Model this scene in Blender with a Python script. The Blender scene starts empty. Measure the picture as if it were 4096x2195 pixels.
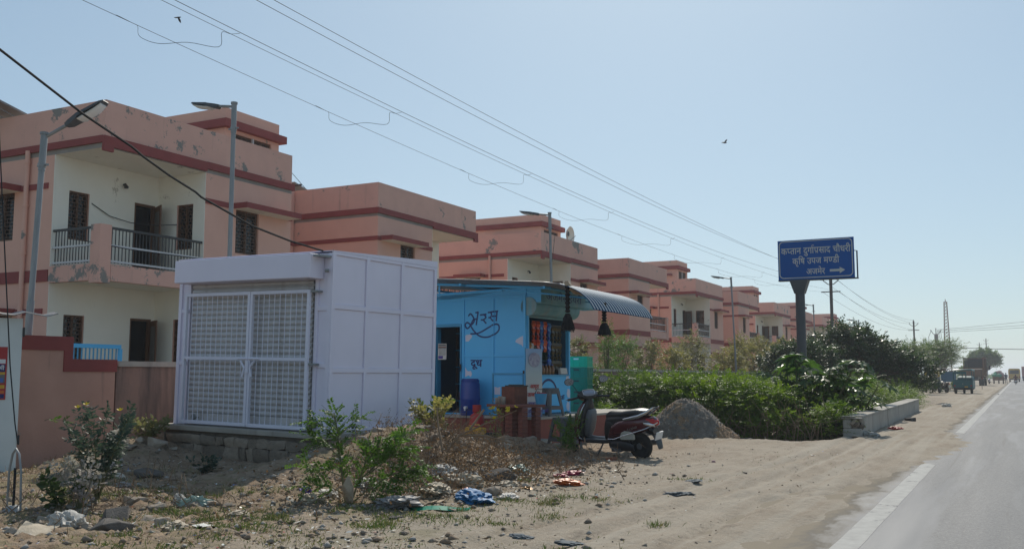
import bpy, bmesh, math, random
import numpy as np
from mathutils import Vector, Matrix, noise as mnoise
C = bpy.context
SC = C.scene
COL = SC.collection
D2R = math.radians

# ------------------------------------------------------------------ camera
PITCH, YAW = 5.93, 27.26
cam_d = bpy.data.cameras.new('camera')
cam_d.sensor_width = 36.0
cam_d.lens = 34.31
cam_d.clip_start = 0.1
cam_d.clip_end = 8000
cam = bpy.data.objects.new('camera', cam_d)
cam.location = (0, 0, 1.4)
cam.rotation_euler = (D2R(90 + PITCH), 0, D2R(YAW))
COL.objects.link(cam)
SC.camera = cam

# ------------------------------------------------------------------ sky, sun, exposure
SUN_EL, SUN_AZ = 41.0, -18.0        # azimuth from +Y towards +X
world = bpy.data.worlds.new('World')
SC.world = world
world.use_nodes = True
wn, wl = world.node_tree.nodes, world.node_tree.links
bg = wn['Background']
sky = wn.new('ShaderNodeTexSky')
sky.sky_type = 'NISHITA'
sky.sun_disc = False
sky.sun_elevation = D2R(SUN_EL)
sky.sun_rotation = D2R(SUN_AZ)
sky.altitude = 480
sky.air_density = 1.0
sky.dust_density = 1.2
sky.ozone_density = 2.2
gam = wn.new('ShaderNodeGamma')          # a dusty, evenly bright sky: the texture's contrast is softened everywhere alike
gam.inputs[1].default_value = 0.5
wl.new(sky.outputs[0], gam.inputs[0])
tint = wn.new('ShaderNodeMix'); tint.data_type = 'RGBA'; tint.blend_type = 'MULTIPLY'; tint.inputs[0].default_value = 1
tint.clamp_result = False
tint.inputs[7].default_value = (1.97, 2.36, 2.55, 1)
wl.new(gam.outputs[0], tint.inputs[6])
wl.new(tint.outputs[2], bg.inputs[0])
bg.inputs[1].default_value = 0.1
sun_d = bpy.data.lights.new('sun', 'SUN')
sun_d.energy = 4.2
sun_d.angle = D2R(0.6)
sun_d.color = (1.0, 0.93, 0.82)
sun = bpy.data.objects.new('sun', sun_d)
sv = Vector((math.sin(D2R(SUN_AZ)) * math.cos(D2R(SUN_EL)), math.cos(D2R(SUN_AZ)) * math.cos(D2R(SUN_EL)), math.sin(D2R(SUN_EL))))
sun.rotation_euler = sv.to_track_quat('Z', 'Y').to_euler()
sun.location = (0, 0, 60)
COL.objects.link(sun)
SC.view_settings.view_transform = 'Standard'
SC.view_settings.look = 'None'
SC.view_settings.exposure = 0.0
SC.view_settings.gamma = 1
SC.view_settings.use_curve_mapping = False
SC.render.engine = 'CYCLES'
SC.cycles.use_denoising = True
SC.cycles.max_bounces = 8
SC.cycles.transparent_max_bounces = 8
SC.cycles.volume_bounces = 1

# ------------------------------------------------------------------ lettering, made while the scene is still empty
TXT = {}
def text_geo(body, offset=0.0):
    key = (body, offset)
    if key in TXT: return TXT[key]
    c = bpy.data.curves.new('lettering', 'FONT')
    c.body = body; c.size = 1.0; c.offset = offset; c.resolution_u = 3
    o = bpy.data.objects.new('lettering', c)
    COL.objects.link(o)
    C.view_layer.update()
    me = bpy.data.meshes.new_from_object(o.evaluated_get(C.evaluated_depsgraph_get()))
    V = [(v.co.x, v.co.y) for v in me.vertices]
    P = [tuple(p.vertices) for p in me.polygons]
    w = o.bound_box[6][0]
    bpy.data.objects.remove(o); bpy.data.curves.remove(c); bpy.data.meshes.remove(me)
    TXT[key] = (V, P, w)
    return TXT[key]
def clip_left(V, P, x1):
    bm = bmesh.new()
    vs = [bm.verts.new((x, y, 0)) for x, y in V]
    for p in P:
        try: bm.faces.new([vs[i] for i in p])
        except ValueError: pass
    bmesh.ops.bisect_plane(bm, geom=bm.verts[:] + bm.edges[:] + bm.faces[:], plane_co=(x1, 0, 0), plane_no=(1, 0, 0), clear_outer=True)
    bm.verts.index_update()
    V2 = [(v.co.x, v.co.y) for v in bm.verts]
    P2 = [tuple(v.index for v in f.verts) for f in bm.faces]
    bm.free()
    return V2, P2
def stroke_poly(pts, w, V, P):
    """a flat brush stroke along pts added to V, P"""
    n = len(pts); b = len(V)
    ws = w if isinstance(w, (list, tuple)) else [w] * n
    for i in range(n):
        a = pts[max(0, i - 1)]; c = pts[min(n - 1, i + 1)]
        dx, dy = c[0] - a[0], c[1] - a[1]; L = math.hypot(dx, dy) or 1
        nx, ny = -dy / L * ws[i] / 2, dx / L * ws[i] / 2
        V += [(pts[i][0] + nx, pts[i][1] + ny), (pts[i][0] - nx, pts[i][1] - ny)]
    for i in range(n - 1):
        P.append((b + 2 * i, b + 2 * i + 1, b + 2 * i + 3, b + 2 * i + 2))
def line_geo(parts, offset=0.012):
    """parts: strings, ('half', ch), ('rakar', ch) , 'reph' marks the hook over the last stem"""
    V, P, x = [], [], 0.0
    for p in parts:
        if p == 'reph':
            stroke_poly([(x - .2, .62), (x - .3, .72), (x - .26, .84), (x - .1, .86), (x - .02, .8)], .07, V, P); continue
        if isinstance(p, tuple):
            v, q, w = text_geo(p[1], offset)
            if p[0] == 'half':
                cut = w - .2
                v, q = clip_left(v, q, cut); w = cut
            else:
                b = len(V)
                stroke_poly([(x + w - .16, .25), (x + w - .42, .02)], .08, V, P)
        else:
            v, q, w = text_geo(p.rstrip(), offset)
            w += .3 * (len(p) - len(p.rstrip()))
        b = len(V)
        V += [(a + x, y) for a, y in v]
        P += [tuple(i + b for i in f) for f in q]
        x += w
    return V, P, x
SIGN_ROWS = [line_geo(['क', ('half', 'प'), 'तान ', 'दुगा', 'reph', ('rakar', 'प'), 'साद ', 'चौधरी']),
             line_geo(['कृ', 'िष ', 'उपज ', 'म', ('half', 'ण'), 'डी']),
             line_geo(['अजमेर'])]
T_DUDH = line_geo(['दूध'], .03)
T_DAIRY = line_geo(['अजमेर ', 'डेयरी'], .0)
T_JEET = line_geo(['जीत'], .05)
T_ACAD = line_geo(['डिफेन्स'.replace('न्', 'न'), ' ', 'एकेडमी'], .02)
T_AIR = line_geo(['एयरफोर', 'स'], .02)
T_ARMY = line_geo(['आमी', 'reph'], .02)
T_TAZA = line_geo(['ताजा'], .02)
T_AJ = line_geo(['अजमेर'], .02)
T_LASSI = line_geo(['अमृत'], .03)
T_MILK = line_geo(['ताजा ', 'िमठाई'], .03)
T_ACT = line_geo(['Activa'], .0)

# ------------------------------------------------------------------ materials (all procedural)
MAT = {}
def lin(c):
    return tuple(c) + (1.0,)
def pm(name, c1, c2=None, scale=4.0, rough=0.8, bump=0.0, bscale=40.0, metal=0.0, detail=5.0, spec=None, stretch=None,
       wear=None, wear_scale=1.2, wear_th=0.62, grime=None, grime_th=0.6, transl=0.0, rand=0.0, coat=0.0, sheen=0.0):
    """principled material with noise between two colours, optional peeled patches and grime runs"""
    if name in MAT: return MAT[name]
    m = bpy.data.materials.new(name); m.use_nodes = True
    n, l = m.node_tree.nodes, m.node_tree.links
    bs = n['Principled BSDF']
    bs.inputs['Roughness'].default_value = rough
    bs.inputs['Metallic'].default_value = metal
    if spec is not None: bs.inputs['Specular IOR Level'].default_value = spec
    if coat: bs.inputs['Coat Weight'].default_value = coat; bs.inputs['Coat Roughness'].default_value = .08
    tc = n.new('ShaderNodeTexCoord')
    oi = n.new('ShaderNodeObjectInfo')
    ad = n.new('ShaderNodeVectorMath'); ad.operation = 'MULTIPLY_ADD'
    l.new(oi.outputs['Location'], ad.inputs[0]); ad.inputs[1].default_value = (.37, .41, .13)
    l.new(tc.outputs['Object'], ad.inputs[2])
    mp = n.new('ShaderNodeMapping')
    if stretch: mp.inputs['Scale'].default_value = stretch
    l.new(ad.outputs[0], mp.inputs[0])
    def noise(sc, det=5.0, src=None, ro=.6):
        t = n.new('ShaderNodeTexNoise'); t.inputs['Scale'].default_value = sc; t.inputs['Detail'].default_value = det
        t.inputs['Roughness'].default_value = ro
        l.new(src or mp.outputs[0], t.inputs['Vector']); return t.outputs['Fac']
    def ramp(fac, a, b):
        r = n.new('ShaderNodeMapRange'); r.inputs['From Min'].default_value = a; r.inputs['From Max'].default_value = b
        l.new(fac, r.inputs['Value']); return r.outputs[0]
    def mix(fac, a, b):
        x = n.new('ShaderNodeMix'); x.data_type = 'RGBA'
        if isinstance(fac, float): x.inputs[0].default_value = fac
        else: l.new(fac, x.inputs[0])
        for s, v in ((6, a), (7, b)):
            if isinstance(v, tuple): x.inputs[s].default_value = lin(v[:3])
            else: l.new(v, x.inputs[s])
        return x.outputs[2]
    col = mix(ramp(noise(scale, detail), .3, .7), c1, c2 or c1)
    if rand:
        hs = n.new('ShaderNodeHueSaturation')
        mr = n.new('ShaderNodeMapRange'); mr.inputs['To Min'].default_value = 1 - rand; mr.inputs['To Max'].default_value = 1 + rand
        l.new(oi.outputs['Random'], mr.inputs['Value']); l.new(mr.outputs[0], hs.inputs['Value']); l.new(col, hs.inputs['Color'])
        col = hs.outputs[0]
    wm = None
    if wear:
        a = noise(wear_scale, 2.0, ad.outputs[0]); b = noise(wear_scale * 5, 10.0, ad.outputs[0], .78)
        s = n.new('ShaderNodeMath'); s.operation = 'MULTIPLY_ADD'; l.new(b, s.inputs[0]); s.inputs[1].default_value = .8; l.new(a, s.inputs[2])
        wm = ramp(s.outputs[0], wear_th + .4, wear_th + .42)
        col = mix(wm, col, wear)
    if grime:
        gm = n.new('ShaderNodeMapping'); gm.inputs['Scale'].default_value = (2.2, 2.2, .25); l.new(ad.outputs[0], gm.inputs[0])
        a = noise(1.6, 6.0, gm.outputs[0], .65)
        g = ramp(a, grime_th, grime_th + .22)
        ms = n.new('ShaderNodeMath'); ms.operation = 'MULTIPLY'; l.new(g, ms.inputs[0]); ms.inputs[1].default_value = .75
        col = mix(ms.outputs[0], col, grime)
    l.new(col, bs.inputs['Base Color'])
    if bump:
        bn = n.new('ShaderNodeBump'); bn.inputs['Strength'].default_value = bump; bn.inputs['Distance'].default_value = .02
        l.new(noise(bscale, 6.0), bn.inputs['Height']); l.new(bn.outputs[0], bs.inputs['Normal'])
    if transl:
        tr = n.new('ShaderNodeBsdfTranslucent'); hs = n.new('ShaderNodeHueSaturation')
        hs.inputs['Value'].default_value = 1.35; hs.inputs['Saturation'].default_value = 1.05; l.new(col, hs.inputs['Color']); l.new(hs.outputs[0], tr.inputs[0])
        ms = n.new('ShaderNodeMixShader'); ms.inputs[0].default_value = transl
        l.new(bs.outputs[0], ms.inputs[1]); l.new(tr.outputs[0], ms.inputs[2])
        l.new(ms.outputs[0], n['Material Output'].inputs['Surface'])
    MAT[name] = m
    return m
CEM = (.24, .225, .2)
M_PINK = pm('pink_plaster', (.76, .445, .34), (.70, .40, .305), 1.3, .92, .12, 60, wear=CEM, wear_scale=.9, wear_th=.74, grime=(.3, .2, .17), grime_th=.66)
M_PINKP = pm('parapet_plaster', (.74, .43, .335), (.66, .375, .295), 1.3, .92, .12, 60, wear=CEM, wear_scale=.85, wear_th=.595, grime=(.3, .2, .17), grime_th=.6)
M_PINKQ = pm('parapet_plaster_sound', (.74, .43, .335), (.66, .375, .295), 1.3, .92, .12, 60, wear=CEM, wear_scale=.85, wear_th=.67, grime=(.3, .2, .17), grime_th=.6)
M_BAND = pm('red_band_paint', (.30, .065, .058), (.24, .055, .05), 2.5, .85, .05, 50, grime=(.12, .05, .05), grime_th=.66)
M_CREAM = pm('cream_plaster', (.86, .83, .72), (.81, .78, .67), 1.2, .92, .1, 60, wear=(.5, .46, .38), wear_scale=.9, wear_th=.735, grime=(.45, .42, .36), grime_th=.66)
M_ROOF = pm('roof_concrete', (.33, .3, .27), (.26, .24, .21), 2, .95, .2, 30)
M_GLASSD = pm('dark_pane', (.012, .013, .014), None, 3, .12)
M_GRILLE = pm('brown_grille', (.11, .055, .03), (.08, .042, .025), 6, .6)
M_FRAMEB = pm('brown_frame', (.16, .07, .03), (.11, .05, .022), 8, .55, stretch=(1, 1, .2))
M_DOORG = pm('door_panel', (.16, .15, .14), (.12, .11, .1), 3, .6)
M_BLACK = pm('black_iron', (.02, .022, .025), (.035, .033, .03), 12, .5)
M_RAILW = pm('pale_rail', (.62, .62, .62), (.5, .5, .5), 10, .55)
M_STEEL = pm('galvanised_steel', (.22, .24, .245), (.3, .31, .31), 9, .55, metal=.35, stretch=(1, 1, .3), grime=(.16, .11, .08), grime_th=.62)
M_LAMP = pm('lamp_housing', (.06, .065, .07), None, 5, .5)
M_LENS = pm('lamp_lens', (.72, .72, .68), None, 5, .25)
M_WHITE = pm('white_kiosk_paint', (.78, .745, .86), (.73, .70, .81), 1.6, .5, .03, 20, grime=(.5, .49, .52), grime_th=.66)
M_SHUT = pm('shutter_metal', (.62, .61, .61), (.5, .49, .49), 3.5, .45, .03, 30, metal=.2, grime=(.3, .27, .25), grime_th=.56)
M_BARS = pm('white_bar_paint', (.74, .74, .84), (.7, .7, .8), 6, .5, grime=(.3, .22, .18), grime_th=.7)
M_CONC = pm('old_concrete', (.4, .37, .32), (.3, .275, .24), 2.2, .95, .3, 25, grime=(.13, .12, .11), grime_th=.55)
M_STONE = pm('field_stone', (.30, .245, .185), (.2, .16, .125), 5, .95, .5, 22, rand=.32)
M_STONE2 = pm('loose_stone', (.36, .30, .235), (.27, .22, .17), 6, .95, .5, 22, rand=.28)
M_MORTAR = pm('mortar', (.17, .145, .115), (.12, .1, .08), 9, 1, .4, 40)
M_BLUE = pm('blue_kiosk_paint', (.09, .50, .86), (.08, .46, .82), 1.6, .5, .04, 14, grime=(.08, .34, .6), grime_th=.64)
M_BLUED = pm('blue_trim_paint', (.06, .34, .58), (.05, .28, .48), 4, .5, grime=(.1, .12, .13), grime_th=.6)
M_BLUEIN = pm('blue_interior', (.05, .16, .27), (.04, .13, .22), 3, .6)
M_INK = pm('painted_lettering', (.012, .035, .16), None, 5, .6)
M_SPLASH = pm('white_splash_paint', (.60, .62, .72), None, 5, .6)
M_TEAL = pm('weathered_teal_sheet', (.2, .42, .47), (.09, .27, .33), 3, .5, .05, 12, grime=(.25, .24, .2), grime_th=.5)
M_REDPL = pm('red_plinth_paint', (.27, .085, .06), (.2, .065, .05), 3, .9, .15, 30, wear=(.3, .22, .18), wear_th=.72, grime=(.1, .05, .045), grime_th=.56)
M_REDST = pm('red_sandstone', (.24, .085, .06), (.17, .06, .045), 5, .85, .2, 30)
M_RUST = pm('rusty_sheet', (.2, .07, .04), (.11, .042, .028), 6, .8, .2, 30)
M_TIN = pm('dull_tin', (.45, .43, .38), (.3, .29, .26), 6, .35, metal=.7)
M_STOOL = pm('grey_plastic', (.075, .082, .09), (.09, .095, .1), 5, .5)
M_GREEN = pm('green_crate_plastic', (.0, .17, .11), (.0, .14, .095), 4, .45)
M_GREENL = pm('bright_green_crate_plastic', (.0, .40, .23), (.0, .35, .2), 4, .45)
M_DRUM = pm('blue_drum_plastic', (.008, .045, .27), (.008, .04, .22), 4, .4)
M_SHEET = pm('corrugated_sheet', (.3, .29, .28), (.22, .21, .2), 3, .5, metal=.3, grime=(.14, .1, .08), grime_th=.55)
M_AWN = pm('blue_awning_sheet', (.012, .06, .14), (.015, .07, .16), 4, .8, spec=.1)
M_AWNW = pm('pale_awning_stripe', (.55, .57, .57), None, 4, .7, spec=.2)  # sun glint on the awning ribs, put into a pale colour
M_HAIR = pm('black_tassel', (.008, .008, .009), None, 8, .95, .6, 60)
M_PAPER = pm('faded_paper', (.6, .6, .56), (.5, .49, .45), 14, .8)
M_RED = pm('red_paint', (.42, .025, .025), (.34, .02, .02), 6, .5)
M_YEL = pm('yellow_paint', (.62, .36, .03), (.52, .3, .03), 6, .55)
M_ORANGE = pm('orange_print', (.55, .13, .02), None, 6, .5)
M_GOLD = pm('foil_gold', (.4, .24, .08), (.25, .12, .04), 14, .3, metal=.4)
M_PURP = pm('violet_print', (.08, .05, .25), None, 6, .6)
M_NAVY = pm('navy_print', (.015, .02, .12), None, 6, .6)
M_AMBER = pm('amber_bottle', (.25, .1, .02), (.2, .08, .02), 9, .2)
M_BGREEN = pm('green_bottle', (.015, .09, .05), (.01, .06, .05), 9, .15)
M_CAP = pm('bottle_cap_blue', (.05, .12, .4), None, 9, .4)
M_SIGNB = pm('sign_blue', (.0005, .085, .33), (.0005, .075, .29), 2, .6, spec=.15, grime=(.02, .06, .18), grime_th=.66)
M_SIGNW = pm('sign_white', (.5, .5, .46), None, 4, .6)
M_SIGNS = pm('sign_steel', (.045, .052, .06), (.055, .06, .065), 5, .5)
M_SHED = pm('shed_sheet_metal', (.66, .69, .67), (.58, .61, .59), 1.4, .5, .08, 4, metal=.1, grime=(.36, .37, .35), grime_th=.66)
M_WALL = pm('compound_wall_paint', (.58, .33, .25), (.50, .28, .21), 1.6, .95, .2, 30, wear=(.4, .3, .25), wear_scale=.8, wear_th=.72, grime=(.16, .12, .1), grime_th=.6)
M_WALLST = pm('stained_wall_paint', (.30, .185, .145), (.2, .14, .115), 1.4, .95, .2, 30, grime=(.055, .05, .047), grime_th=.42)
M_MAROON = pm('maroon_paint', (.075, .006, .010), (.07, .006, .01), 4, .22, coat=.6)
M_BLKPL = pm('black_plastic', (.014, .015, .017), (.02, .02, .022), 8, .42)
M_SEAT = pm('black_vinyl', (.02, .021, .023), (.028, .028, .029), 10, .38, .15, 90)
M_CHROME = pm('bright_metal', (.62, .62, .62), None, 5, .25, metal=.9)
M_TYRE = pm('tyre_rubber', (.016, .016, .016), (.028, .026, .024), 8, .85, .2, 60)
M_GREYPL = pm('grey_panel', (.13, .135, .14), (.1, .1, .105), 8, .4)
M_CREAMPL = pm('cream_cover', (.44, .42, .36), (.38, .36, .3), 8, .45)
M_TAIL = pm('tail_lamp_red', (.4, .01, .01), None, 5, .15)
M_PLATE = pm('plate_white', (.65, .66, .66), None, 5, .4)
M_MIRROR = pm('mirror_glass', (.8, .83, .86), None, 5, .05, metal=1.0)
M_SKIN = pm('brown_skin', (.2, .1, .06), None, 8, .6)
M_SHIRTD = pm('dark_blue_cloth', (.03, .05, .1), (.025, .04, .08), 9, .9)
M_SHIRTR = pm('dark_red_cloth', (.11, .03, .03), (.09, .025, .025), 9, .9)
M_SHIRTG = pm('grey_cloth', (.11, .13, .145), (.09, .11, .12), 9, .9)
M_TRUCK = pm('worn_truck_paint', (.22, .1, .045), (.13, .07, .045), 2.2, .75, grime=(.05, .04, .035), grime_th=.48)
M_TRUCKIN = pm('truck_bed_steel', (.06, .052, .05), (.04, .036, .036), 4, .7)
M_AUTO = pm('teal_vehicle_paint', (.01, .11, .12), (.012, .09, .1), 3, .4)
M_BUS = pm('yellow_bus_paint', (.55, .33, .06), (.48, .28, .05), 3, .45)
M_SACK = pm('green_sack_cloth', (.1, .32, .2), (.07, .24, .15), 6, .8)
M_SACKP = pm('pink_sack_cloth', (.42, .26, .24), (.35, .2, .19), 6, .8)
M_WIRE = pm('wire_metal', (.03, .032, .035), None, 5, .8, spec=.1)
M_POLE = pm('pole_steel', (.1, .085, .08), (.075, .065, .06), 5, .7, metal=.2)
M_CPOLE = pm('concrete_pole', (.3, .275, .25), (.24, .22, .2), 5, .9)
M_BIRD = pm('bird_feather', (.03, .03, .033), None, 5, .8)
M_SOLAR = pm('panel_glass', (.015, .018, .03), None, 4, .15)
M_BRICK = pm('fired_brick', (.36, .13, .075), (.28, .1, .06), 8, .9, .3, 40)
M_BAGW = pm('white_plastic_bag', (.56, .55, .51), (.42, .40, .36), 9, .6, .2, 30, transl=.25)
M_BAGC = pm('dirty_cream_sack', (.45, .38, .28), (.33, .27, .19), 5, .75, .3, 20)
M_BAGG = pm('grey_plastic_bag', (.26, .25, .24), (.15, .145, .14), 5, .55, .2, 25)
M_BAGB = pm('blue_plastic_bag', (.03, .17, .36), (.02, .13, .3), 8, .65, .2, 30)
M_BAGT = pm('pale_green_plastic', (.32, .42, .36), (.27, .36, .31), 8, .4, .2, 30, transl=.2)
M_GRNST = pm('green_plastic_strip', (.02, .36, .2), (.02, .3, .17), 8, .4)
M_PINKBAG = pm('crimson_plastic', (.42, .03, .08), (.33, .025, .07), 8, .45, .2, 30)
M_CARD = pm('cardboard', (.4, .31, .21), (.33, .25, .17), 6, .9)
M_BARK = pm('bark', (.13, .095, .065), (.085, .062, .045), 9, .95, .4, 40)
M_STEM = pm('green_stem', (.1, .12, .045), (.13, .11, .05), 9, .8)
M_DRYST = pm('dry_stem', (.24, .165, .1), (.16, .105, .065), 9, .9)
def leafmat(name, c, c2, transl=.42, rough=.55):
    return pm(name, c, c2, 1.7, rough, transl=transl, detail=3, spec=.35)
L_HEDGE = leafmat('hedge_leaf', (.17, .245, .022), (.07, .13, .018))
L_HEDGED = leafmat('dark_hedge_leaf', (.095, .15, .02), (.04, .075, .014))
L_YOUNG = leafmat('fresh_leaf', (.105, .20, .03), (.06, .12, .02))
L_GREY = leafmat('dusty_leaf', (.21, .21, .085), (.13, .135, .055), .4)
L_OLIVE = leafmat('olive_leaf', (.27, .245, .075), (.15, .15, .05), .45)
L_DARK = leafmat('dark_leaf', (.05, .085, .025), (.032, .055, .02), .35, .4)
L_CASTOR = leafmat('castor_leaf', (.045, .10, .02), (.06, .11, .018), .45, .35)
L_ACACIA = leafmat('acacia_leaf', (.10, .165, .028), (.055, .095, .02), .42)
L_BLUEG = leafmat('thistle_leaf', (.06, .095, .06), (.045, .07, .05), .3)
L_DRY = leafmat('dry_leaf', (.2, .125, .06), (.13, .08, .04), .25, .8)
L_FLOWER = leafmat('yellow_petal', (.75, .55, .02), (.6, .45, .02), .3)
L_LILAC = leafmat('lilac_petal', (.40, .35, .36), (.24, .25, .15), .3)
L_GRASS = leafmat('grass_blade', (.14, .15, .045), (.2, .17, .075), .3, .7)
L_GRASSG = leafmat('green_grass_blade', (.07, .12, .025), (.1, .13, .035), .3, .7)
# ------------------------------------------------------------------ object helpers
def tag(o, label=None, cat=None, group=None, kind=None):
    if label: o['label'] = label
    if cat: o['category'] = cat
    if group: o['group'] = group
    if kind: o['kind'] = kind
    return o
def empty(name, loc=(0, 0, 0), rz=0.0, label=None, cat=None, group=None):
    o = bpy.data.objects.new(name, None); o.location = loc; o.rotation_euler = (0, 0, rz); o.empty_display_size = .2
    COL.objects.link(o)
    return tag(o, label, cat, group)
def kids(o):
    return [c for c in bpy.data.objects if c.parent == o]
def dup(o, loc=None, rz=None, label=None, scale=None, group=None):
    def rec(s, par):
        c = s.copy(); COL.objects.link(c)
        if par is not None: c.parent = par
        for ch in CH.get(s.name, []): rec(ch, c)
        return c
    c = rec(o, None)
    if loc is not None: c.location = loc
    if rz is not None: c.rotation_euler = (0, 0, rz)
    if label: c['label'] = label
    if scale is not None: c.scale = scale if isinstance(scale, tuple) else (scale,) * 3
    if group: c['group'] = group
    return c
CH = {}
def put(name, me, parent=None, loc=(0, 0, 0), rot=(0, 0, 0), scale=(1, 1, 1)):
    o = bpy.data.objects.new(name, me); COL.objects.link(o)
    o.location = loc; o.rotation_euler = rot; o.scale = scale
    if parent is not None:
        o.parent = parent; CH.setdefault(parent.name, []).append(o)
    return o
class MB:
    def __init__(s): s.v = []; s.f = []; s.m = []
    def add(s, V, F, mi=0):
        b = len(s.v); s.v += [tuple(p) for p in V]; s.f += [tuple(i + b for i in f) for f in F]; s.m += [mi] * len(F); return s
    def box(s, x0, x1, y0, y1, z0, z1, mi=0, bot=None):
        x0, x1 = sorted((x0, x1)); y0, y1 = sorted((y0, y1)); z0, z1 = sorted((z0, z1))
        V = [(x0, y0, z0), (x1, y0, z0), (x1, y1, z0), (x0, y1, z0), (x0, y0, z1), (x1, y0, z1), (x1, y1, z1), (x0, y1, z1)]
        F = [(3, 2, 1, 0), (4, 5, 6, 7), (0, 1, 5, 4), (1, 2, 6, 5), (2, 3, 7, 6), (3, 0, 4, 7)]
        s.add(V, F, mi)
        if bot is not None: s.m[-6] = bot
        return s
    def obox(s, c, size, R, mi=0):
        """box of a size centred at c turned by a 3x3 matrix"""
        hx, hy, hz = [q / 2 for q in size]
        V = [Vector(c) + R @ Vector((a * hx, b * hy, d * hz)) for d in (-1, 1) for a, b in ((-1, -1), (1, -1), (1, 1), (-1, 1))]
        return s.add(V, [(3, 2, 1, 0), (4, 5, 6, 7), (0, 1, 5, 4), (1, 2, 6, 5), (2, 3, 7, 6), (3, 0, 4, 7)], mi)
    def tube(s, pts, r, n=8, mi=0, cap=True):
        pts = [Vector(p) for p in pts]; k = len(pts)
        rs = list(r) if isinstance(r, (list, tuple)) else [r] * k
        rings = []; prev = None
        for i in range(k):
            d = (pts[min(k - 1, i + 1)] - pts[max(0, i - 1)])
            if d.length < 1e-9: d = Vector((0, 0, 1))
            d.normalize()
            if prev is None:
                a = Vector((0, 0, 1)) if abs(d.z) < .9 else Vector((1, 0, 0)); u = d.cross(a).normalized()
            else:
                u = (prev - d * prev.dot(d)); u = u.normalized() if u.length > 1e-6 else d.orthogonal().normalized()
            prev = u; w = d.cross(u)
            rings.append([pts[i] + (u * math.cos(2 * math.pi * j / n) + w * math.sin(2 * math.pi * j / n)) * rs[i] for j in range(n)])
        V = [p for q in rings for p in q]; F = []
        for i in range(k - 1):
            for j in range(n):
                a, b = i * n + j, i * n + (j + 1) % n
                F.append((a, b, b + n, a + n))
        if cap:
            F.append(tuple(range(n - 1, -1, -1))); F.append(tuple((k - 1) * n + j for j in range(n)))
        return s.add(V, F, mi)
    def lathe(s, prof, n=20, mi=0, c=(0, 0, 0), axis='z'):
        V = []; F = []; k = len(prof)
        for r, z in prof:
            for j in range(n):
                a = 2 * math.pi * j / n; x, y = r * math.cos(a), r * math.sin(a)
                V.append((c[0] + x, c[1] + y, c[2] + z) if axis == 'z' else ((c[0] + x, c[1] + z, c[2] + y) if axis == 'y' else (c[0] + z, c[1] + x, c[2] + y)))
        for i in range(k - 1):
            for j in range(n):
                a, b = i * n + j, i * n + (j + 1) % n
                F.append((a, b, b + n, a + n))
        if prof[0][0] > 1e-6: F.append(tuple(range(n - 1, -1, -1)))
        if prof[-1][0] > 1e-6: F.append(tuple((k - 1) * n + j for j in range(n)))
        return s.add(V, F, mi)
    def prism(s, poly, f0, f1, mi=0):
        """poly of 2-D points mapped by functions f0 (one face) and f1 (other face) to 3-D"""
        n = len(poly)
        V = [f0(*p) for p in poly] + [f1(*p) for p in poly]
        F = [tuple(range(n)), tuple(range(2 * n - 1, n - 1, -1))] + [(i, i + n, (i + 1) % n + n, (i + 1) % n) for i in range(n)]
        return s.add(V, F, mi)
    def loft(s, secs, n=14, mi=0, p=2.5, cap=True):
        """secs: (cx, cy, cz, half width y, half height z) super-ellipse sections along x"""
        V = []; F = []
        for (x, y, z, hw, hh) in secs:
            for j in range(n):
                a = 2 * math.pi * j / n; ca, sa = math.cos(a), math.sin(a)
                V.append((x, y + hw * math.copysign(abs(ca) ** (2 / p), ca), z + hh * math.copysign(abs(sa) ** (2 / p), sa)))
        for i in range(len(secs) - 1):
            for j in range(n):
                a, b = i * n + j, i * n + (j + 1) % n
                F.append((a, b, b + n, a + n))
        if cap:
            F.append(tuple(range(n - 1, -1, -1))); F.append(tuple((len(secs) - 1) * n + j for j in range(n)))
        return s.add(V, F, mi)
    def flat(s, geo, f, mi=0):
        """flat lettering (V, P, ...) mapped to 3-D by f(x, y)"""
        return s.add([f(*p) for p in geo[0]], geo[1], mi)
    def mesh(s, name, mats, smooth=False, bevel=0.0, angle=40, fix=True):
        me = bpy.data.meshes.new(name)
        me.from_pydata(s.v, [], s.f); me.update()
        for m in (mats if isinstance(mats, (list, tuple)) else [mats]): me.materials.append(m)
        me.polygons.foreach_set('material_index', s.m)
        if fix or bevel:
            bm = bmesh.new(); bm.from_mesh(me)
            if bevel:
                bmesh.ops.remove_doubles(bm, verts=bm.verts, dist=1e-5)
                es = [e for e in bm.edges if len(e.link_faces) == 2 and e.calc_face_angle(0) > .6]
                bmesh.ops.bevel(bm, geom=es, offset=bevel, segments=2, affect='EDGES', profile=.5, clamp_overlap=True)
            bmesh.ops.recalc_face_normals(bm, faces=bm.faces)
            bm.to_mesh(me); bm.free()
        if smooth:
            me.polygons.foreach_set('use_smooth', [True] * len(me.polygons))
            me.set_sharp_from_angle(angle=D2R(angle))
        return me
    def parts(s, name, mats, parent=None, **kw):
        """every loose piece becomes an object of its own"""
        n = len(s.v); lab = list(range(n))
        def find(a):
            while lab[a] != a: lab[a] = lab[lab[a]]; a = lab[a]
            return a
        for f in s.f:
            for i in f[1:]: lab[find(i)] = find(f[0])
        groups = {}
        for f, m in zip(s.f, s.m): groups.setdefault(find(f[0]), []).append((f, m))
        out = []
        for g in groups.values():
            ids = sorted({i for f, _ in g for i in f}); mp = {q: k for k, q in enumerate(ids)}
            b = MB(); b.v = [s.v[i] for i in ids]; b.f = [tuple(mp[i] for i in f) for f, _ in g]; b.m = [m for _, m in g]
            out.append(b.obj(name, mats, parent, **kw))
        return out
    def obj(s, name, mats, parent=None, loc=(0, 0, 0), rot=(0, 0, 0), **kw):
        return put(name, s.mesh(name, mats, **kw), parent, loc, rot)

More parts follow.
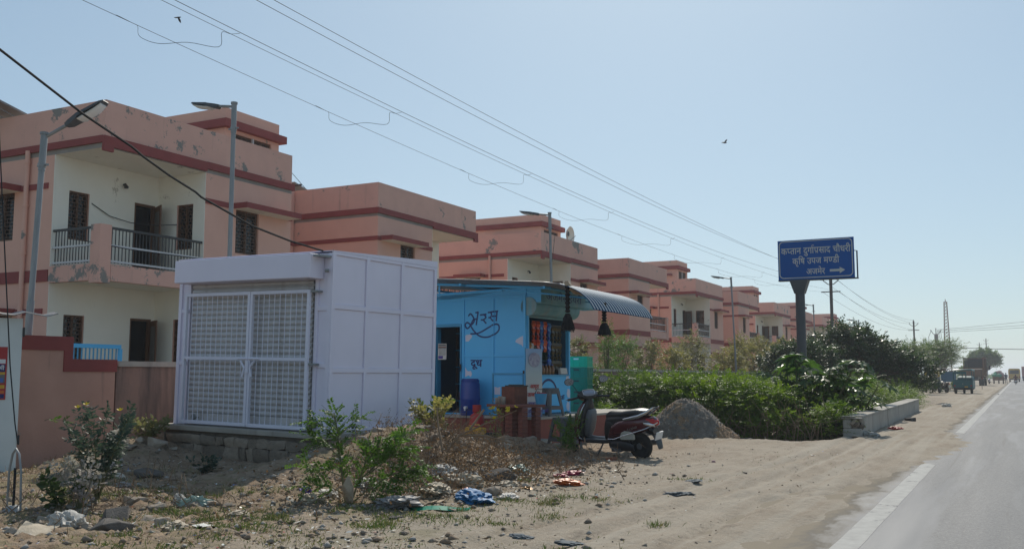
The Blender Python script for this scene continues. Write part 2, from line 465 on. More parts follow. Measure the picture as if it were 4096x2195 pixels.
# ------------------------------------------------------------------ ground height
def sstep(a, b, x):
    t = np.clip((x - a) / (b - a), 0, 1); return t * t * (3 - 2 * t)
def H(x, y):
    x = np.asarray(x, float); y = np.asarray(y, float)
    h = .62 * np.exp(-((x + 7.85) / 1.1) ** 2 - ((y - 11.8) / 1.8) ** 2)
    h += .30 * np.exp(-((x + 8.3) / 1.05) ** 2 - ((y - 15.0) / 1.75) ** 2)
    h += .38 * np.exp(-((x + 12.4) / .9) ** 2 - ((y - 11.2) / 1.1) ** 2)
    h += .10 * np.exp(-((x + 9.5) / 2.6) ** 2 - ((y - 9.6) / 2.2) ** 2)
    h += .05 * np.sin(x * 1.7 + 1.3 * np.sin(y * .6)) * np.sin(y * 1.1 + .4) * sstep(-5.0, -7.5, x)
    h += .015 * np.sin(x * 4.1 + y * 1.9) * np.sin(y * 3.3 - x * 1.2)
    far = sstep(-3.5, -4.6, x) * sstep(21.5, 24.5, y) * (1 - sstep(62, 70, y)) * sstep(-13.2, -12.4, x)
    h -= .5 * far                                   # the ditch the bushes stand in
    h += .03 * (1 - far) - .03
    return h
def Hf(x, y): return float(H(x, y))
# ------------------------------------------------------------------ figures grown from skeletons (done while the scene is empty)
FIG = {}
HEAD = {'stand': (.02, 1.63), 'ride': (.12, 1.52)}
def figure(pose):
    if pose == 'stand':
        J = dict(pel=(0, 0, .93), bel=(0, 0, 1.08), che=(.0, 0, 1.3), nec=(0, 0, 1.47), hea=(.02, 0, 1.58), top=(.02, 0, 1.72),
                 ls=(0, .19, 1.4), le=(-.02, .25, 1.13), lw=(.08, .25, .9), lh=(.1, .24, .8), rs=(0, -.19, 1.4), re=(-.05, -.28, 1.15), rw=(.1, -.18, 1.0), rh=(.14, -.1, 1.0),
                 lp=(0, .1, .9), lk=(.03, .12, .5), la=(-.02, .14, .08), lt=(.15, .16, .03), rp=(0, -.1, .9), rk=(.02, -.12, .5), ra=(-.02, -.13, .08), rt=(.14, -.16, .03))
    else:
        J = dict(pel=(0, 0, .86), bel=(.02, 0, 1.0), che=(.08, 0, 1.22), nec=(.1, 0, 1.38), hea=(.12, 0, 1.48), top=(.13, 0, 1.62),
                 ls=(.09, .19, 1.32), le=(.28, .33, 1.12), lw=(.55, .37, 1.04), lh=(.64, .36, 1.03), rs=(.09, -.19, 1.32), re=(.28, -.33, 1.12), rw=(.55, -.37, 1.04), rh=(.64, -.36, 1.03),
                 lp=(.03, .11, .85), lk=(.45, .22, .70), la=(.30, .2, .33), lt=(.45, .21, .30), rp=(.03, -.11, .85), rk=(.45, -.22, .70), ra=(.30, -.2, .33), rt=(.45, -.21, .30))
    E = [('pel', 'bel'), ('bel', 'che'), ('che', 'nec'), ('nec', 'hea'), ('hea', 'top')]
    for s in 'lr': E += [('che', s + 's'), (s + 's', s + 'e'), (s + 'e', s + 'w'), (s + 'w', s + 'h'), ('pel', s + 'p'), (s + 'p', s + 'k'), (s + 'k', s + 'a'), (s + 'a', s + 't')]
    Rr = dict(pel=.13, bel=.125, che=.15, nec=.058, hea=.095, top=.085, s=.075, e=.05, w=.034, h=.04, p=.095, k=.062, a=.042, t=.036)
    ks = list(J)
    me = bpy.data.meshes.new('body'); me.from_pydata([J[k] for k in ks], [(ks.index(a), ks.index(b)) for a, b in E], [])
    o = bpy.data.objects.new('body', me); COL.objects.link(o)
    o.modifiers.new('skin', 'SKIN'); sb = o.modifiers.new('smooth', 'SUBSURF'); sb.levels = 1; sb.render_levels = 1
    for i, k in enumerate(ks):
        r = Rr.get(k, Rr.get(k[1:], .05)); me.skin_vertices[0].data[i].radius = (r, r); me.skin_vertices[0].data[i].use_root = (k == 'pel')
    C.view_layer.update()
    out = bpy.data.meshes.new_from_object(o.evaluated_get(C.evaluated_depsgraph_get()))
    bpy.data.objects.remove(o); bpy.data.meshes.remove(me)
    seg = []
    for a, b in E:
        m = 0
        if b in ('hea', 'top') or b in ('lh', 'rh'): m = 2
        if b[1:] in ('k', 'a', 'p') and len(b) == 2: m = 1
        if b[1:] == 't' and len(b) == 2: m = 3
        seg.append((Vector(J[a]), Vector(J[b]), m))
    idx = []
    for p in out.polygons:
        c = p.center; best = (9, 0)
        for a, b, m in seg:
            d = b - a; t = max(0, min(1, (c - a).dot(d) / d.dot(d))); q = (c - a - d * t).length
            if q < best[0]: best = (q, m)
        idx.append(best[1])
    out.polygons.foreach_set('material_index', idx); out.polygons.foreach_set('use_smooth', [True] * len(idx))
    return out
for _p in ('stand', 'ride'):
    base = figure(_p)
    for sh, sm in (('B', M_SHIRTD), ('R', M_SHIRTR), ('G', M_SHIRTG)):
        m_ = base.copy(); m_.materials.clear()
        for q_ in (sm, M_HAIR if False else M_NAVY, M_SKIN, M_BLKPL): m_.materials.append(q_)
        FIG[(_p, sh, 'D')] = m_
# ------------------------------------------------------------------ ground, road, markings
def edge_x(y):
    y = np.asarray(y, float)
    e = -1.85 + .02 * np.sin(y * 1.3) + .05 * np.sin(y * .43)
    e = e + .95 * np.exp(-((y - 22.0) / 4.6) ** 2) + .12 * np.exp(-((y - 44) / 9.0) ** 2)
    return e
def ground_z(x, y):
    return H(x, y) + np.clip((edge_x(y) - x) * .09, -.16, .02)
def axis(parts):
    out = []
    for a, b, n in parts: out += list(np.linspace(a, b, n, endpoint=False))
    out.append(parts[-1][1]); return np.array(out)
def build_ground():
    xs = axis([(-1500, -200, 10), (-200, -40, 16), (-40, -14.2, 30), (-14.2, -.8, 190), (-.8, 10, 14), (10, 60, 14), (60, 900, 10)])
    ys = axis([(-60, 0, 16), (0, 4.5, 18), (4.5, 18, 210), (18, 32, 120), (32, 70, 110), (70, 200, 80), (200, 3000, 40)])
    X, Y = np.meshgrid(xs, ys)
    Z = ground_z(X, Y)
    rng = np.random.default_rng(3)
    near = sstep(34, 20, Y) * sstep(-14.5, -12.5, X) * sstep(-1.2, -3.0, X)
    rough = sstep(-5.2, -7.0, X)
    Z += near * rng.normal(0, 1, Z.shape) * (.004 + .016 * rough)
    # wheel tracks pressed into the sandy shoulder
    for x0, x1, w in ((-2.6, -2.35, .1), (-3.5, -2.9, .11), (-2.05, -1.95, .09), (-4.3, -3.3, .1)):
        c = x0 + (x1 - x0) * np.sin((Y - 5) * .09) + .06 * np.sin(Y * .5)
        d = (X - c) / w
        Z += near * (-.03 * np.exp(-d ** 2) + .016 * np.exp(-((np.abs(d) - 1.5) / .6) ** 2))
    t = np.arctan2(Y - 6, X + .8)                                   # one vehicle turned off the road here
    r = np.hypot(X + 0.2, Y - 10.5)
    m = (X < -1.2) & (Y > 8) & (Y < 15)
    for rr in (1.9, 2.25):
        d = (r - rr - .6) / .09
        Z += np.where(m, near * -.026 * np.exp(-d ** 2), 0)
    ny, nx = X.shape
    V = np.stack([X, Y, Z], -1).reshape(-1, 3).astype(np.float32)
    idx = np.arange(nx * ny).reshape(ny, nx)
    F = np.stack([idx[:-1, :-1], idx[:-1, 1:], idx[1:, 1:], idx[1:, :-1]], -1).reshape(-1, 4)
    me = quads(V, F, 'ground')
    me.polygons.foreach_set('use_smooth', np.ones(len(F), bool))
    m = bpy.data.materials.new('sandy_ground'); m.use_nodes = True
    n, l = m.node_tree.nodes, m.node_tree.links
    bs = n['Principled BSDF']; bs.inputs['Roughness'].default_value = .95; bs.inputs['Specular IOR Level'].default_value = .2
    g = n.new('ShaderNodeNewGeometry')
    def noise(s, d=6, ro=.6, sc=None):
        t = n.new('ShaderNodeTexNoise'); t.inputs['Scale'].default_value = s; t.inputs['Detail'].default_value = d; t.inputs['Roughness'].default_value = ro
        if sc:
            mp = n.new('ShaderNodeMapping'); mp.inputs['Scale'].default_value = sc; l.new(g.outputs['Position'], mp.inputs[0]); l.new(mp.outputs[0], t.inputs[0])
        else: l.new(g.outputs['Position'], t.inputs[0])
        return t.outputs['Fac']
    def rmp(f, a, b, lo=0, hi=1):
        r = n.new('ShaderNodeMapRange'); r.inputs[1].default_value = a; r.inputs[2].default_value = b; r.inputs[3].default_value = lo; r.inputs[4].default_value = hi; l.new(f, r.inputs[0]); return r.outputs[0]
    def mix(f, a, b):
        x = n.new('ShaderNodeMix'); x.data_type = 'RGBA'; l.new(f, x.inputs[0])
        for s, v in ((6, a), (7, b)):
            if isinstance(v, tuple): x.inputs[s].default_value = lin(v)
            else: l.new(v, x.inputs[s])
        return x.outputs[2]
    def mul(a, b):
        x = n.new('ShaderNodeMath'); x.operation = 'MULTIPLY'
        for i, v in enumerate((a, b)):
            if isinstance(v, float): x.inputs[i].default_value = v
            else: l.new(v, x.inputs[i])
        return x.outputs[0]
    col = mix(rmp(noise(.55), .35, .65), (.325, .28, .22), (.275, .23, .175))
    col = mix(rmp(noise(1.1, 8, .7, (1, .35, 1)), .5, .68), col, (.235, .185, .135))
    col = mix(rmp(noise(9, 8, .75), .52, .72), col, (.36, .32, .26))
    col = mix(rmp(noise(34, 4, .7), .58, .7), col, (.19, .145, .105))
    col = mix(rmp(noise(70, 2, .5), .66, .7), col, (.45, .4, .34))
    col = mix(mul(rmp(noise(2.6, 8, .8, (1, .3, 1)), .55, .63), .6), col, (.175, .14, .105))
    col = mix(mul(rmp(noise(5.5, 8, .8), .58, .66), .5), col, (.2, .16, .12))
    sp = n.new('ShaderNodeSeparateXYZ'); l.new(g.outputs['Position'], sp.inputs[0])
    tr = mul(rmp(sp.outputs[0], -4.6, -3.4), rmp(noise(.9, 4, .6, (3.2, .09, 1)), .47, .6))      # pale dusty wheel lanes
    col = mix(mul(tr, .7), col, (.36, .32, .26))
    dirt = mul(rmp(sp.outputs[0], -5.2, -6.6), rmp(sp.outputs[1], 22, 18))                # darker earth and litter by the kiosk
    dd = mix(rmp(noise(3.5, 8, .7), .4, .62), (.225, .155, .10), (.31, .235, .165))
    dd = mix(rmp(noise(15, 6, .7), .55, .68), dd, (.12, .09, .065))
    col = mix(mul(dirt, .9), col, dd)
    gr = mul(mul(rmp(noise(1.3, 6, .7), .5, .62), rmp(sp.outputs[0], -3.8, -5.2)), rmp(sp.outputs[1], 13, 9))
    col = mix(mul(gr, .55), col, (.16, .15, .065))
    l.new(col, bs.inputs['Base Color'])
    bp = n.new('ShaderNodeBump'); bp.inputs['Strength'].default_value = .85; bp.inputs['Distance'].default_value = .035
    ad = n.new('ShaderNodeMath'); ad.operation = 'ADD'; l.new(noise(12, 8, .7), ad.inputs[0]); l.new(mul(noise(60, 3, .6), .35), ad.inputs[1])
    l.new(ad.outputs[0], bp.inputs['Height']); l.new(bp.outputs[0], bs.inputs['Normal'])
    me.materials.append(m)
    o = put('ground', me); o['kind'] = 'structure'
def quads(V, F, name):
    me = bpy.data.meshes.new(name)
    V = np.ascontiguousarray(V, np.float32); F = np.ascontiguousarray(F, np.int32)
    k = F.shape[1]
    me.vertices.add(len(V)); me.vertices.foreach_set('co', V.ravel())
    me.loops.add(F.size); me.loops.foreach_set('vertex_index', F.ravel())
    me.polygons.add(len(F)); me.polygons.foreach_set('loop_start', np.arange(0, F.size, k, dtype=np.int32))
    me.polygons.foreach_set('loop_total', np.full(len(F), k, np.int32))
    me.update(calc_edges=True)
    return me
build_ground()
def build_road():
    m = bpy.data.materials.new('asphalt'); m.use_nodes = True
    n, l = m.node_tree.nodes, m.node_tree.links
    bs = n['Principled BSDF']; bs.inputs['Specular IOR Level'].default_value = .32
    g = n.new('ShaderNodeNewGeometry')
    def noise(s, d=5, ro=.6, sc=(1, 1, 1)):
        mp = n.new('ShaderNodeMapping'); mp.inputs['Scale'].default_value = sc; l.new(g.outputs['Position'], mp.inputs[0])
        t = n.new('ShaderNodeTexNoise'); t.inputs['Scale'].default_value = s; t.inputs['Detail'].default_value = d; t.inputs['Roughness'].default_value = ro
        l.new(mp.outputs[0], t.inputs[0]); return t.outputs['Fac']
    def rmp(f, a, b, lo=0, hi=1):
        r = n.new('ShaderNodeMapRange'); r.inputs[1].default_value = a; r.inputs[2].default_value = b; r.inputs[3].default_value = lo; r.inputs[4].default_value = hi; l.new(f, r.inputs[0]); return r.outputs[0]
    def mix(f, a, b):
        x = n.new('ShaderNodeMix'); x.data_type = 'RGBA'; l.new(f, x.inputs[0])
        for s, v in ((6, a), (7, b)):
            if isinstance(v, tuple): x.inputs[s].default_value = lin(v)
            else: l.new(v, x.inputs[s])
        return x.outputs[2]
    col = mix(rmp(noise(1.0, 6, .65, (2.2, .12, 1)), .38, .62), (.06, .066, .074), (.088, .095, .105))
    col = mix(rmp(noise(1.4, 4, .6, (5, .05, 1)), .6, .68), col, (.045, .047, .05))
    col = mix(rmp(noise(55, 3, .6), .5, .68), col, (.15, .15, .148))
    col = mix(rmp(noise(28, 4, .7), .56, .66), col, (.035, .038, .042))
    col = mix(rmp(noise(80, 2, .6), .6, .68), col, (.02, .02, .02))
    col = mix(rmp(noise(.35, 5, .6, (2.5, .2, 1)), .5, .56), col, (.115, .122, .132))
    sx = n.new('ShaderNodeSeparateXYZ'); l.new(g.outputs['Position'], sx.inputs[0])      # sand blown over the edge of the asphalt
    e1 = n.new('ShaderNodeMath'); e1.operation = 'MULTIPLY_ADD'; l.new(noise(2.2, 8, .75, (1, .5, 1)), e1.inputs[0]); e1.inputs[1].default_value = 1.1; l.new(sx.outputs[0], e1.inputs[2])
    sand = rmp(e1.outputs[0], -1.28, -.80, 1, 0)
    col = mix(sand, col, (.27, .235, .185))
    l.new(rmp(sand, 0, .6, .32, .0), bs.inputs['Specular IOR Level'])
    l.new(col, bs.inputs['Base Color'])
    l.new(rmp(noise(1.2, 5, .6, (2, .1, 1)), .3, .7, .58, .72), bs.inputs['Roughness'])
    bp = n.new('ShaderNodeBump'); bp.inputs['Strength'].default_value = .35; bp.inputs['Distance'].default_value = .012
    l.new(noise(70, 4, .7), bp.inputs['Height']); l.new(bp.outputs[0], bs.inputs['Normal'])
    ys = list(np.linspace(-40, 120, 161)) + list(np.linspace(140, 3000, 60))
    V = []; F = []
    xs = (-2.6, -1.2, .9, 3.2, 5.6, 6.8)
    for y in ys:
        for x in xs: V.append((x, y, .035 * (1 - ((x - 2.2) / 4.6) ** 2) - .012))
    k = len(xs)
    for i in range(len(ys) - 1):
        for j in range(k - 1): F.append((i * k + j, i * k + j + 1, i * k + k + j + 1, i * k + k + j))
    mb = MB(); mb.v, mb.f, mb.m = V, F, [0] * len(F)
    o = mb.obj('road', m, smooth=True); o['kind'] = 'structure'
    lm = pm('road_line_paint', (.40, .395, .37), (.29, .285, .27), 7, .9, wear=(.12, .12, .12), wear_scale=3, wear_th=.66)
    rz = lambda x: .035 * (1 - ((x - 2.2) / 4.6) ** 2) - .012 + .004
    def xz(x):                                   # the road sheet is faceted between its columns
        for a, b in zip(xs[:-1], xs[1:]):
            if a <= x <= b: return rz(a) + (rz(b) - rz(a)) * (x - a) / (b - a)
    for a, b in ((-12, 17.2), (26.5, 120), (122, 420)):
        mb = MB(); yy = np.linspace(a, b, 40)
        for i, y in enumerate(yy):
            for x in (-1.43, -1.22): mb.v.append((x + .004 * math.sin(y * 3.1 + x), y, xz(-1.4)))
        mb.f = [(2 * i, 2 * i + 1, 2 * i + 3, 2 * i + 2) for i in range(len(yy) - 1)]; mb.m = [0] * len(mb.f)
        o = mb.obj('road_line', lm); o['kind'] = 'structure'
build_road()

# ------------------------------------------------------------------ houses
W = 6.82
def wall_x(mb, x0, x1, y0, y1, z0, z1, holes, mi=0):
    """a wall lying in the y-z plane with rectangular holes (ya, yb, za, zb)"""
    ys = sorted({y0, y1, *[h[0] for h in holes], *[h[1] for h in holes]})
    for a, b in zip(ys[:-1], ys[1:]):
        zs = [(z0, z1)]
        for h in holes:
            if h[0] <= a + 1e-6 and h[1] >= b - 1e-6:
                zs = [q for s in zs for q in ((s[0], min(s[1], h[2])), (max(s[0], h[3]), s[1])) if q[1] - q[0] > 1e-6]
        for s in zs: mb.box(x0, x1, a, b, s[0], s[1], mi)
def wall_y(mb, y0, y1, x0, x1, z0, z1, holes, mi=0):
    xs = sorted({x0, x1, *[h[0] for h in holes], *[h[1] for h in holes]})
    for a, b in zip(xs[:-1], xs[1:]):
        zs = [(z0, z1)]
        for h in holes:
            if h[0] <= a + 1e-6 and h[1] >= b - 1e-6:
                zs = [q for s in zs for q in ((s[0], min(s[1], h[2])), (max(s[0], h[3]), s[1])) if q[1] - q[0] > 1e-6]
        for s in zs: mb.box(a, b, y0, y1, s[0], s[1], mi)
def window(root, plane, c, lo, hi, z0, z1, detail, mir):
    """grilled window; plane 'x' faces +x at x=c spanning y lo..hi, plane 'y' faces outward at y=c spanning x lo..hi"""
    def P(u, d, z):                    # u along, d depth inwards
        return (c - d, mir(u), z) if plane == 'x' else (u, mir(c + d), z)
    def bx(mb, u0, u1, d0, d1, za, zb):
        a, b = P(u0, d0, za), P(u1, d1, zb); mb.box(a[0], b[0], a[1], b[1], a[2], b[2])
    f = MB(); t = .05
    bx(f, lo, lo + t, .06, .13, z0, z1); bx(f, hi - t, hi, .06, .13, z0, z1)
    bx(f, lo + t, hi - t, .06, .13, z0, z0 + t); bx(f, lo + t, hi - t, .06, .13, z1 - t, z1)
    bx(f, (lo + hi) / 2 - .025, (lo + hi) / 2 + .025, .065, .125, z0 + t, z1 - t)
    fr = f.obj('window', M_FRAMEB, root)
    g = MB(); bx(g, lo + .002, hi - .002, .14, .15, z0 + .002, z1 - .002); g.obj('pane', M_GLASSD, fr)
    if detail:
        g = MB(); n = 13
        for i in range(1, n):
            z = z0 + (z1 - z0) * i / n; bx(g, lo + t, hi - t, .03, .045, z - .008, z + .008)
            for k in range(5):
                u = lo + (hi - lo) * (k + (.5 if i % 2 else 0.05)) / 5
                if lo + t < u < hi - t and i < n: bx(g, u - .007, u + .007, .032, .043, z + .008, z + (z1 - z0) / n - .008)
        o = g.obj('grille', M_GRILLE, fr)
        o['kind'] = 'stuff'
    return fr
def house(y0, left, label, detail=2, front_bars=True, seed=0):
    """one wing of a twin house; left: the corner balcony is at the near (low y) end"""
    r = random.Random(seed); M_PINKP = globals()['M_PINKP'] if seed == 0 else M_PINKQ
    root = empty('house', (-19.2, y0, 0), 0, label, 'house', 'pink two storey houses in a row behind the wall')
    mir = (lambda y: y) if left else (lambda y: W - y)
    NB = 3.32                                         # balcony width
    DX = -11.0
    def bx(mb, xa, xb, ya, yb, za, zb, mi=0, bot=None): mb.box(xa, xb, mir(ya), mir(yb), za, zb, mi, bot)
    class MM(MB):
        def box(s, xa, xb, ya, yb, za, zb, mi=0, bot=None): return MB.box(s, xa, xb, mir(ya), mir(yb), za, zb, mi, bot)
    w = MM(); pl = MM()
    for zb, za, zt in ((.71, -.3, 3.70), (3.83, 3.95, 6.85)):
        win = (zb + .97, zb + 2.2)
        dz = za if zb > 3 else zb
        wall_x(w, -.25, 0, NB, W, za, zt, [(4.5, 5.42) + win])
        side_h = [(-4.15, -3.2) + win] if left else []
        wall_y(w, 0, .25, DX, -1.92, za, zt, side_h)
        wall_y(w, W - .25, W, DX, -.25, za, zt, [])
        wall_x(w, DX, DX + .25, .25, W - .25, za, zt, [])
        wall_x(w, -1.92, -1.75, 0, NB, za, zt, [(.45, 1.06) + win, (2.5, 3.22, dz + .02, zb + 2.22)])
        wall_y(w, NB, NB + .18, -1.92, -.25, za, zt, [(-1.02, -.42) + win])
        # cream lining of the balcony recess, 12 mm proud
        wall_x(pl, -1.75, -1.738, .0, NB - .012, za, zt, [(.45, 1.06) + win, (2.5, 3.22, dz + .02, zb + 2.22)])
        wall_y(pl, NB - .012, NB, -1.75, 0, za, zt, [(-1.02, -.42) + win])
        window(root, 'x', 0, 4.5, 5.42, *win, detail, mir)
        if left: window(root, 'y', 0, -4.15, -3.2, *win, detail > 1, mir)
        window(root, 'x', -1.738, .45, 1.06, *win, detail, mir)
        fr = window(root, 'y', NB - .012, -1.02, -.42, *win, detail, mir)
        # door: frame, leaf standing open
        d = MM(); x0 = -1.86
        d.box(x0, x0 + .1, 2.5, 2.56, dz + .02, zb + 2.22); d.box(x0, x0 + .1, 3.16, 3.22, dz + .02, zb + 2.22); d.box(x0, x0 + .1, 2.56, 3.16, zb + 2.16, zb + 2.22)
        do = d.obj('door', M_FRAMEB, root)
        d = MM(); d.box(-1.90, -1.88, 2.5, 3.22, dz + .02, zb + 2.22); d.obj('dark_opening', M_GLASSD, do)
        d = MM(); lw = .62
        a = D2R(62)
        R = Matrix.Rotation(0, 3, 'Z')
        pts = [(0, 0), (lw * math.sin(a), -lw * math.cos(a) * -1)]
        # leaf hinged on the far jamb, swung out onto the balcony
        dirx, diry = math.sin(a), -math.cos(a)
        hx, hy = -1.735, 3.2
        Rm = Matrix(((dirx, -(diry if left else -diry), 0), ((diry if left else -diry), dirx, 0), (0, 0, 1)))
        dm = MB()
        cx, cy = hx + dirx * lw / 2, hy + diry * lw / 2
        dm.obox((cx, mir(cy), (dz + zb + 2.2) / 2), (lw, .035, zb + 2.14 - dz), Rm, 0)
        dm.obox((cx, mir(cy) + 0, (dz + zb + 2.2) / 2), (lw - .2, .043, zb + 2.14 - dz - .3), Rm, 1)
        dm.obj('door_leaf', [M_FRAMEB, M_DOORG], do)
    w.obj('wall', M_PINK, root)
    pl.obj('recess_lining', M_CREAM, root)
    s = MM(); s.box(DX, 0, NB, W, 3.70, 3.95); s.box(DX, -1.75, 0, NB, 3.70, 3.95); s.obj('floor_slab', M_PINK, root)
    s = MM(); s.box(-1.75, 0, 0, NB, 3.69, 3.93, 0, 1); bs = s.obj('balcony_slab', [M_PINK, M_CREAM], root)
    s = MM(); s.box(-.14, .03, .31, NB, 3.66, 4.06); s.box(-1.75, -.31, -.03, .14, 3.66, 4.06); s.parts('balcony_kerb', M_PINKP, root)
    s = MM(); s.box(-.29, .04, -.04, .29, 3.6, 5.0); s.obj('balcony_pillar', M_PINKP, root)
    s = MM(); s.box(DX, 0, 0, W, 6.85, 7.0, 0, 1); s.obj('roof', [M_ROOF, M_CREAM], root)
    s = MM(); s.box(-.2, 0, 0, W, 7.0, 8.02); s.box(DX, -.2, 0, .2, 7.0, 8.02); s.box(DX, -.2, W - .2, W, 7.0, 8.02); s.box(DX, DX + .2, .2, W - .2, 7.0, 8.02)
    s.obj('parapet', M_PINKP, root)
    p = .07
    s = MM(); s.box(0, p, -p, NB - .02, 6.88, 7.13); s.box(0, p, NB - .02, W + p, 6.95, 7.14); s.box(0, p + .004, -p - .004, .22, 6.76, 6.88)
    s.box(DX, 0, -p, 0, 6.97, 7.14); s.box(DX, 0, W, W + p, 6.95, 7.14)
    s.obj('parapet_band', M_BAND, root)
    for zb, zt in ((.71, 2.2), (3.83, 2.2)):
        s = MM(); s.box(0, .03, NB, 4.36, zb + zt - .01, zb + zt + .13)
        if not left or True: s.box(0, .03, 6.68, W + .03, zb + zt - .01, zb + zt + .13)
        s.box(DX, 0, W, W + .03, zb + zt - .01, zb + zt + .13)
        if left:
            s.box(-2.95, -1.93, -.03, 0, zb + zt - .01, zb + zt + .13); s.box(DX, -4.4, -.03, 0, zb + zt - .01, zb + zt + .13)
        else: s.box(DX, -1.93, -.03, 0, zb + zt - .01, zb + zt + .13)
        s.parts('lintel_band', M_BAND, root)
        s = MM(); s.box(0, .52, 4.36, 6.68, zb + zt - .01, zb + zt + .15, 0, 1)
        if left: s.box(-4.4, -2.95, -.5, 0, zb + zt - .01, zb + zt + .15, 0, 1)
        s.parts('sunshade', [M_BAND, M_CREAM], root)
    s = MM(); s.box(0, .035, NB + .01, W + .035, 3.70, 3.99); s.box(DX, 0, W, W + .035, 3.70, 3.99); s.box(DX, -1.78, -.035, 0, 3.70, 3.99); s.parts('floor_band', M_BAND, root)
    # railing
    rl = MM(); rl.box(-.1, -.04, .29, NB - .01, 4.92, 4.975); rl.box(-1.74, -.29, .04, .1, 4.92, 4.975)
    rail = rl.obj('railing', M_BLACK, root)
    rl = MM()
    for z in (4.12, 4.50): rl.box(-.11, -.035, .29, NB - .01, z, z + .045); rl.box(-1.74, -.29, .035, .11, z, z + .045)
    rl.parts('pale_rail', M_RAILW, rail)
    spots = [(-.07, .29 + .105 * (i + 1)) for i in range(28)] + [(-.29 - .105 * (i + 1), .07) for i in range(13)]
    if detail > 1:
        b = MM(); b.box(-.009, .009, -.009, .009, 0, .82)
        b.v = [(x, y - (W if not left else 0) * 0, z) for x, y, z in b.v]
        me = MB().box(-.009, .009, -.009, .009, 0, .82).mesh('bar', M_BLACK)
        for x, y in spots: put('bar', me, rail, (x, mir(y), 4.1))
    else:
        b = MM()
        for x, y in spots: b.box(x - .009, x + .009, y - .009, y + .009, 4.1, 4.92)
        b.obj('bar', M_BLACK, rail)['kind'] = 'stuff'
    # small ceiling hook and rain pipe
    s = MB(); yy = mir(2.1); s.tube([(-1.73, yy, 6.45), (-1.66, yy, 6.47), (-1.62, yy, 6.42)], .028, 6); s.lathe([(.0, -.06), (.05, -.05), (.06, 0), (.03, .03)], 8, 0, (-1.62, yy, 6.4)); s.obj('wall_lamp', M_BLACK, root)
    if left:
        s = MB(); s.tube([(-2.66, -.08, 0), (-2.66, -.08, 7.02)], .06, 10)
        for z in (1.5, 4.4, 5.6, 6.7): s.tube([(-2.66, -.08, z), (-2.66, -.08, z + .06)], .075, 10)
        s.obj('rain_pipe', M_PINK, root, smooth=True)
    return root
def stair_block(parent_y, root):
    """the lower link and the stair room on the roof between two wings; part of the first wing's building"""
    y0, y1 = W + .1, 11.35 - .1
    s = MB(); s.box(-11, -3.6, y0, y1, -.3, 6.95); s.obj('link_wall', M_PINK, root)
    s = MB(); s.box(-3.8, -3.6, y0, y1, 6.95, 8.0); s.box(-11, -3.8, y0, y1, 6.95, 7.05); s.obj('link_parapet', M_PINKQ, root)
    s = MB()
    for z, t in ((6.95, .19), (6.02, .14), (3.7, .29)): s.box(-3.6, -3.54, y0, y1, z, z + t)
    s.parts('link_band', M_BAND, root)
    a, b = 7.95, 10.6
    w = MB()
    wall_x(w, -4.05, -3.82, a, b, 7.05, 10.3, [(8.35, 10.2, 8.75, 9.5)]); w.box(-8.2, -4.05, a, a + .2, 7.05, 10.3); w.box(-8.2, -4.05, b - .2, b, 7.05, 10.3); w.box(-8.2, -8.0, a + .2, b - .2, 7.05, 10.3)
    w.box(-8.0, -4.05, a + .2, b - .2, 9.8, 10.0)
    w.obj('stair_room', M_PINK, root)
    s = MB(); p = .2; s.box(-3.82, -3.82 + p, a - p, b + p, 9.62, 9.88); s.box(-8.2, -3.82, a - p, a, 9.62, 9.88); s.box(-8.2, -3.82, b, b + p, 9.62, 9.88); s.obj('stair_room_band', M_BAND, root)
    s = MB(); s.box(-6.9, -4.2, a - .32, a, 9.1, 9.26, 0, 1); s.parts('sunshade', [M_BAND, M_CREAM], root); s = MB(); s.box(-6.4, -4.2, b, b + .45, 8.85, 9.0, 0, 1); s.parts('sunshade', [M_BAND, M_CREAM], root)
    window(root, 'x', -3.82, 8.35, 9.25, 8.75, 9.5, 1, lambda y: y)
    window(root, 'x', -3.82, 9.30, 10.2, 8.75, 9.5, 1, lambda y: y)
    s = MB(); s.box(-3.9, -3.80, 9.25, 9.30, 8.75, 9.5); s.obj('window_post', M_RAILW, root)
HOUSES = [
    (15.93, True, 'nearest pink house at left with peeling parapet and wide open corner balcony', 2),
    (27.25, False, 'second pink house from the left, its overhanging balcony roof above the grey kiosk corner', 1),
    (40.2, True, 'third pink house, behind the blue kiosk roof, with a dish on its roof room', 1),
    (51.6, False, 'fourth pink house with streaked parapet, just right of the striped awning', 1),
    (64.6, True, 'fifth pink house with open balcony above the dusty shrubs', 1),
    (75.95, False, 'sixth pink house directly behind the third street lamp from the left', 1),
    (88.95, True, 'seventh pink house, balcony half hidden by olive trees left of the sign post', 1),
    (100.3, False, 'eighth pink house, its corner cut off by the blue sign post', 0),
    (113.3, True, 'ninth pink house, first one right of the sign post', 0),
    (124.65, False, 'tenth pink house, far down the row beside the steel electric pole', 0),
    (137.65, True, 'eleventh pink house, last in the row and low above the dark tree', 0),
]
house_roots = []
for i, (y, L, lab, det) in enumerate(HOUSES):
    h = house(y, L, lab, det, seed=i)
    house_roots.append(h)
    if L: stair_block(y, h)
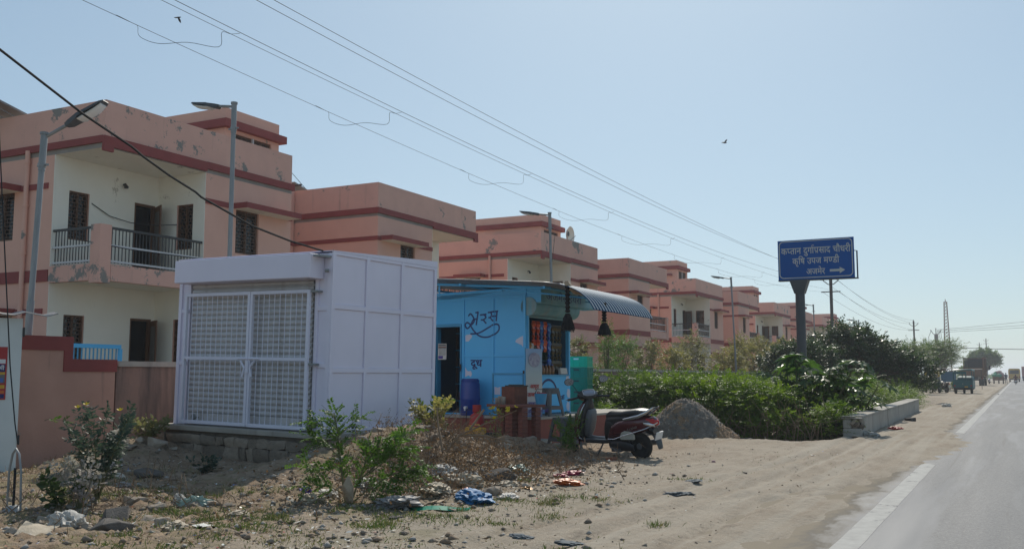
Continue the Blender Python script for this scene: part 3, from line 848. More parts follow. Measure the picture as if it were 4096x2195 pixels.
# solar water heaters on the roofs
def solar(x, y, lab):
    t = empty('solar_panel_rack', (x, y, 7.0), 0, lab, 'solar rack', 'racks of tilted panels on the roofs')
    s = MB()
    for yy in (-1.0, 1.0):
        h_ = 1.07 - .23 * yy; s.tube([(1.0, yy, 0), (1.0, yy, h_)], .03, 6); s.tube([(-.9, yy, 0), (-.9, yy, h_)], .03, 6); s.tube([(1.0, yy, .2), (-.9, yy, h_ - .1)], .025, 6)
    s.obj('rack', M_SIGNS, t)
    R = Matrix.Rotation(D2R(-13), 3, 'X')
    for k in range(7):
        s = MB(); s.obox((1.2 - .42 * k, 0, 1.12), (.36, 2.4, .05), R); s.obj('panel', M_SHEET, t)
    s = MB(); s.obox((0, 1.0, .85), (3.1, .06, .06), R); s.obox((0, -1.0, 1.31), (3.1, .06, .06), R); s.obj('rail', M_SIGNS, t)
solar(-23.9, 15.7 + .6, 'tilted panels on a frame above the left parapet of the nearest house')
solar(-24.4, 28.6, 'tilted panels on a frame seen between the first and second house roofs')
# dish on the third house's roof room
t = empty('satellite_dish', (-22.4, 50.4, 8.0), 0, 'round pale satellite dish beside the roof room of the third house', 'dish')
s = MB(); s.lathe([(.0, 0), (.2, .02), (.38, .09), (.5, .2), (.51, .2), (.38, .06), (0, -.03)], 22, 0, (0, 0, 0), 'x'); s.obj('reflector', M_CREAM, t, loc=(0, 0, 1.35), smooth=True)
s = MB(); s.tube([(-.05, 0, 0), (-.05, 0, 1.35)], .03, 6); s.tube([(0, 0, .95), (.5, 0, 1.3)], .015, 5); s.obj('mast', M_STEEL, t)
s = MB(); s.lathe([(.0, 0), (.14, .004), (.14, .01), (0, .012)], 16, 0, (.075, -.08, 1.42), 'x'); s.obj('printed_emblem', M_BLACK, t)

# ------------------------------------------------------------------ compound wall
t = empty('compound_wall', (-13.4, 11.5, 0), 0, 'dusty pink roadside wall with red coping at the left', 'wall')
s = MB(); s.box(-.23, 0, -1.9, -.84, -.3, 1.8); s.box(-.23, 0, -.84, .03, -.3, 1.5); s.obj('wall_face', M_WALL, t)
s = MB(); s.box(-.25, .02, -1.92, -.82, 1.8, 2.02); s.box(-.25, .02, -.98, -.82, 1.47, 1.8); s.box(-.25, .02, -.82, .05, 1.47, 1.67); s.obj('coping', M_BAND, t)
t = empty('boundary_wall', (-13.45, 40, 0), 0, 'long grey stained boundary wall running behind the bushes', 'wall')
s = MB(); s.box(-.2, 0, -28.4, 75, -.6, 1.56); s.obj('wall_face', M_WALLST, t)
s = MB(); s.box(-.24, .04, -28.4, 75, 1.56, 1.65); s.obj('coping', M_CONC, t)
me = MB().box(-.03, .07, -.16, .16, -.6, 1.56).mesh('wall_post', M_WALLST)
for k in range(27): put('wall_post', me, t, (0, -26 + 3.7 * k, 0))
t = empty('blue_railing', (-16.0, 13.35, 0.22), 0, 'light blue ground floor railing seen above the low wall', 'railing')
s = MB(); s.box(-.03, .03, -.8, .52, 1.72, 1.80); s.box(-.03, .03, .48, .55, -.2, 1.72); s.box(-.02, .02, -.8, .48, .85, .9); s.obj('frame', M_BLUE, t)
me = MB().box(-.01, .01, -.01, .01, .9, 1.72).mesh('bar', M_BLUED)
for k in range(14): put('bar', me, t, (0, -.75 + .09 * k, 0))

# ------------------------------------------------------------------ tin shed at the left edge
t = empty('tin_shed', (-12.95, 9.45, 0), D2R(-32), 'pale sheet metal shed at the left edge with posters on it', 'shed')
s = MB(); s.box(-.3, 0, -3.2, 0, .0, 2.24); s.obj('shed_wall', M_SHED, t)
n = 26; s = MB()
for i in range(n + 1):
    y = -3.3 + 3.75 * i / n; z = 2.30 + .028 * math.sin(i * math.pi * 2 / 3.2)
    s.v += [(-.5, y, z + .06), (.16, y, z)]
s.f = [(2 * i, 2 * i + 1, 2 * i + 3, 2 * i + 2) for i in range(n)]; s.m = [0] * n
o = s.obj('shed_roof', M_SHEET, t); md = o.modifiers.new('thickness', 'SOLIDIFY'); md.thickness = .012
for z in (1.98, .42):
    s = MB(); s.box(-.02, .02, .0, .03, z, z + .12); s.tube([(0, .02, z - .01), (0, .02, z + .13)], .012, 6); s.obj('hinge', M_BLACK, t)
s = MB(); s.box(.0, .012, -1.55, -.48, 1.06, 1.82); po = s.obj('poster', M_RED, t, loc=(0, .3, 0))
def yz(y0, z0, sx, x):
    return lambda a, b: (x, y0 + a * sx, z0 + b * sx)
s = MB()
s.box(.0121, .0135, -1.53, -.50, 1.08, 1.14, 3); s.box(.0121, .0135, -1.53, -.50, 1.3, 1.42, 4); s.box(.0121, .0135, -1.53, -.50, 1.42, 1.455, 1)
s.box(.0121, .0135, -1.53, -.50, 1.58, 1.64, 2); s.box(.0121, .0135, -.9, -.68, 1.46, 1.57, 1); s.box(.0121, .0135, -.67, -.5, 1.46, 1.57, 3); s.box(.0121, .0135, -1.53, -.91, 1.46, 1.57, 5)
s.box(.0121, .0135, -1.53, -.72, 1.75, 1.805, 1); s.box(.0121, .0135, -1.53, -.50, 1.15, 1.19, 6); s.box(.0121, .0135, -1.53, -.50, 1.22, 1.27, 1)
s.box(.0137, .0145, -1.2, -.62, 1.33, 1.38, 2); s.box(.0137, .0145, -.63, -.52, 1.31, 1.37, 5)
s.flat(T_JEET, yz(-.86, 1.655, .145, .0155), 2); s.flat(T_ACAD, yz(-1.02, 1.592, .058, .0155), 3); s.flat(T_AIR, yz(-.89, 1.49, .062, .0155), 0); s.flat(T_ARMY, yz(-.655, 1.49, .075, .0155), 2)
s.flat(T_ACAD, yz(-1.0, 1.228, .05, .0155), 0)
s.obj('printing', [M_RED, M_YEL, M_PLATE, M_NAVY, M_GREYPL, M_CAP, M_ORANGE], po, fix=False)
s = MB(); s.add([(.008, -.62, .5), (.008, -.50, .48), (.008, -.53, 1.0), (.008, -.56, 1.02)], [(0, 1, 2, 3)]); s.add([(.01, -.6, .51), (.01, -.52, .5), (.01, -.53, .62), (.01, -.56, .66)], [(0, 1, 2, 3)], 1); s.add([(.01, -.565, .68), (.01, -.53, .68), (.01, -.54, .85), (.01, -.555, .9)], [(0, 1, 2, 3)], 2)
s.obj('torn_poster', [M_PAPER, M_RED, M_NAVY], t, fix=False)
# ------------------------------------------------------------------ white kiosk on its stone plinth
KL, KD, KH = 3.36, 2.69, 2.72
KZ = .556
KROT = D2R(-3.92)
kn = (-9.185, 11.781)
kt = empty('kiosk', (kn[0], kn[1], KZ), KROT, 'closed white metal kiosk with roller shutter and barred gates on a stone plinth', 'kiosk')
kt.rotation_euler = (0, .019, KROT)                                  # it leans a little
s = MB(); s.box(-KL, 0, .1, KD, 0, KH - .02); s.box(-KL, -KL + .25, .03, .1, 0, KH - .1); s.box(-.33, 0, .03, .1, 0, KH - .02); s.box(-KL + .25, -.33, .03, .1, 2.3, KH - .1)
s.obj('body', M_WHITE, kt)
# side face: three by three sheet panels between proud strips
cols = [.04, .835, 1.735, KD]; rows = [.03, .93, 1.89, KH - .03]
s = MB()
for y in cols[:-1]: s.box(.0, .03, y - .035, y + .035, 0, KH)
s.box(0, .03, KD - .06, KD + .01, 0, KH)
yy = [.075, .80, .87, 1.70, 1.77, KD - .06]
for k in range(3):
    for z in (.93, 1.89): s.box(0, .026, yy[2 * k], yy[2 * k + 1], z - .035, z + .035)
    s.box(0, .026, yy[2 * k], yy[2 * k + 1], 0, .035); s.box(0, .026, yy[2 * k], yy[2 * k + 1], KH - .05, KH)
s.parts('frame_strip', M_WHITE, kt, bevel=.004)
for j in range(3):
    for k in range(3):
        a, b = yy[2 * k], yy[2 * k + 1]
        z0 = (.035, .965, 1.925)[j]; z1 = (.895, 1.855, KH - .05)[j]
        m = MB(); bow = .006
        nx = 5
        for i in range(nx):
            for q in range(nx):
                u, v = i / (nx - 1), q / (nx - 1)
                m.v.append((.004 + bow * math.sin(u * math.pi) * math.sin(v * math.pi) * (1 if (j + k) % 2 else -.3), a + .006 + (b - a - .012) * u, z0 + .006 + (z1 - z0 - .012) * v))
        for i in range(nx - 1):
            for q in range(nx - 1): m.f.append((i * nx + q, i * nx + nx + q, i * nx + nx + q + 1, i * nx + q + 1)); m.m.append(0)
        m.obj('panel', M_WHITE, kt, smooth=True)
# front strips left and right of the gates
s = MB(); s.box(-.31, -.25, .0, .03, 0, KH - .05); s.box(-.07, 0, .0, .03, 0, KH - .02)
for z in (1.0, 1.86): s.box(-.25, -.07, .005, .03, z - .035, z + .035)
s.box(-KL, -KL + .07, -.0, .03, -.3, KH - .1)
for z in (1.0, 1.86): s.box(-KL + .07, -KL + .24, .005, .03, z - .03, z + .03)
s.parts('front_strip', M_WHITE, kt, bevel=.004)
# fascia box over the shutter
s = MB(); s.box(-KL + .22, -.16, -.30, .02, 2.30, KH - .05); s.obj('fascia', M_WHITE, kt, bevel=.012)
s = MB(); s.prism([(-.02, KH + .001), (KD + .01, KH + .001), (KD + .01, KH + .11), (-.02, KH + .012)], lambda a, b: (-KL - .02, a, b), lambda a, b: (.031, a, b)); s.obj('top_sheet', M_WHITE, kt)
s = MB(); s.box(-.14, .0, -.25, .0, KH - .10, KH - .07); s.tube([(-.05, -.08, KH - .3), (.0, -.05, KH - .3)], .03, 6); s.parts('bracket', M_STEEL, kt)
# roller shutter
sh = MB().box(-KL + .27, -.35, .075, .09, .12, 2.3).obj('shutter', M_SHUT, kt)
prof = [(.012, 0), (-.008, .005), (-.026, .02), (-.032, .042), (-.028, .066), (-.012, .078), (.012, .082), (.012, .088)]
m = MB(); L = KL - .66
for x in (0, L):
    for d, z in prof: m.v.append((x, d, z))
k = len(prof)
m.f = [(i, i + k, i + k + 1, i + 1) for i in range(k - 1)]; m.m = [0] * (k - 1)
slat = m.mesh('slat', M_SHUT, smooth=True, angle=50)
rr = random.Random(5)
for i in range(24): put('slat', slat, sh, (-KL + .28, .07 + rr.uniform(-.002, .002), .19 + i * .0885))
s = MB(); s.box(-KL + .28, -.38, .04, .07, .03, .185); s.obj('bottom_rail', M_SHUT, sh, bevel=.006)
for x in (-KL + .45, -.52):
    s = MB(); s.lathe([(.0, -.02), (.045, -.02), (.05, 0), (.05, .02)], 12, 0, (x, .03, .12), 'y'); s.box(x + .05, x + .12, .02, .035, .11, .13); s.obj('lock', M_STEEL, sh)
# two barred gates
gx0, gx1 = -3.09, -.325
mid = (gx0 + gx1) / 2 + .13
bar = MB().tube([(0, 0, 0), (0, 0, 1)], .0065, 6).mesh('bar', M_BARS, smooth=True)
for (a, b) in ((gx0, mid - .006), (mid + .006, gx1)):
    g = MB(); y0, y1 = -.105, -.06
    g.box(a, a + .05, y0, y1, .03, 2.14); g.box(b - .05, b, y0, y1, .03, 2.14)
    for z in (.03, 1.06, 2.09): g.box(a + .05, b - .05, y0, y1, z, z + .05)
    ga = g.obj('gate', M_BARS, kt, bevel=.004)
    nb = int(round((b - a - .1) / .118))
    for i in range(1, nb):
        x = a + .05 + (b - a - .1) * i / nb
        o = put('bar', bar, ga, (x, -.083, .08)); o.scale = (1, 1, .98)
        o = put('bar', bar, ga, (x, -.083, 1.11)); o.scale = (1, 1, .98)
s = MB(); s.tube([(mid - .2, -.115, 1.085), (mid + .25, -.115, 1.085)], .014, 8)
s.box(mid - .03, mid + .03, -.125, -.11, .86, 1.05)
for sx in (-1, 1): s.tube([(mid + sx * .15, -.11, 1.05), (mid + sx * .06, -.115, .94), (mid + sx * .1, -.12, .8)], .018, 6)
s.obj('latch', M_BARS, kt)
for z in (.15, 1.0, 2.1):
    s = MB(); s.box(gx1 - .01, gx1 + .14, -.085, .03, z, z + .03); s.obj('hinge', M_STEEL, kt)
s = MB(); s.box(-.29, -.2, -.06, .0, .06, .2); s.tube([(-.24, -.05, .08), (-.24, -.06, .0), (-.2, -.06, -.03)], .015, 6); s.obj('padlock', M_BLACK, kt)
# plinth of stones
pt = empty('stone_plinth', (kn[0], kn[1], 0), KROT, 'rough stone plinth under the white kiosk', 'plinth')
pt.rotation_euler = (0, .019, KROT)
s = MB(); s.box(-KL - .08, .10, -.12, KD + .1, -.3, KZ - .08); s.obj('mortar_core', M_MORTAR, pt)
s = MB(); x = -KL - .14
lip = [(-KL - .16, -.2), (.18, -.2), (.2, KD + .15), (-KL - .16, KD + .15)]
s.prism(lip, lambda a, b: (a, b, KZ - .085), lambda a, b: (a, b, KZ - .004)); s.obj('concrete_lip', M_CONC, pt, bevel=.012)
def stone_mesh(seed, sub=2, flat=1.0, jag=.22, mat=None, name='stone'):
    rng = random.Random(seed)
    bm = bmesh.new()
    pts = [Vector((rng.gauss(0, 1), rng.gauss(0, 1), rng.gauss(0, 1))).normalized() * rng.uniform(.78, 1.0) for _ in range(16)]
    for p in pts: bm.verts.new((p.x * .5, p.y * .5, p.z * .5 * flat))
    r = bmesh.ops.convex_hull(bm, input=bm.verts)
    bmesh.ops.delete(bm, geom=[v for v in bm.verts if not v.link_faces], context='VERTS')
    bmesh.ops.bevel(bm, geom=bm.edges[:], offset=.03, segments=1, affect='EDGES', clamp_overlap=True)
    me = bpy.data.meshes.new(name); bm.to_mesh(me); bm.free()
    me.materials.append(mat or M_STONE2)
    return me
def block_mesh(seed):
    rng = random.Random(seed)
    bm = bmesh.new(); bmesh.ops.create_cube(bm, size=1)
    bmesh.ops.subdivide_edges(bm, edges=bm.edges[:], cuts=2, use_grid_fill=True)
    off = Vector((rng.uniform(0, 50), 0, 0))
    for v in bm.verts:
        p = v.co.copy(); d = Vector((mnoise.noise(p * 1.6 + off), mnoise.noise(p * 1.6 + off + Vector((9, 0, 0))), mnoise.noise(p * 1.6 + off + Vector((0, 9, 0)))))
        q = p.normalized() * .62; v.co = p.lerp(q, .32) + d * .16
    me = bpy.data.meshes.new('stone'); bm.to_mesh(me); bm.free(); me.materials.append(M_STONE)
    me.polygons.foreach_set('use_smooth', [True] * len(me.polygons)); me.set_sharp_from_angle(angle=D2R(28))
    return me
blocks = [block_mesh(i) for i in range(10)]
rr = random.Random(11)
def course(axis, a, b, off):
    z = -.12
    while z < KZ - .12:
        h = rr.uniform(.13, .24); h = min(h, KZ - .085 - z)
        if h < .06: break
        x = a
        while x < b - .03:
            w = min(rr.uniform(.14, .46), b - x)
            c = (x + w / 2, off, z + h / 2) if axis == 'x' else (off, x + w / 2, z + h / 2)
            o = put('stone', rr.choice(blocks), pt, c)
            o.scale = (w * .99, .24, h * 1.0) if axis == 'x' else (.24, w * .99, h * 1.0)
            o.rotation_euler = (rr.uniform(-.06, .06), rr.uniform(-.09, .09), rr.uniform(-.05, .05))
            if axis == 'x' and abs(x + w / 2 + 2.9) < .12 and .2 < z + h / 2 < .45: o['label'] = 'stone splashed with white paint'; o.data = paintstone
            x += w
        z += h
paintstone = blocks[0].copy(); paintstone.materials.clear(); paintstone.materials.append(pm('white_splashed_stone', (.5, .5, .52), (.28, .24, .2), 3, .9, .3, 25))
course('x', -KL - .1, .16, -.1)
course('y', -.1, KD + .1, .1)

# ------------------------------------------------------------------ blue kiosk
BZ, BL, BD, BH = .6, 3.0, 1.92, 2.62
bt = empty('blue_kiosk', (-8.9, 17.9, BZ), D2R(-4), 'bright blue painted metal milk kiosk with hindi lettering and open counter', 'kiosk')
s = MB()
# walls: left (y=0), back, right (y=BD); counter front at x=0
wall_y(s, 0, .04, -BL, 0, 0, BH - .14, [(-2.30, -1.60, .02, 1.84)])
s.box(-BL, -BL + .04, .04, BD, 0, 2.3); s.box(-BL + .04, 0, BD - .04, BD, 0, BH)
s.add([(-BL, 0, 2.30), (-BL, .04, 2.30), (0, .04, BH), (0, 0, BH), (-BL, 0, BH - .141), (-BL, .04, BH - .141), (0, .04, BH - .139), (0, 0, BH - .139)], [(0, 1, 2, 3), (7, 6, 5, 4), (0, 4, 5, 1), (2, 6, 7, 3), (0, 3, 7, 4), (1, 5, 6, 2)])
s.obj('wall', M_BLUE, bt)
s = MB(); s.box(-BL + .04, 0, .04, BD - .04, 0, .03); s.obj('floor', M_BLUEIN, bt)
s = MB(); s.prism([(-BL, 2.30), (.0, BH), (.0, BH + .03), (-BL, 2.33)], lambda a, b: (a, -.01, b), lambda a, b: (a, BD + .01, b)); s.obj('ceiling_sheet', M_BLUED, bt)
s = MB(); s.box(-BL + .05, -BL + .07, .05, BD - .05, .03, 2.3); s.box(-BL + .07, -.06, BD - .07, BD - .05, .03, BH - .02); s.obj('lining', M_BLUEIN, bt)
s = MB()
for x in (-1.545, -.80, -.03): s.box(x - .03, x + .03, -.022, 0, 0, BH - .16)
for a, b in ((-1.515, -.83), (-.77, -.06)):
    s.box(a, b, -.018, 0, 1.19, 1.25); s.box(a, b, -.018, 0, 0, .04); s.box(a, b, -.018, 0, BH - .22, BH - .16)
s.box(-BL, -1.575, -.018, 0, BH - .24, BH - .18)
s.parts('frame_strip', M_BLUE, bt, bevel=.004)
s = MB(); s.box(-2.36, -2.30, -.05, .06, 0, 1.90); s.box(-1.60, -1.576, -.05, .06, 0, 1.90); s.box(-2.30, -1.60, -.05, .06, 1.84, 1.90); s.obj('door_frame', M_BLUED, bt, bevel=.005)
s = MB(); s.box(-2.29, -2.27, .06, .2, .02, 1.82); s.obj('open_door_leaf', M_BLUED, bt)
s = MB(); s.box(-1.585, -1.56, -.075, -.05, .95, 1.05); s.tube([(-1.57, -.06, .95), (-1.57, -.08, .9)], .012, 6); s.obj('padlock', M_BLACK, bt)
# hatch
s = MB(); s.box(-.76, -.07, -.03, -.0185, .06, .82, 0); s.obj('hatch', M_BLUE, bt, bevel=.006)
s = MB(); s.box(-.80, -.765, -.036, -.0185, .05, .86); s.box(-.765, -.04, -.036, -.0185, .83, .86); s.box(-.065, -.04, -.036, -.0185, .05, .83); s.parts('hatch_frame', M_BLUED, bt)
s = MB(); s.box(-.045, -.02, -.06, -.03, .85, .91); s.obj('hatch_lock', M_BLACK, bt)
# counter front
s = MB(); s.box(-.04, 0, .04, BD - .04, 0, .8); s.obj('counter_front', M_BLUE, bt)
s = MB(); s.box(-.42, .03, .045, BD - .045, .8, .83); s.obj('counter_top', M_BLUED, bt)
for a_, b_ in ((.0405, .10), (BD - .10, BD - .0405)): s = MB(); s.box(-.06, .02, a_, b_, .83, 2.1); s.obj('counter_post', M_BLUE, bt)
s = MB(); s.lathe([(.19, .0), (.19, BD - .0)], 18, 0, (.06, .0, 2.22), 'y'); s.obj('shutter_roll', M_TEAL, bt, smooth=True)
s = MB(); s.box(-.02, .0, .1, BD - .1, 2.0, 2.14); s.obj('shutter_edge', M_TEAL, bt)
s = MB(); s.box(.0, .34, .02, .04, 2.30, BH - .005); s.obj('fascia_end', M_BLUE, bt)
s = MB(); s.box(.0, .335, .04, 2.55, 2.27, BH - .02); s.obj('fascia', M_TEAL, bt, bevel=.02)
s = MB(); s.flat(T_DAIRY, lambda a, b: (.3362, .25 + a * .34, 2.36 + b * .22)); s.obj('lettering', M_INK, bt, fix=False)
# painted writing on the left wall: x runs from the door post to the corner
V, P = [], []
def brush(pts, w=.034): stroke_poly(pts, w, V, P)
def cr(pts, n=6):
    out = []
    q = [pts[0]] + pts + [pts[-1]]
    for i in range(1, len(q) - 2):
        for k in range(n):
            t = k / n; p0, p1, p2, p3 = q[i - 1], q[i], q[i + 1], q[i + 2]
            out.append(tuple(.5 * (2 * p1[j] + (p2[j] - p0[j]) * t + (2 * p0[j] - 5 * p1[j] + 4 * p2[j] - p3[j]) * t * t + (3 * p1[j] - p0[j] - 3 * p2[j] + p3[j]) * t ** 3) for j in (0, 1)))
    out.append(pts[-1]); return out
# coordinates in the photographed patch: unit = width of one wall panel strip; origin at left foot
S = lambda pts: cr([((x - 470) * .00178 - 1.50, (1245 - y) * .00190) for x, y in pts])
brush(S([(515, 160), (545, 135), (580, 165), (600, 210), (578, 245), (545, 262)]))
brush(S([(545, 255), (500, 230), (472, 255), (488, 290), (520, 290), (560, 240), (590, 200), (650, 195)]))
brush(S([(655, 120), (640, 190), (628, 262)])); brush(S([(615, 125), (662, 118)]))
brush(S([(545, 262), (600, 330), (680, 385), (780, 398), (880, 372), (940, 330), (945, 275), (900, 258), (820, 285), (720, 330), (640, 355), (545, 357)]))
brush(S([(680, 152), (772, 145)])); brush(S([(735, 150), (765, 178), (728, 205), (692, 205)])); brush(S([(728, 205), (755, 235), (772, 246)]))
brush(S([(790, 128), (935, 116)])); brush(S([(828, 125), (852, 150), (822, 182), (798, 182)])); brush(S([(825, 182), (862, 215), (878, 224)])); brush(S([(852, 172), (918, 168)])); brush(S([(918, 118), (908, 226)]))
m = MB()
for f_ in P:                                                          # the brush ran over the proud strip as well
    mx = sum(V[i][0] for i in f_) / len(f_); dy = -.0225 if abs(mx + .80) < .034 else 0
    m.add([(V[i][0], dy - .003 - .0006 * (k_ % 2), V[i][1]) for k_, i in enumerate(f_)], [tuple(range(len(f_)))])
m.flat(T_DUDH, lambda a, b: (-1.35 + a * .245, -.0045, 1.0 + b * .215))
m.obj('lettering', M_INK, bt, fix=False)
blob = lambda pts: [((x - 470) * .00178 - 1.50, (1245 - y) * .00190) for x, y in pts]
m = MB()
for pts in ([(475, 375), (500, 366), (545, 364), (572, 380), (560, 405), (520, 440), (478, 442)], [(475, 725), (495, 760), (520, 772), (555, 768), (572, 800), (555, 835), (525, 815), (475, 832)]):
    q = blob(pts); m = MB(); m.add([(x, -.004, z) for x, z in q], [tuple(range(len(q)))]); m.obj('painted_patch', M_SPLASH, bt, fix=False)
m = MB(); m.add([(-.06, -.004, 1.62), (-.06, -.004, 1.37), (-.1, -.004, 1.43), (-.2, -.004, 1.47), (-.255, -.004, 1.5), (-.23, -.004, 1.545), (-.12, -.004, 1.6)], [tuple(range(7))]); m.obj('painted_patch', M_SPLASH, bt, fix=False)
m = MB(); m.add([(-.74, -.0315, .58), (-.66, -.0315, .56), (-.6, -.0315, .58), (-.6, -.0315, .42), (-.74, -.0315, .42)], [tuple(range(5))]); m.obj('painted_patch', M_SPLASH, bt, fix=False)
for y, z in ((1.74, .66), (1.78, .36), (1.76, .08), (.13, .5)):
    m = MB(); m.add([(.004, y + dy, z + dz) for dy, dz in ((0, .16), (.1, .15), (.12, .05), (.1, -.04), (.0, -.02), (-.04, .06))], [tuple(range(6))]); m.obj('painted_patch', M_SPLASH, bt, fix=False)
V, P = [], []
stroke_poly([(.93 + .36 * math.cos(a), .42 + .3 * math.sin(a)) for a in np.linspace(0.1, 2.9, 20)], .05, V, P); stroke_poly([(.65, .38), (.9, .45), (1.28, .52)], .05, V, P); stroke_poly([(.78, .12), (.9, .25), (1.05, .12)], .04, V, P)
m = MB(); m.add([(.005, y, z) for y, z in V], P); m.flat(T_TAZA, lambda a, b: (.006, 1.36 + a * .15, .25 + a * .03 + b * .15)); m.flat(T_AJ, lambda a, b: (.006, .5 + a * .2, .1 + b * .2)); m.obj('counter_lettering', M_NAVY, bt, fix=False)
# shelves seen through the door
t = empty('shelf_rack', (-2.55, 0, 0), 0, 'steel shelf rack inside the blue kiosk doorway', 'shelf rack')
t.location = (-11.0, 19.25, BZ + .03); t.rotation_euler = (0, 0, D2R(-4))
s = MB()
for x in (-.34, .0, .95): s.box(x - .02, x + .02, -.02, .02, 0, 1.9)
s.parts('upright', M_GREYPL, t)
for k in range(5):
    s = MB(); s.box(-.36, 1.0, -.03, .3, .2 + .38 * k, .225 + .38 * k); s.obj('shelf', M_BLUED, t)
jr = random.Random(9)
jarm = {}
for nm, mt in (('green_jar', M_BGREEN), ('amber_jar', M_AMBER), ('red_packet', M_RED), ('tan_packet', M_CARD)):
    s = MB(); s.lathe([(.045, 0), (.05, .02), (.05, .17), (.03, .2), (.03, .24), (0, .245)], 10); jarm[nm] = s.mesh('jar', mt, smooth=True)
for k in range(5):
    for i in range(7):
        if jr.random() < .25: continue
        nm = jr.choice(list(jarm)); x = -.28 + .19 * i + jr.uniform(-.03, .03)
        o = put('jar', jarm[nm], None, (0, 0, 0))
        p = Matrix.Translation(t.location) @ Matrix.Rotation(D2R(-4), 4, 'Z') @ Vector((x, .1, .227 + .38 * k))
        o.location = p; tag(o, {'green_jar': 'green jar', 'amber_jar': 'amber jar', 'red_packet': 'red packet', 'tan_packet': 'tan packet'}[nm] + ' on the dim shelves inside the blue kiosk door, %s shelf' % ('lowest', 'second lowest', 'middle', 'second highest', 'top')[k], 'jar', 'goods on the kiosk shelves')
# notice sheet hanging in the doorway
t = MB().box(-.11, .11, -.002, .002, -.17, .17).obj('notice_sheet', M_PAPER); t.location = (-10.96, 18.0, 1.92); t.rotation_euler = (0, 0, D2R(-4)); tag(t, 'printed notice sheet hung in the blue kiosk doorway', 'notice')
s = MB()
for i, (a, b, c) in enumerate(((.12, .155, 3), (.07, .11, 0), (.09, .1, 2), (-.15, -.09, 1))): s.box(-.1, .1 if i < 3 else .02, -.0035, -.0021, a, b, c)
for k in range(7): s.box(-.09, .09, -.0035, -.0021, .05 - k * .02, .056 - k * .02, 0)
s.obj('print', [M_GREYPL, M_PURP, M_ORANGE, M_DOORG], t, fix=False)
# roof over the blue kiosk: flat sheet, rolled awning edge, tube frame
t = empty('kiosk_roof', (-9.0, 18.2, 3.3), 0, 'sheet roof over the blue kiosk ending in a curved blue awning with pale painted glint stripes', 'awning')
prof = [(-11.9, 3.46), (-8.6, 3.23), (-7.95, 3.18), (-7.62, 3.13), (-7.36, 3.04), (-7.16, 2.93), (-7.0, 2.78), (-6.9, 2.62)]
Y0, Y1 = 16.7, 20.0
s = MB(); n = 60
for i in range(n + 1):
    y = Y0 + (Y1 - Y0) * i / n; dz = .011 * math.sin(i * math.pi * .66)
    for x, z in prof[:4]: s.v.append((x + 9.0, y - 18.2, z - 3.3 + dz))
for i in range(n):
    for j in range(3): s.f.append((i * 4 + j, i * 4 + j + 1, i * 4 + 5 + j, i * 4 + 4 + j)); s.m.append(0)
o = s.obj('roof_sheet', M_SHEET, t, smooth=True); o.modifiers.new('thickness', 'SOLIDIFY').thickness = .008
s = MB(); q = prof[3:]
pq = cr(q, 3)
for y in (Y0, Y1):
    for x, z in pq: s.v.append((x + 9.0, y - 18.2, z - 3.3))
k = len(pq); s.f = [(i, i + 1, i + 1 + k, i + k) for i in range(k - 1)]; s.m = [0] * (k - 1)
o = s.obj('awning_sheet', M_AWN, t, smooth=True); o.modifiers.new('thickness', 'SOLIDIFY').thickness = .006
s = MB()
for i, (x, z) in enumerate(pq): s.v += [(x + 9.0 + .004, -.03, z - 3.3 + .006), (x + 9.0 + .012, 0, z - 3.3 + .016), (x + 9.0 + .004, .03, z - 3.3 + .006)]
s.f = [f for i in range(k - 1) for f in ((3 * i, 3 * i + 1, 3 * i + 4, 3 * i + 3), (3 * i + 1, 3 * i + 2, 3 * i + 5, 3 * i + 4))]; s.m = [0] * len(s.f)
rib = s.mesh('stripe', M_AWNW, smooth=True)  # thin pale ribs, coloured as if the sun glinted on them
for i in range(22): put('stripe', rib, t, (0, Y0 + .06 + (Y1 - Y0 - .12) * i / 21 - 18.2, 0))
s = MB()
def tb(a, b, r=.028): s.tube([(a[0] + 9.0, a[1] - 18.2, a[2] - 3.3), (b[0] + 9.0, b[1] - 18.2, b[2] - 3.3)], r, 6)
for y in (16.95, 19.9):
    tb((-11.9, y, 3.36), (-7.9, y, 3.08)); tb((-11.9, y, 3.0), (-8.95, y, 3.08)); tb((-10.4, y, 3.25), (-10.4, y, 3.0), .02); tb((-11.6, y, 3.35), (-11.6, y, 2.9), .02)
    tb((-11.85, y, .0), (-11.85, y, 3.3)); tb((-8.95, y, 3.1), (-7.1, y, 2.85), .015)
for x, z in ((-11.8, 3.35), (-9.8, 3.21), (-7.95, 3.08)): tb((x, 16.75, z), (x, 19.95, z))
s.parts('frame_tube', M_BLUED, t, smooth=True)
s = MB(); s.tube([(1.55, -1.5, -.17), (1.15, -.2, -.22), (1.2, 1.5, -.2)], .05, 6); s.obj('rolled_sheet', M_CARD, t, smooth=True)
# black tassels against the evil eye
def tassel(loc, L, lab):
    t = empty('black_tassel', loc, 0, lab, 'tassel', 'black tassels hanging from the kiosk roof')
    r = random.Random(int(loc[1] * 10)); s = MB(); pr = []
    n = 7
    for i in range(n):
        z = -L * .62 * i / n; pr += [(.035, z), (.055, z - L * .03), (.035, z - L * .07)]
    s.lathe(pr[::-1], 10); s.obj('knotted_cord', M_HAIR, t, smooth=True)
    s = MB(); z = -L * .62
    s.lathe([(.0, z - L * .38), (.12, z - L * .37), (.115, z - L * .3), (.085, z - L * .1), (.04, z)], 14)
    for i in range(70):
        a = r.uniform(0, 6.28); d = r.uniform(.09, .135); s.tube([(.05 * math.cos(a), .05 * math.sin(a), z - .02), (d * .85 * math.cos(a), d * .85 * math.sin(a), z - L * .25), (d * math.cos(a), d * math.sin(a), z - L * r.uniform(.33, .42))], .006, 3)
    s.obj('fringe', M_HAIR, t)
tassel((-7.5, 16.85, 3.1), .85, 'bigger black tassel hanging before the kiosk fascia lettering')
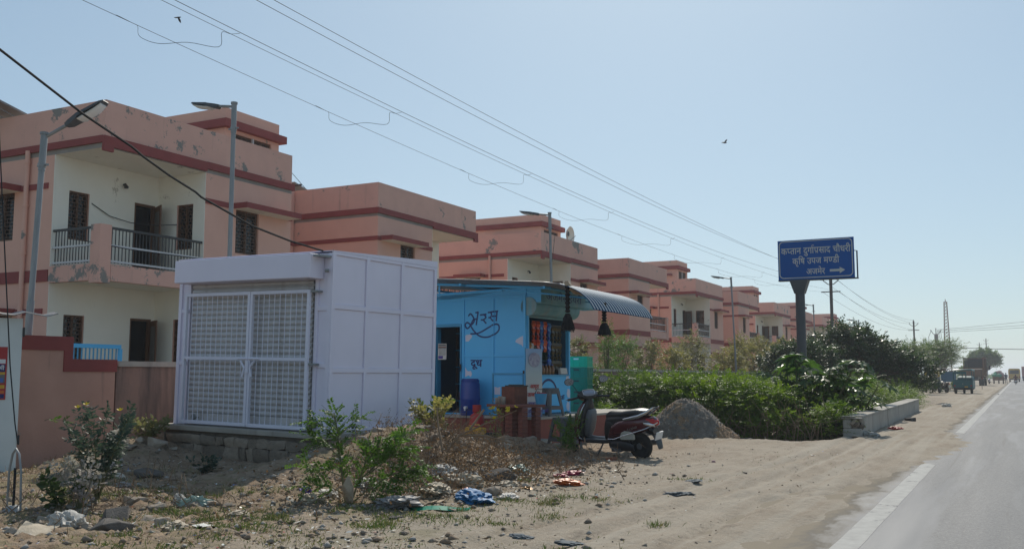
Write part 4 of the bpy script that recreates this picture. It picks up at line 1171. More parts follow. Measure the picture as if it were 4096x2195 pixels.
tassel((-7.0, 17.45, 2.80), .62, 'black tassel hanging free under the striped awning')
# goods strung over the counter
def bl(x, y, z):
    c, s_ = math.cos(D2R(-4)), math.sin(D2R(-4))
    return (-8.9 + c * x - s_ * y, 17.9 + s_ * x + c * y, BZ + z)
pk = MB(); pk.v = []
for i, (hw, th) in enumerate(((.05, .003), (.055, .01), (.055, .025), (.055, .01), (.05, .003))):
    z = -.13 * i / 4
    pk.v += [(-th, -hw, z), (th, -hw, z), (th, hw, z), (-th, hw, z)]
for i in range(4):
    for j in range(4): pk.f.append((4 * i + j, 4 * i + (j + 1) % 4, 4 * i + 4 + (j + 1) % 4, 4 * i + 4 + j))
pk.f += [(0, 1, 2, 3), (19, 18, 17, 16)]; pk.m = [0] * len(pk.f)
M_PRED = pm('red_foil_packet', (.5, .03, .015), (.55, .12, .03), 9, .3, metal=.15, detail=1)
M_PBLUE = pm('blue_foil_packet', (.01, .06, .4), (.05, .2, .4), 11, .3, metal=.15, detail=1)
M_PDARK = pm('dark_foil_packet', (.05, .04, .025), (.12, .09, .03), 14, .35, metal=.2, detail=1)
PKM = {k: pk.mesh('packet', v) for k, v in dict(red=M_PRED, blue=M_PBLUE, dark=M_PDARK, gold=M_GOLD, white=M_PAPER).items()}
strips = [(.15, 'red', 7, 'red snack packets, leftmost strip over the counter', 1.98), (.15, 'gold', 7, 'brown sachets below the leftmost red packets', 1.05), (.33, 'gold', 8, 'brown sachets left of the white strip', 1.5),
          (.43, 'white', 8, 'white printed sachets, the palest strip over the counter', 1.48), (.52, 'red', 4, 'orange red packets above the white frame', 1.95), (.54, 'dark', 6, 'dark sachets just right of the white strip', 1.42),
          (.70, 'red', 6, 'narrow red packets right of the gap', 1.95), (.85, 'blue', 5, 'slim blue packets between two red strips', 1.95), (1.0, 'red', 5, 'red packets left of the long blue strip', 1.95),
          (1.18, 'blue', 7, 'long blue snack packets in the middle right', 1.93), (1.36, 'dark', 8, 'dark sachets right of the long blue strip', 1.9), (1.52, 'dark', 8, 'dim dark sachets near the right wall', 1.9), (1.66, 'dark', 7, 'dark sachets hanging furthest right', 1.9)]
for y, kk, n, lab, zt in strips:
    st = empty('packet_strip', bl(-.12, y, zt), D2R(-4), 'strip of ' + lab, 'snack strip', 'packet strips hung in the kiosk counter')
    for i in range(n): put('packet', PKM[kk], st, (0, 0, -.128 * i), (0, 0, (i % 3 - 1) * .25))
def bottle(mt, capm, h, r):
    return [(MB().lathe([(r * .9, 0), (r, .02), (r, h * .55), (r * .45, h * .8), (r * .4, h * .9)], 12).mesh('glass', mt, smooth=True)), MB().lathe([(r * .48, h * .9), (r * .48, h), (0, h)], 10).mesh('cap', capm, smooth=True)]
B1 = bottle(M_AMBER, M_CAP, .22, .05); B2 = bottle(M_BGREEN, M_GREEN, .27, .045); B3 = bottle(M_GREYPL, M_BGREEN, .25, .045)
for i in range(5):
    t = empty('bottle', bl(-.1, .72 + .14 * i, .83), 0, 'amber jar with blue lid on the counter, %s in the row' % ('first from left', 'second from left', 'middle one', 'second from right', 'last at right')[i], 'bottle', 'bottles on the kiosk counter'); put('glass', B1[0], t); put('cap', B1[1], t)
for i in range(4):
    t = empty('bottle', bl(-.2, 1.45 + .11 * i, .83), 0, 'dark bottle at the right end of the counter, %s' % ('first from the jars', 'second from the jars', 'third from the jars', 'last by the right wall')[i], 'bottle', 'dark bottles on the kiosk counter'); put('glass', B3[0], t); put('cap', B3[1], t)
s = MB(); s.box(-.62, -.4, .9, 1.85, 1.12, 1.14); o = s.obj('bottle_shelf', M_BLUED); o.location = bl(0, 0, 0); o.rotation_euler = (0, 0, D2R(-4)); tag(o, 'dark blue shelf carrying green bottles inside the counter', 'shelf')
for i in range(6):
    t = empty('bottle', bl(-.5, 1.0 + .14 * i, 1.14), 0, 'green soft drink bottle on the shelf behind the counter, %s' % ('leftmost', 'second from left', 'third from left', 'third from right', 'second from right', 'rightmost')[i], 'bottle', 'green bottles inside the kiosk'); put('glass', B2[0], t); put('cap', B2[1], t)
s = MB(); s.box(.0, .06, 0, .3, 0, .13); o = s.obj('paper_box', M_PAPER); o.location = bl(-.03, 1.45, .832); o.rotation_euler = (0, -.2, D2R(-4)); tag(o, 'white paper card standing on the counter edge', 'card')
# ------------------------------------------------------------------ red plinth of the blue kiosk and things on it
t = empty('red_plinth', (-8.35, 17.35, 0), D2R(-4), 'brick red painted platform under the blue kiosk', 'plinth')
s = MB(); s.box(-4.2, 0, 0, 5.2, -.3, .55); s.obj('base', M_REDPL, t)
s = MB(); s.box(-4.2, .03, -.03, 5.2, .55, .597); s.obj('stone_top', M_CONC, t, bevel=.006)
s = MB(); s.box(-3.0, .35, -.75, -.1, -.1, .2); s.obj('step', M_CONC, t, bevel=.02)
# drum
t = empty('water_drum', (-10.05, 17.62, .6), 0, 'dark blue plastic water drum with a white tap', 'drum')
s = MB(); s.lathe([(.19, 0), (.2, .02), (.205, .3), (.215, .33), (.205, .36), (.2, .62), (.18, .68), (.19, .69), (.19, .72), (0, .725)], 24); s.obj('barrel', M_DRUM, t, smooth=True)
s = MB(); s.lathe([(.17, .7), (.17, .745), (0, .75)], 24); s.obj('lid', M_DRUM, t, smooth=True)
s = MB(); s.tube([(.03, -.2, .16), (.03, -.28, .16)], .03, 8); s.tube([(.03, -.27, .17), (.03, -.27, .1)], .015, 6); s.obj('tap', M_PLATE, t, smooth=True)
# low red stone table
def zz(x, y): return Hf(x, y)
tx, ty, tz = -8.42, 16.55, .2
t = empty('stone_table', (tx, ty, tz), D2R(-28), 'red stone slab table on brick legs before the blue kiosk', 'table')
s = MB(); s.box(-.52, .42, -.35, .35, .62, .67); s.obj('slab', M_REDST, t, bevel=.008)
br = MB().box(-.11, .11, -.055, .055, -.035, .035).mesh('brick', M_REDST, bevel=.004)
for px, py in ((-.27, -.15), (.02, -.15), (.36, -.12), (.36, .18), (-.27, .18)):
    k = 0
    for i in range(8):
        o = put('brick', br, t, (px, py, .04 + .077 * i), (0, 0, (i % 2) * .06)); o.scale = (1.0 if px < .3 else .6, 1.1, 1.02)
t = empty('rusty_box', (tx - .10, ty + .1, tz + .67), D2R(-20), 'rusty red metal box on the stone table', 'box')
s = MB(); s.box(-.19, .17, -.17, .17, 0, .33); s.obj('tin_body', M_RUST, t, bevel=.006)
s = MB(); s.box(-.08, .18, -.18, .18, .33, .355); s.lathe([(.15, .355), (.15, .37), (0, .37)], 16, 0, (.04, 0, 0)); s.obj('lid', M_BLACK, t)
def mug(x, y, h, r, lab, handle=True):
    t = empty('tin_mug', (tx + x, ty + y, tz + .67), 0, lab, 'mug', 'tin mugs on the stone table')
    s = MB(); s.lathe([(r * .9, 0), (r, .01), (r, h), (r * .92, h), (r * .9, .02), (0, .015)], 14); s.obj('cup', M_TIN, t, smooth=True)
    if handle:
        s = MB(); s.tube([(-r, 0, h * .85), (-r - .05, 0, h * .9), (-r - .06, 0, h * .4), (-r, 0, h * .25)], .008, 6); s.obj('handle', M_TIN, t, smooth=True)
mug(-.42, .0, .12, .042, 'plain tin mug, leftmost on the red stone table')
mug(-.32, -.06, .15, .05, 'dark dented tin jug, middle one on the red stone table', False)
mug(-.2, -.17, .14, .046, 'tin mug with pale base, nearest the rusty box', False)
t = empty('blue_pot', (tx + .4, ty + .2, tz + .67), 0, 'blue plastic bucket on the right of the stone table', 'bucket')
s = MB(); s.lathe([(.09, 0), (.12, .2), (.125, .2), (.11, .19), (.08, .01), (0, .01)], 16); s.obj('pail', M_BLUED, t, smooth=True); s = MB(); s.tube([(-.12, 0, .2), (-.08, 0, .28), (.08, 0, .28), (.12, 0, .2)], .006, 5); s.obj('handle', M_BLACK, t)
# gas cylinder, jerrycan
t = empty('gas_cylinder', (-9.4, 16.75, .18), 0, 'red gas cylinder standing left of the stone table', 'gas cylinder')
s = MB(); s.lathe([(.12, 0), (.15, .03), (.15, .38), (.12, .47), (.05, .52), (.04, .56), (0, .56)], 20); s.obj('tank', M_RED, t, smooth=True)
s = MB(); s.lathe([(.085, .52), (.085, .66), (.075, .66), (.075, .52)], 14); s.tube([(0, 0, .55), (0, 0, .62)], .03, 8); s.obj('collar', M_RED, t, smooth=True)
s = MB(); s.tube([(0, 0, .6), (-.2, -.05, .55), (-.22, -.05, .2), (-.1, .1, .02), (.3, .1, .1)], .008, 5); s.obj('hose', M_BLACK, t, smooth=True)
t = empty('jerrycan', (-9.1, 16.2, .2), D2R(-20), 'small yellow jerrycan on the ground before the table', 'jerrycan')
s = MB(); s.box(-.25, .2, -.09, .09, 0, .24); s.obj('can', M_YEL, t, bevel=.03); s = MB(); s.tube([(-.18, 0, .23), (-.18, 0, .28)], .03, 8); s.tube([(-.1, 0, .23), (-.08, 0, .29), (.08, 0, .29), (.1, 0, .23)], .012, 6); s.obj('handle', M_YEL, t)
# upright banner
t = empty('banner_stand', (-8.55, 17.55, .6), D2R(62), 'narrow printed upright banner at the kiosk counter', 'banner')
bmat = bpy.data.materials.new('banner_print'); bmat.use_nodes = True
n_, l_ = bmat.node_tree.nodes, bmat.node_tree.links
tcn = n_.new('ShaderNodeTexCoord'); spn = n_.new('ShaderNodeSeparateXYZ'); l_.new(tcn.outputs['Generated'], spn.inputs[0])
rp = n_.new('ShaderNodeValToRGB'); l_.new(spn.outputs[2], rp.inputs[0])
rp.color_ramp.elements[0].color = (.12, .17, .33, 1); rp.color_ramp.elements[1].color = (.27, .4, .6, 1)
for p_, c_ in ((.14, (.46, .46, .5)), (.4, (.5, .5, .46)), (.62, (.42, .5, .5))):
    e_ = rp.color_ramp.elements.new(p_); e_.color = lin(c_)
l_.new(rp.outputs[0], n_['Principled BSDF'].inputs['Base Color']); n_['Principled BSDF'].inputs['Roughness'].default_value = .45
s = MB(); nn = 12
for i in range(nn + 1):
    z = 1.34 * i / nn; s.v += [(-.2, .008 * math.sin(i * 1.7), z), (-.05, .012 * math.sin(i * 1.1 + 1), z), (.1, -.01 * math.sin(i * 1.4), z), (.2, .006 * math.sin(i * 2), z)]
for i in range(nn):
    for j in range(3): s.f.append((4 * i + j, 4 * i + j + 1, 4 * i + j + 5, 4 * i + j + 4)); s.m.append(0)
o = s.obj('sheet', bmat, t, smooth=True)
s = MB(); s.tube([(-.2, .02, 0), (-.2, .02, 1.36)], .01, 5); s.tube([(.2, .02, 0), (.2, .02, 1.36)], .01, 5); s.tube([(-.2, .02, 0), (-.2, .3, 0)], .01, 5); s.tube([(.2, .02, 0), (.2, .3, 0)], .01, 5); s.obj('stand', M_BLUED, t)
s = MB(); s.lathe([(.0, -.012), (.145, -.012), (.145, -.016), (0, -.016)], 26, 0, (0, -.004, 1.12), 'y'); s.obj('printed_disc', pm('banner_disc', (.2, .19, .3), (.45, .45, .5), 18, .5), t)
s = MB(); f = lambda x0, z0, k: (lambda a, b: (x0 + a * k, -.022, z0 + b * k))
s.flat(T_LASSI, f(-.11, .56, .11)); s.flat(T_MILK, f(-.17, .4, .105)); s.obj('red_lettering', M_RED, t, fix=False)
s = MB(); s.flat(T_MILK, f(-.16, .22, .1)); s.flat(T_ACAD, f(-.16, .08, .085)); s.obj('grey_lettering', M_PURP, t, fix=False)
# moulded plastic stools
def stool(loc, rz, h, lab):
    t = empty('plastic_stool', loc, rz, lab, 'stool', 'grey plastic stools by the blue kiosk')
    s = MB(); a = .165
    s.prism([(-a, -a), (a, -a), (a, a), (-a, a)], lambda x, y: (x, y, h - .05), lambda x, y: (x * .96, y * .96, h)); s.obj('seat', M_STOOL, t, bevel=.012)
    b = a + .075
    for sx in (-1, 1):
        for sy in (-1, 1):
            s = MB()
            for k in range(2):
                pass
            q = .055
            top = [(sx * a, sy * a), (sx * (a - q * 1.5), sy * a), (sx * (a - q * 1.5), sy * (a - .015)), (sx * (a - .015), sy * (a - .015)), (sx * (a - .015), sy * (a - q * 1.5)), (sx * a, sy * (a - q * 1.5))]
            bot = [(sx * b, sy * b), (sx * (b - q), sy * b), (sx * (b - q), sy * (b - .015)), (sx * (b - .015), sy * (b - .015)), (sx * (b - .015), sy * (b - q)), (sx * b, sy * (b - q))]
            V = [(x, y, h - .05) for x, y in top] + [(x, y, 0) for x, y in bot]
            s.add(V, [tuple(range(6)), tuple(range(11, 5, -1))] + [(i, i + 6, (i + 1) % 6 + 6, (i + 1) % 6) for i in range(6)]); s.obj('leg', M_STOOL, t)
    s = MB(); c = a + .02
    for z, e in ((.13, a + .052),):
        for y in (-e, e): s.box(-e + .03, e - .03, y - .008, y + .008, z, z + .07)
        for x in (-e, e): s.box(x - .008, x + .008, -e + .03, e - .03, z, z + .07)
    for sx in (-1, 1):
        s.box(-a + .08, a - .08, sx * (a + .004) - .006, sx * (a + .004) + .006, h - .12, h - .045); s.box(sx * (a + .004) - .006, sx * (a + .004) + .006, -a + .08, a - .08, h - .12, h - .045)
    s.parts('apron', M_STOOL, t)
stool((-8.5, 18.1, .597), D2R(-14), .56, 'grey plastic stool standing on the red platform by the banner')
stool((-7.42, 16.5, Hf(-7.42, 16.5) + .0), D2R(-30), .56, 'grey plastic stool on the ground in front of the platform')
# crates
cm = {}
def crate(loc, rz, mt, lab):
    t = empty('crate', loc, rz, lab, 'crate', 'green milk crates stacked on the platform')
    a, b, h = .26, .2, .245
    s = MB(); s.box(-a, a, -b, -b + .012, 0, h); s.box(-a, a, b - .012, b, 0, h); s.box(-a, -a + .012, -b + .012, b - .012, 0, h); s.box(a - .012, a, -b + .012, b - .012, 0, h); s.box(-a + .012, a - .012, -b + .012, b - .012, 0, .012); s.obj('side', mt, t)
    s = MB()
    for z in (.0, .11, h - .025): s.box(-a - .012, a + .012, -b - .012, -b, z, z + .022); s.box(-a - .012, a + .012, b, b + .012, z, z + .022); s.box(-a - .012, -a, -b, b, z, z + .022); s.box(a, a + .012, -b, b, z, z + .022)
    for x in (-.2, -.08, .08, .2): s.box(x - .008, x + .008, -b - .010, -b, .022, h - .025)
    for y in (-.14, 0, .14): s.box(a, a + .010, y - .008, y + .008, .022, h - .025)
    s.obj('ribs', mt, t)
    s = MB(); s.box(-.06, .06, -b - .014, -b - .002, h - .075, h - .04); s.obj('handle_slot', M_BLACK if mt is M_GREEN else M_PLATE, t)
names = ['bottom', 'second from bottom', 'middle', 'second from top', 'top']
for k in range(5):
    crate((-8.95 + .004 * (k % 2), 20.75 - .01 * (k % 3), .6 + .25 * k), D2R(3 + (k % 3)), M_GREENL if k == 4 else M_GREEN, ('bright light green crate, top of the stack' if k == 4 else 'dark green plastic crate, %s of the stack' % names[k]))
s = MB(); s.lathe([(.05, 0), (.07, .03), (.06, .1), (.075, .14), (0, .15)], 10); o = s.obj('clay_pot', M_CARD, smooth=True); o.location = (-9.1, 20.05, .6); tag(o, 'small tan pot beside the green crate stack', 'pot')
# service cable down to the white kiosk, with its kink
kz = KZ + KH
pts = [(-9.3, 3.5, 5.95), (-9.3, 6.36, 4.79), (-9.3, 7.4, 4.36), (-9.3, 8.1, 4.13), (-9.3, 8.19, 4.09), (-9.3, 8.28, 4.045), (-9.3, 8.7, 3.89), (-9.3, 9.15, 3.755), (-9.3, 9.25, 3.705), (-9.3, 9.7, 3.59), (-9.3, 10.2, 3.46), (-9.3, 11.0, 3.35), (-9.28, 11.75, 3.285)]
s = MB(); s.tube(pts, .014, 6, cap=False); o = s.obj('service_cable', M_WIRE, smooth=True); tag(o, 'thick kinked dark cable sloping down to the white kiosk roof', 'cable')
# ------------------------------------------------------------------ scooter
def build_scooter():
    t = empty('scooter', (-5.62, 15.95, 0.0), D2R(180 - 14), 'parked maroon scooter with black seat, seen from behind at its left side', 'scooter')
    t.rotation_euler = (D2R(-7), 0, D2R(180 - 14))
    t.location = (-5.85, 15.95, Hf(-5.85, 15.95) + .005); t.scale = (1.05,) * 3
    def wheel(x, par, loc, rot=(0, 0, 0)):
        s = MB(); R, r = .166, .052
        prof = [(R + r * math.cos(a) * 1.0, r * 1.0 * math.sin(a)) for a in np.linspace(math.pi * .75, -math.pi * .75, 14)]
        s.lathe(prof, 30, 0, (0, 0, 0), 'y'); w = s.obj('wheel', M_TYRE, par, loc, rot, smooth=True)
        s = MB(); s.lathe([(.128, .035), (.135, .04), (.135, -.04), (.128, -.035)], 26, 0, (0, 0, 0), 'y')
        for k in range(3):
            a = k * 2.094 + .4; d = Vector((math.cos(a), 0, math.sin(a))); s.tube([d * .02, d * .13], .018, 5)
        s.lathe([(0, .05), (.05, .045), (.055, -.045), (0, -.05)], 14, 0, (0, 0, 0), 'y'); s.obj('rim', M_GREYPL, w, smooth=True)
        return w
    wheel(0, t, (-.12, 0, .215))
    s = MB()
    s.loft([(-.46, 0, .60, .05, .06), (-.40, 0, .60, .10, .10), (-.27, 0, .585, .145, .125), (-.05, 0, .555, .17, .155), (.16, 0, .52, .168, .165), (.32, 0, .475, .15, .165), (.42, 0, .43, .125, .15), (.47, 0, .40, .09, .12)], 18, 0, 2.6)
    s.obj('body', M_MAROON, t, smooth=True, angle=60)
    s = MB(); s.loft([(.28, 0, .56, .145, .16), (.40, 0, .53, .14, .18), (.47, 0, .47, .12, .2), (.505, 0, .42, .10, .15)], 14, 0, 3.2); s.loft([(.0, 0, .665, .15, .05), (.3, 0, .64, .148, .08), (.42, 0, .62, .13, .08)], 14, 0, 3); s.obj('seat_base', M_BLKPL, t, smooth=True, angle=60)
    s = MB(); s.loft([(-.36, 0, .755, .075, .025), (-.30, 0, .765, .115, .045), (-.14, 0, .765, .14, .055), (.02, 0, .748, .142, .052), (.14, 0, .728, .142, .055), (.30, 0, .72, .135, .062), (.41, 0, .705, .115, .06), (.475, 0, .685, .07, .04)], 18, 0, 2.7); s.obj('seat', M_SEAT, t, smooth=True, angle=70)
    for sy in (-1, 1):
        s = MB(); s.tube([(.42, sy * .135, .325), (.27, sy * .165, .335), (.08, sy * .183, .40), (-.12, sy * .178, .455), (-.32, sy * .145, .515), (-.45, sy * .09, .575), (-.50, sy * .03, .61)], .009, 6); s.obj('chrome_trim', M_CHROME, t, smooth=True)
        s = MB(); s.loft([(.08, sy * .145, .655, .018, .02), (-.06, sy * .16, .68, .022, .03), (-.22, sy * .15, .715, .024, .032), (-.36, sy * .125, .775, .02, .028), (-.44, sy * .10, .83, .016, .02), (-.47, sy * .085, .85, .012, .012)], 10); s.obj('grab_rail', M_CHROME, t, smooth=True, angle=60)
    s = MB(); s.tube([(-.42, -.1, .80), (-.45, -.07, .835), (-.455, 0, .84), (-.45, .07, .835), (-.42, .1, .80)], .014, 6); s.obj('grab_bar', M_BLKPL, t, smooth=True)
    s = MB(); s.loft([(-.33, 0, .655, .115, .035), (-.42, 0, .63, .10, .05), (-.475, 0, .60, .06, .04)], 12); s.obj('tail_lamp', M_TAIL, t, smooth=True)
    for sy in (-1, 1):
        s = MB(); s.loft([(-.30, sy * .125, .60, .02, .02), (-.40, sy * .105, .585, .028, .03), (-.455, sy * .07, .57, .02, .02)], 10); s.obj('turn_lamp', M_CHROME, t, smooth=True)
    s = MB(); s.loft([(-.30, 0, .47, .11, .02), (-.42, 0, .42, .10, .02), (-.475, 0, .31, .085, .02), (-.50, 0, .20, .07, .018)], 10); s.loft([(-.36, 0, .52, .1, .05), (-.44, 0, .47, .09, .05)], 10); s.obj('mudguard', M_BLKPL, t, smooth=True)
    s = MB(); R = Matrix.Rotation(D2R(-20), 3, 'Y'); s.obox((-.50, .02, .40), (.012, .19, .13), R); p = s.obj('number_plate', M_PLATE, t)
    # engine, casing, cover, exhaust
    s = MB(); s.loft([(.42, .07, .24, .05, .05), (.30, .10, .235, .06, .07), (.12, .125, .225, .055, .085), (-.02, .13, .215, .05, .075), (-.09, .13, .21, .03, .045)], 12, 0, 3); s.box(.1, .4, -.1, .08, .2, .36); s.obj('engine_casing', M_BLKPL, t, smooth=True)
    s = MB()
    for k in range(7): s.box(.16 + .028 * k, .172 + .028 * k, .10, .175, .13, .19)
    s.tube([(.38, .15, .2), (.20, .19, .14), (.16, .22, .14)], .012, 6); s.obj('kick_lever', M_GREYPL, t)
    s = MB(); s.prism([(-.13, .34), (.14, .33), (.16, .37), (.12, .45), (.06, .475), (-.06, .465), (-.13, .42)], lambda x, z: (x, .145, z), lambda x, z: (x * .96, .185, z)); s.obj('air_filter_cover', M_CREAMPL, t, bevel=.012)
    s = MB(); s.tube([(.2, -.12, .17), (.05, -.16, .2), (-.35, -.17, .27)], [.02, .05, .05], 10); s.obj('exhaust', M_GREYPL, t, smooth=True)
    # floor board
    s = MB(); s.loft([(.40, 0, .285, .13, .035), (.5, 0, .275, .165, .03), (.8, 0, .275, .165, .03), (.93, 0, .285, .15, .035)], 12, 0, 5); s.obj('floor_side', M_BLKPL, t, smooth=True)
    s = MB(); s.box(.46, .93, -.15, .15, .303, .314); s.loft([(.5, 0, .315, .05, .012), (.7, 0, .32, .05, .016), (.92, 0, .335, .05, .02)], 8); s.obj('floor_mat', M_GREYPL, t)
    def upr(secs, n=16, p=2.6):
        s = MB(); s.loft([(h, 0, f, hw, th) for h, f, hw, th in secs], n, 0, p); s.v = [(z, y, x) for x, y, z in s.v]; return s
    upr([(.25, 1.02, .09, .04), (.34, 1.03, .18, .055), (.5, 1.02, .215, .07), (.66, .985, .205, .075), (.8, .945, .165, .075), (.88, .915, .11, .065), (.92, .90, .07, .04)]).obj('front_apron', M_MAROON, t, smooth=True, angle=60)
    upr([(.27, .965, .085, .03), (.36, .955, .165, .04), (.5, .94, .19, .045), (.66, .905, .178, .045), (.8, .87, .14, .05), (.9, .85, .09, .05), (1.0, .84, .05, .04)]).obj('inner_shield', M_BLKPL, t, smooth=True, angle=60)
    upr([(.36, .90, .09, .03), (.45, .88, .115, .06), (.6, .85, .118, .075), (.74, .815, .105, .06), (.79, .80, .08, .03)], 14, 3.5).obj('glove_box', M_GREYPL, t, smooth=True, angle=60)
    for sy in (-1, 1):
        s = MB(); s.tube([(.93, sy * .11, .28), (.975, sy * .18, .33), (.985, sy * .213, .5), (.94, sy * .203, .66), (.895, sy * .16, .8), (.87, sy * .1, .89)], .007, 6); s.obj('chrome_trim', M_CHROME, t, smooth=True)
    # steering: fork, front wheel, fender, handlebar turned left
    st = D2R(-38)
    rot = Matrix.Rotation(st, 4, 'Z')
    hx = 1.20
    w = wheel(0, t, (hx + .04, .02, .215), (0, 0, st))
    s = MB(); s.lathe([(.245, .065), (.255, .04), (.258, 0), (.255, -.04), (.245, -.065), (.24, 0)], 28, 0, (0, 0, 0), 'y')
    s.v = [v for v in s.v]
    keep = [f for f in s.f if all(s.v[i][2] > -.02 for i in f)]; s.f = keep; s.m = [0] * len(keep)
    s.obj('front_fender', M_MAROON, w, smooth=True)
    s = MB(); s.tube([(0, .085, 0), (-.06, .08, .25), (-.16, .05, .5)], .02, 7); s.tube([(0, -.085, 0), (-.06, -.08, .25), (-.16, -.05, .5)], .02, 7); s.obj('fork', M_GREYPL, w, smooth=True)
    hb = MB()
    hb.loft([(-.115, 0, .0, .06, .03), (-.09, 0, .02, .13, .055), (-.02, 0, .035, .175, .075), (.06, 0, .02, .165, .085), (.12, 0, -.01, .12, .08), (.155, 0, -.02, .07, .05)], 16, 0, 2.4)
    hb.loft([(-.07, 0, -.08, .05, .06), (.04, 0, -.08, .06, .07)], 10)
    h = hb.obj('handlebar', M_BLKPL, t, (.87, .0, 1.0), (0, 0, st), smooth=True, angle=60)
    s = MB(); s.loft([(-.135, 0, .045, .085, .02), (-.10, 0, .075, .095, .03), (-.05, 0, .10, .08, .012)], 14, 0, 3); s.obj('speedometer', pm('dial_glass', (.25, .27, .33), None, 4, .1), h, smooth=True)
    s = MB(); s.tube([(-.132, -.09, .04), (-.105, -.105, .085), (-.05, -.095, .115), (-.04, 0, .12), (-.05, .095, .115), (-.105, .105, .085), (-.132, .09, .04)], .007, 5); s.obj('dial_rim', M_CHROME, h, smooth=True)
    for sy in (-1, 1):
        s = MB(); s.tube([(-.02, sy * .14, .0), (-.07, sy * .36, -.02)], .02, 8); s.obj('grip', M_BLKPL, h, smooth=True)
        s = MB(); s.tube([(.02, sy * .16, .0), (.03, sy * .3, -.01), (-.01, sy * .38, -.02)], .008, 6); s.obj('brake_lever', M_CHROME, h, smooth=True)
        s = MB(); s.tube([(.0, sy * .14, .05), (.01, sy * .2, .15), (0, sy * .27, .25)], .006, 6); ms = s.obj('mirror_stem', M_BLKPL, h, smooth=True)
        s = MB(); s.lathe([(0, .03), (.05, .02), (.062, 0), (.058, -.006)], 20, 0, (0, 0, 0), 'x')
        s.v = [(x * 1.0 + .0, y * 1.35 + sy * .30, z + .27) for x, y, z in s.v]; s.obj('mirror', M_BLKPL, ms, smooth=True)
        s = MB(); s.lathe([(0, -.007), (.056, -.007)], 20, 0, (0, 0, 0), 'x'); s.v = [(x, y * 1.35 + sy * .30, z + .27) for x, y, z in s.v]; s.obj('mirror_glass', M_MIRROR, ms)
    s = MB(); s.tube([(.52, .12, .27), (.60, .24, .04), (.63, .27, .03)], .012, 6); s.obj('side_stand', M_BLKPL, t, smooth=True)
    s = MB(); s.flat(T_ACT, lambda a, b: (.02 - a * .085 + .0, .1755 + .004, .46 + .03 * a + b * .075)); s.v = [(x, .172 + .0035 if True else y, z) for x, y, z in s.v]; s.obj('lettering', M_CHROME, t, fix=False)
    return t
build_scooter()

# ------------------------------------------------------------------ blue road sign
t = empty('road_sign', (-7.3, 38.4, 0), 0, 'big blue hindi road sign with a right arrow on a thick grey post', 'road sign')
s = MB(); s.lathe([(.18, -.3), (.18, 4.6), (.19, 4.61)], 16); s.obj('post', M_SIGNS, t, smooth=True)
s = MB(); V = []
for z, a, b in ((4.55, .185, .185), (5.04, .34, .24), (5.08, .34, .24)): V += [(-a, -b, z), (a, -b, z), (a, b, z), (-a, b, z)]
F = [(3, 2, 1, 0), (8, 9, 10, 11)] + [(4 * i + j, 4 * i + (j + 1) % 4, 4 * i + 4 + (j + 1) % 4, 4 * i + 4 + j) for i in range(2) for j in range(4)]
s.add(V, F); s.obj('flared_head', M_SIGNS, t)
bx0, bx1, bz0, bz1 = -.78, 2.05, 5.085, 6.62
s = MB(); s.box(bx0, bx1, -.1, -.06, bz0, bz1); bd = s.obj('board', M_SIGNB, t)
s = MB(); s.box(bx0 - .02, bx1 + .1, -.06, .22, bz0 - .03, bz0); s.tube([(bx1 + .06, .2, bz0), (bx1 + .06, .2, bz1 - .5), (bx1 - .1, .2, bz1 - .48)], .03, 6); s.box(bx0 + .1, bx1 - .1, -.06, .0, bz0 + .3, bz0 + .38); s.box(bx0 + .1, bx1 - .1, -.06, .0, bz1 - .4, bz1 - .32); s.obj('back_frame', M_SIGNS, t)
s = MB(); V, P = [], []
def rrect(x0, x1, z0, z1, r, n=5):
    out = []
    for cx, cz, a0 in ((x1 - r, z1 - r, 0), (x0 + r, z1 - r, 90), (x0 + r, z0 + r, 180), (x1 - r, z0 + r, 270)):
        out += [(cx + r * math.cos(D2R(a0 + 90 * i / n)), cz + r * math.sin(D2R(a0 + 90 * i / n))) for i in range(n + 1)]
    return out
q = rrect(bx0 + .06, bx1 - .07, bz0 + .07, bz1 - .05, .15); stroke_poly(q + q[:1], .035, V, P)
s.add([(x, -.1035, z) for x, z in V], P); s.obj('white_border', M_SIGNW, bd, fix=False)
s = MB()
for geo, x0, wd, z0, hk in ((SIGN_ROWS[0], bx0 + .13, 2.58, 6.08, .36), (SIGN_ROWS[1], bx0 + .55, 1.74, 5.68, .35), (SIGN_ROWS[2], bx0 + 1.06, .70, 5.27, .335)):
    k = wd / geo[2]
    s.flat(geo, lambda a, b, x0=x0, k=k, z0=z0, hk=hk: (x0 + a * k, -.104, z0 + b * hk))
s.obj('lettering', M_SIGNW, bd, fix=False)
s = MB(); ax = bx0 + 1.93; az = 5.385
s.add([(ax, -.104, az - .045), (ax + .36, -.104, az - .045), (ax + .36, -.104, az + .045), (ax, -.104, az + .045)], [(0, 1, 2, 3)]); s.add([(ax + .36, -.104, az - .12), (ax + .56, -.104, az), (ax + .36, -.104, az + .12)], [(0, 1, 2)]); s.obj('arrow', M_SIGNW, bd, fix=False)

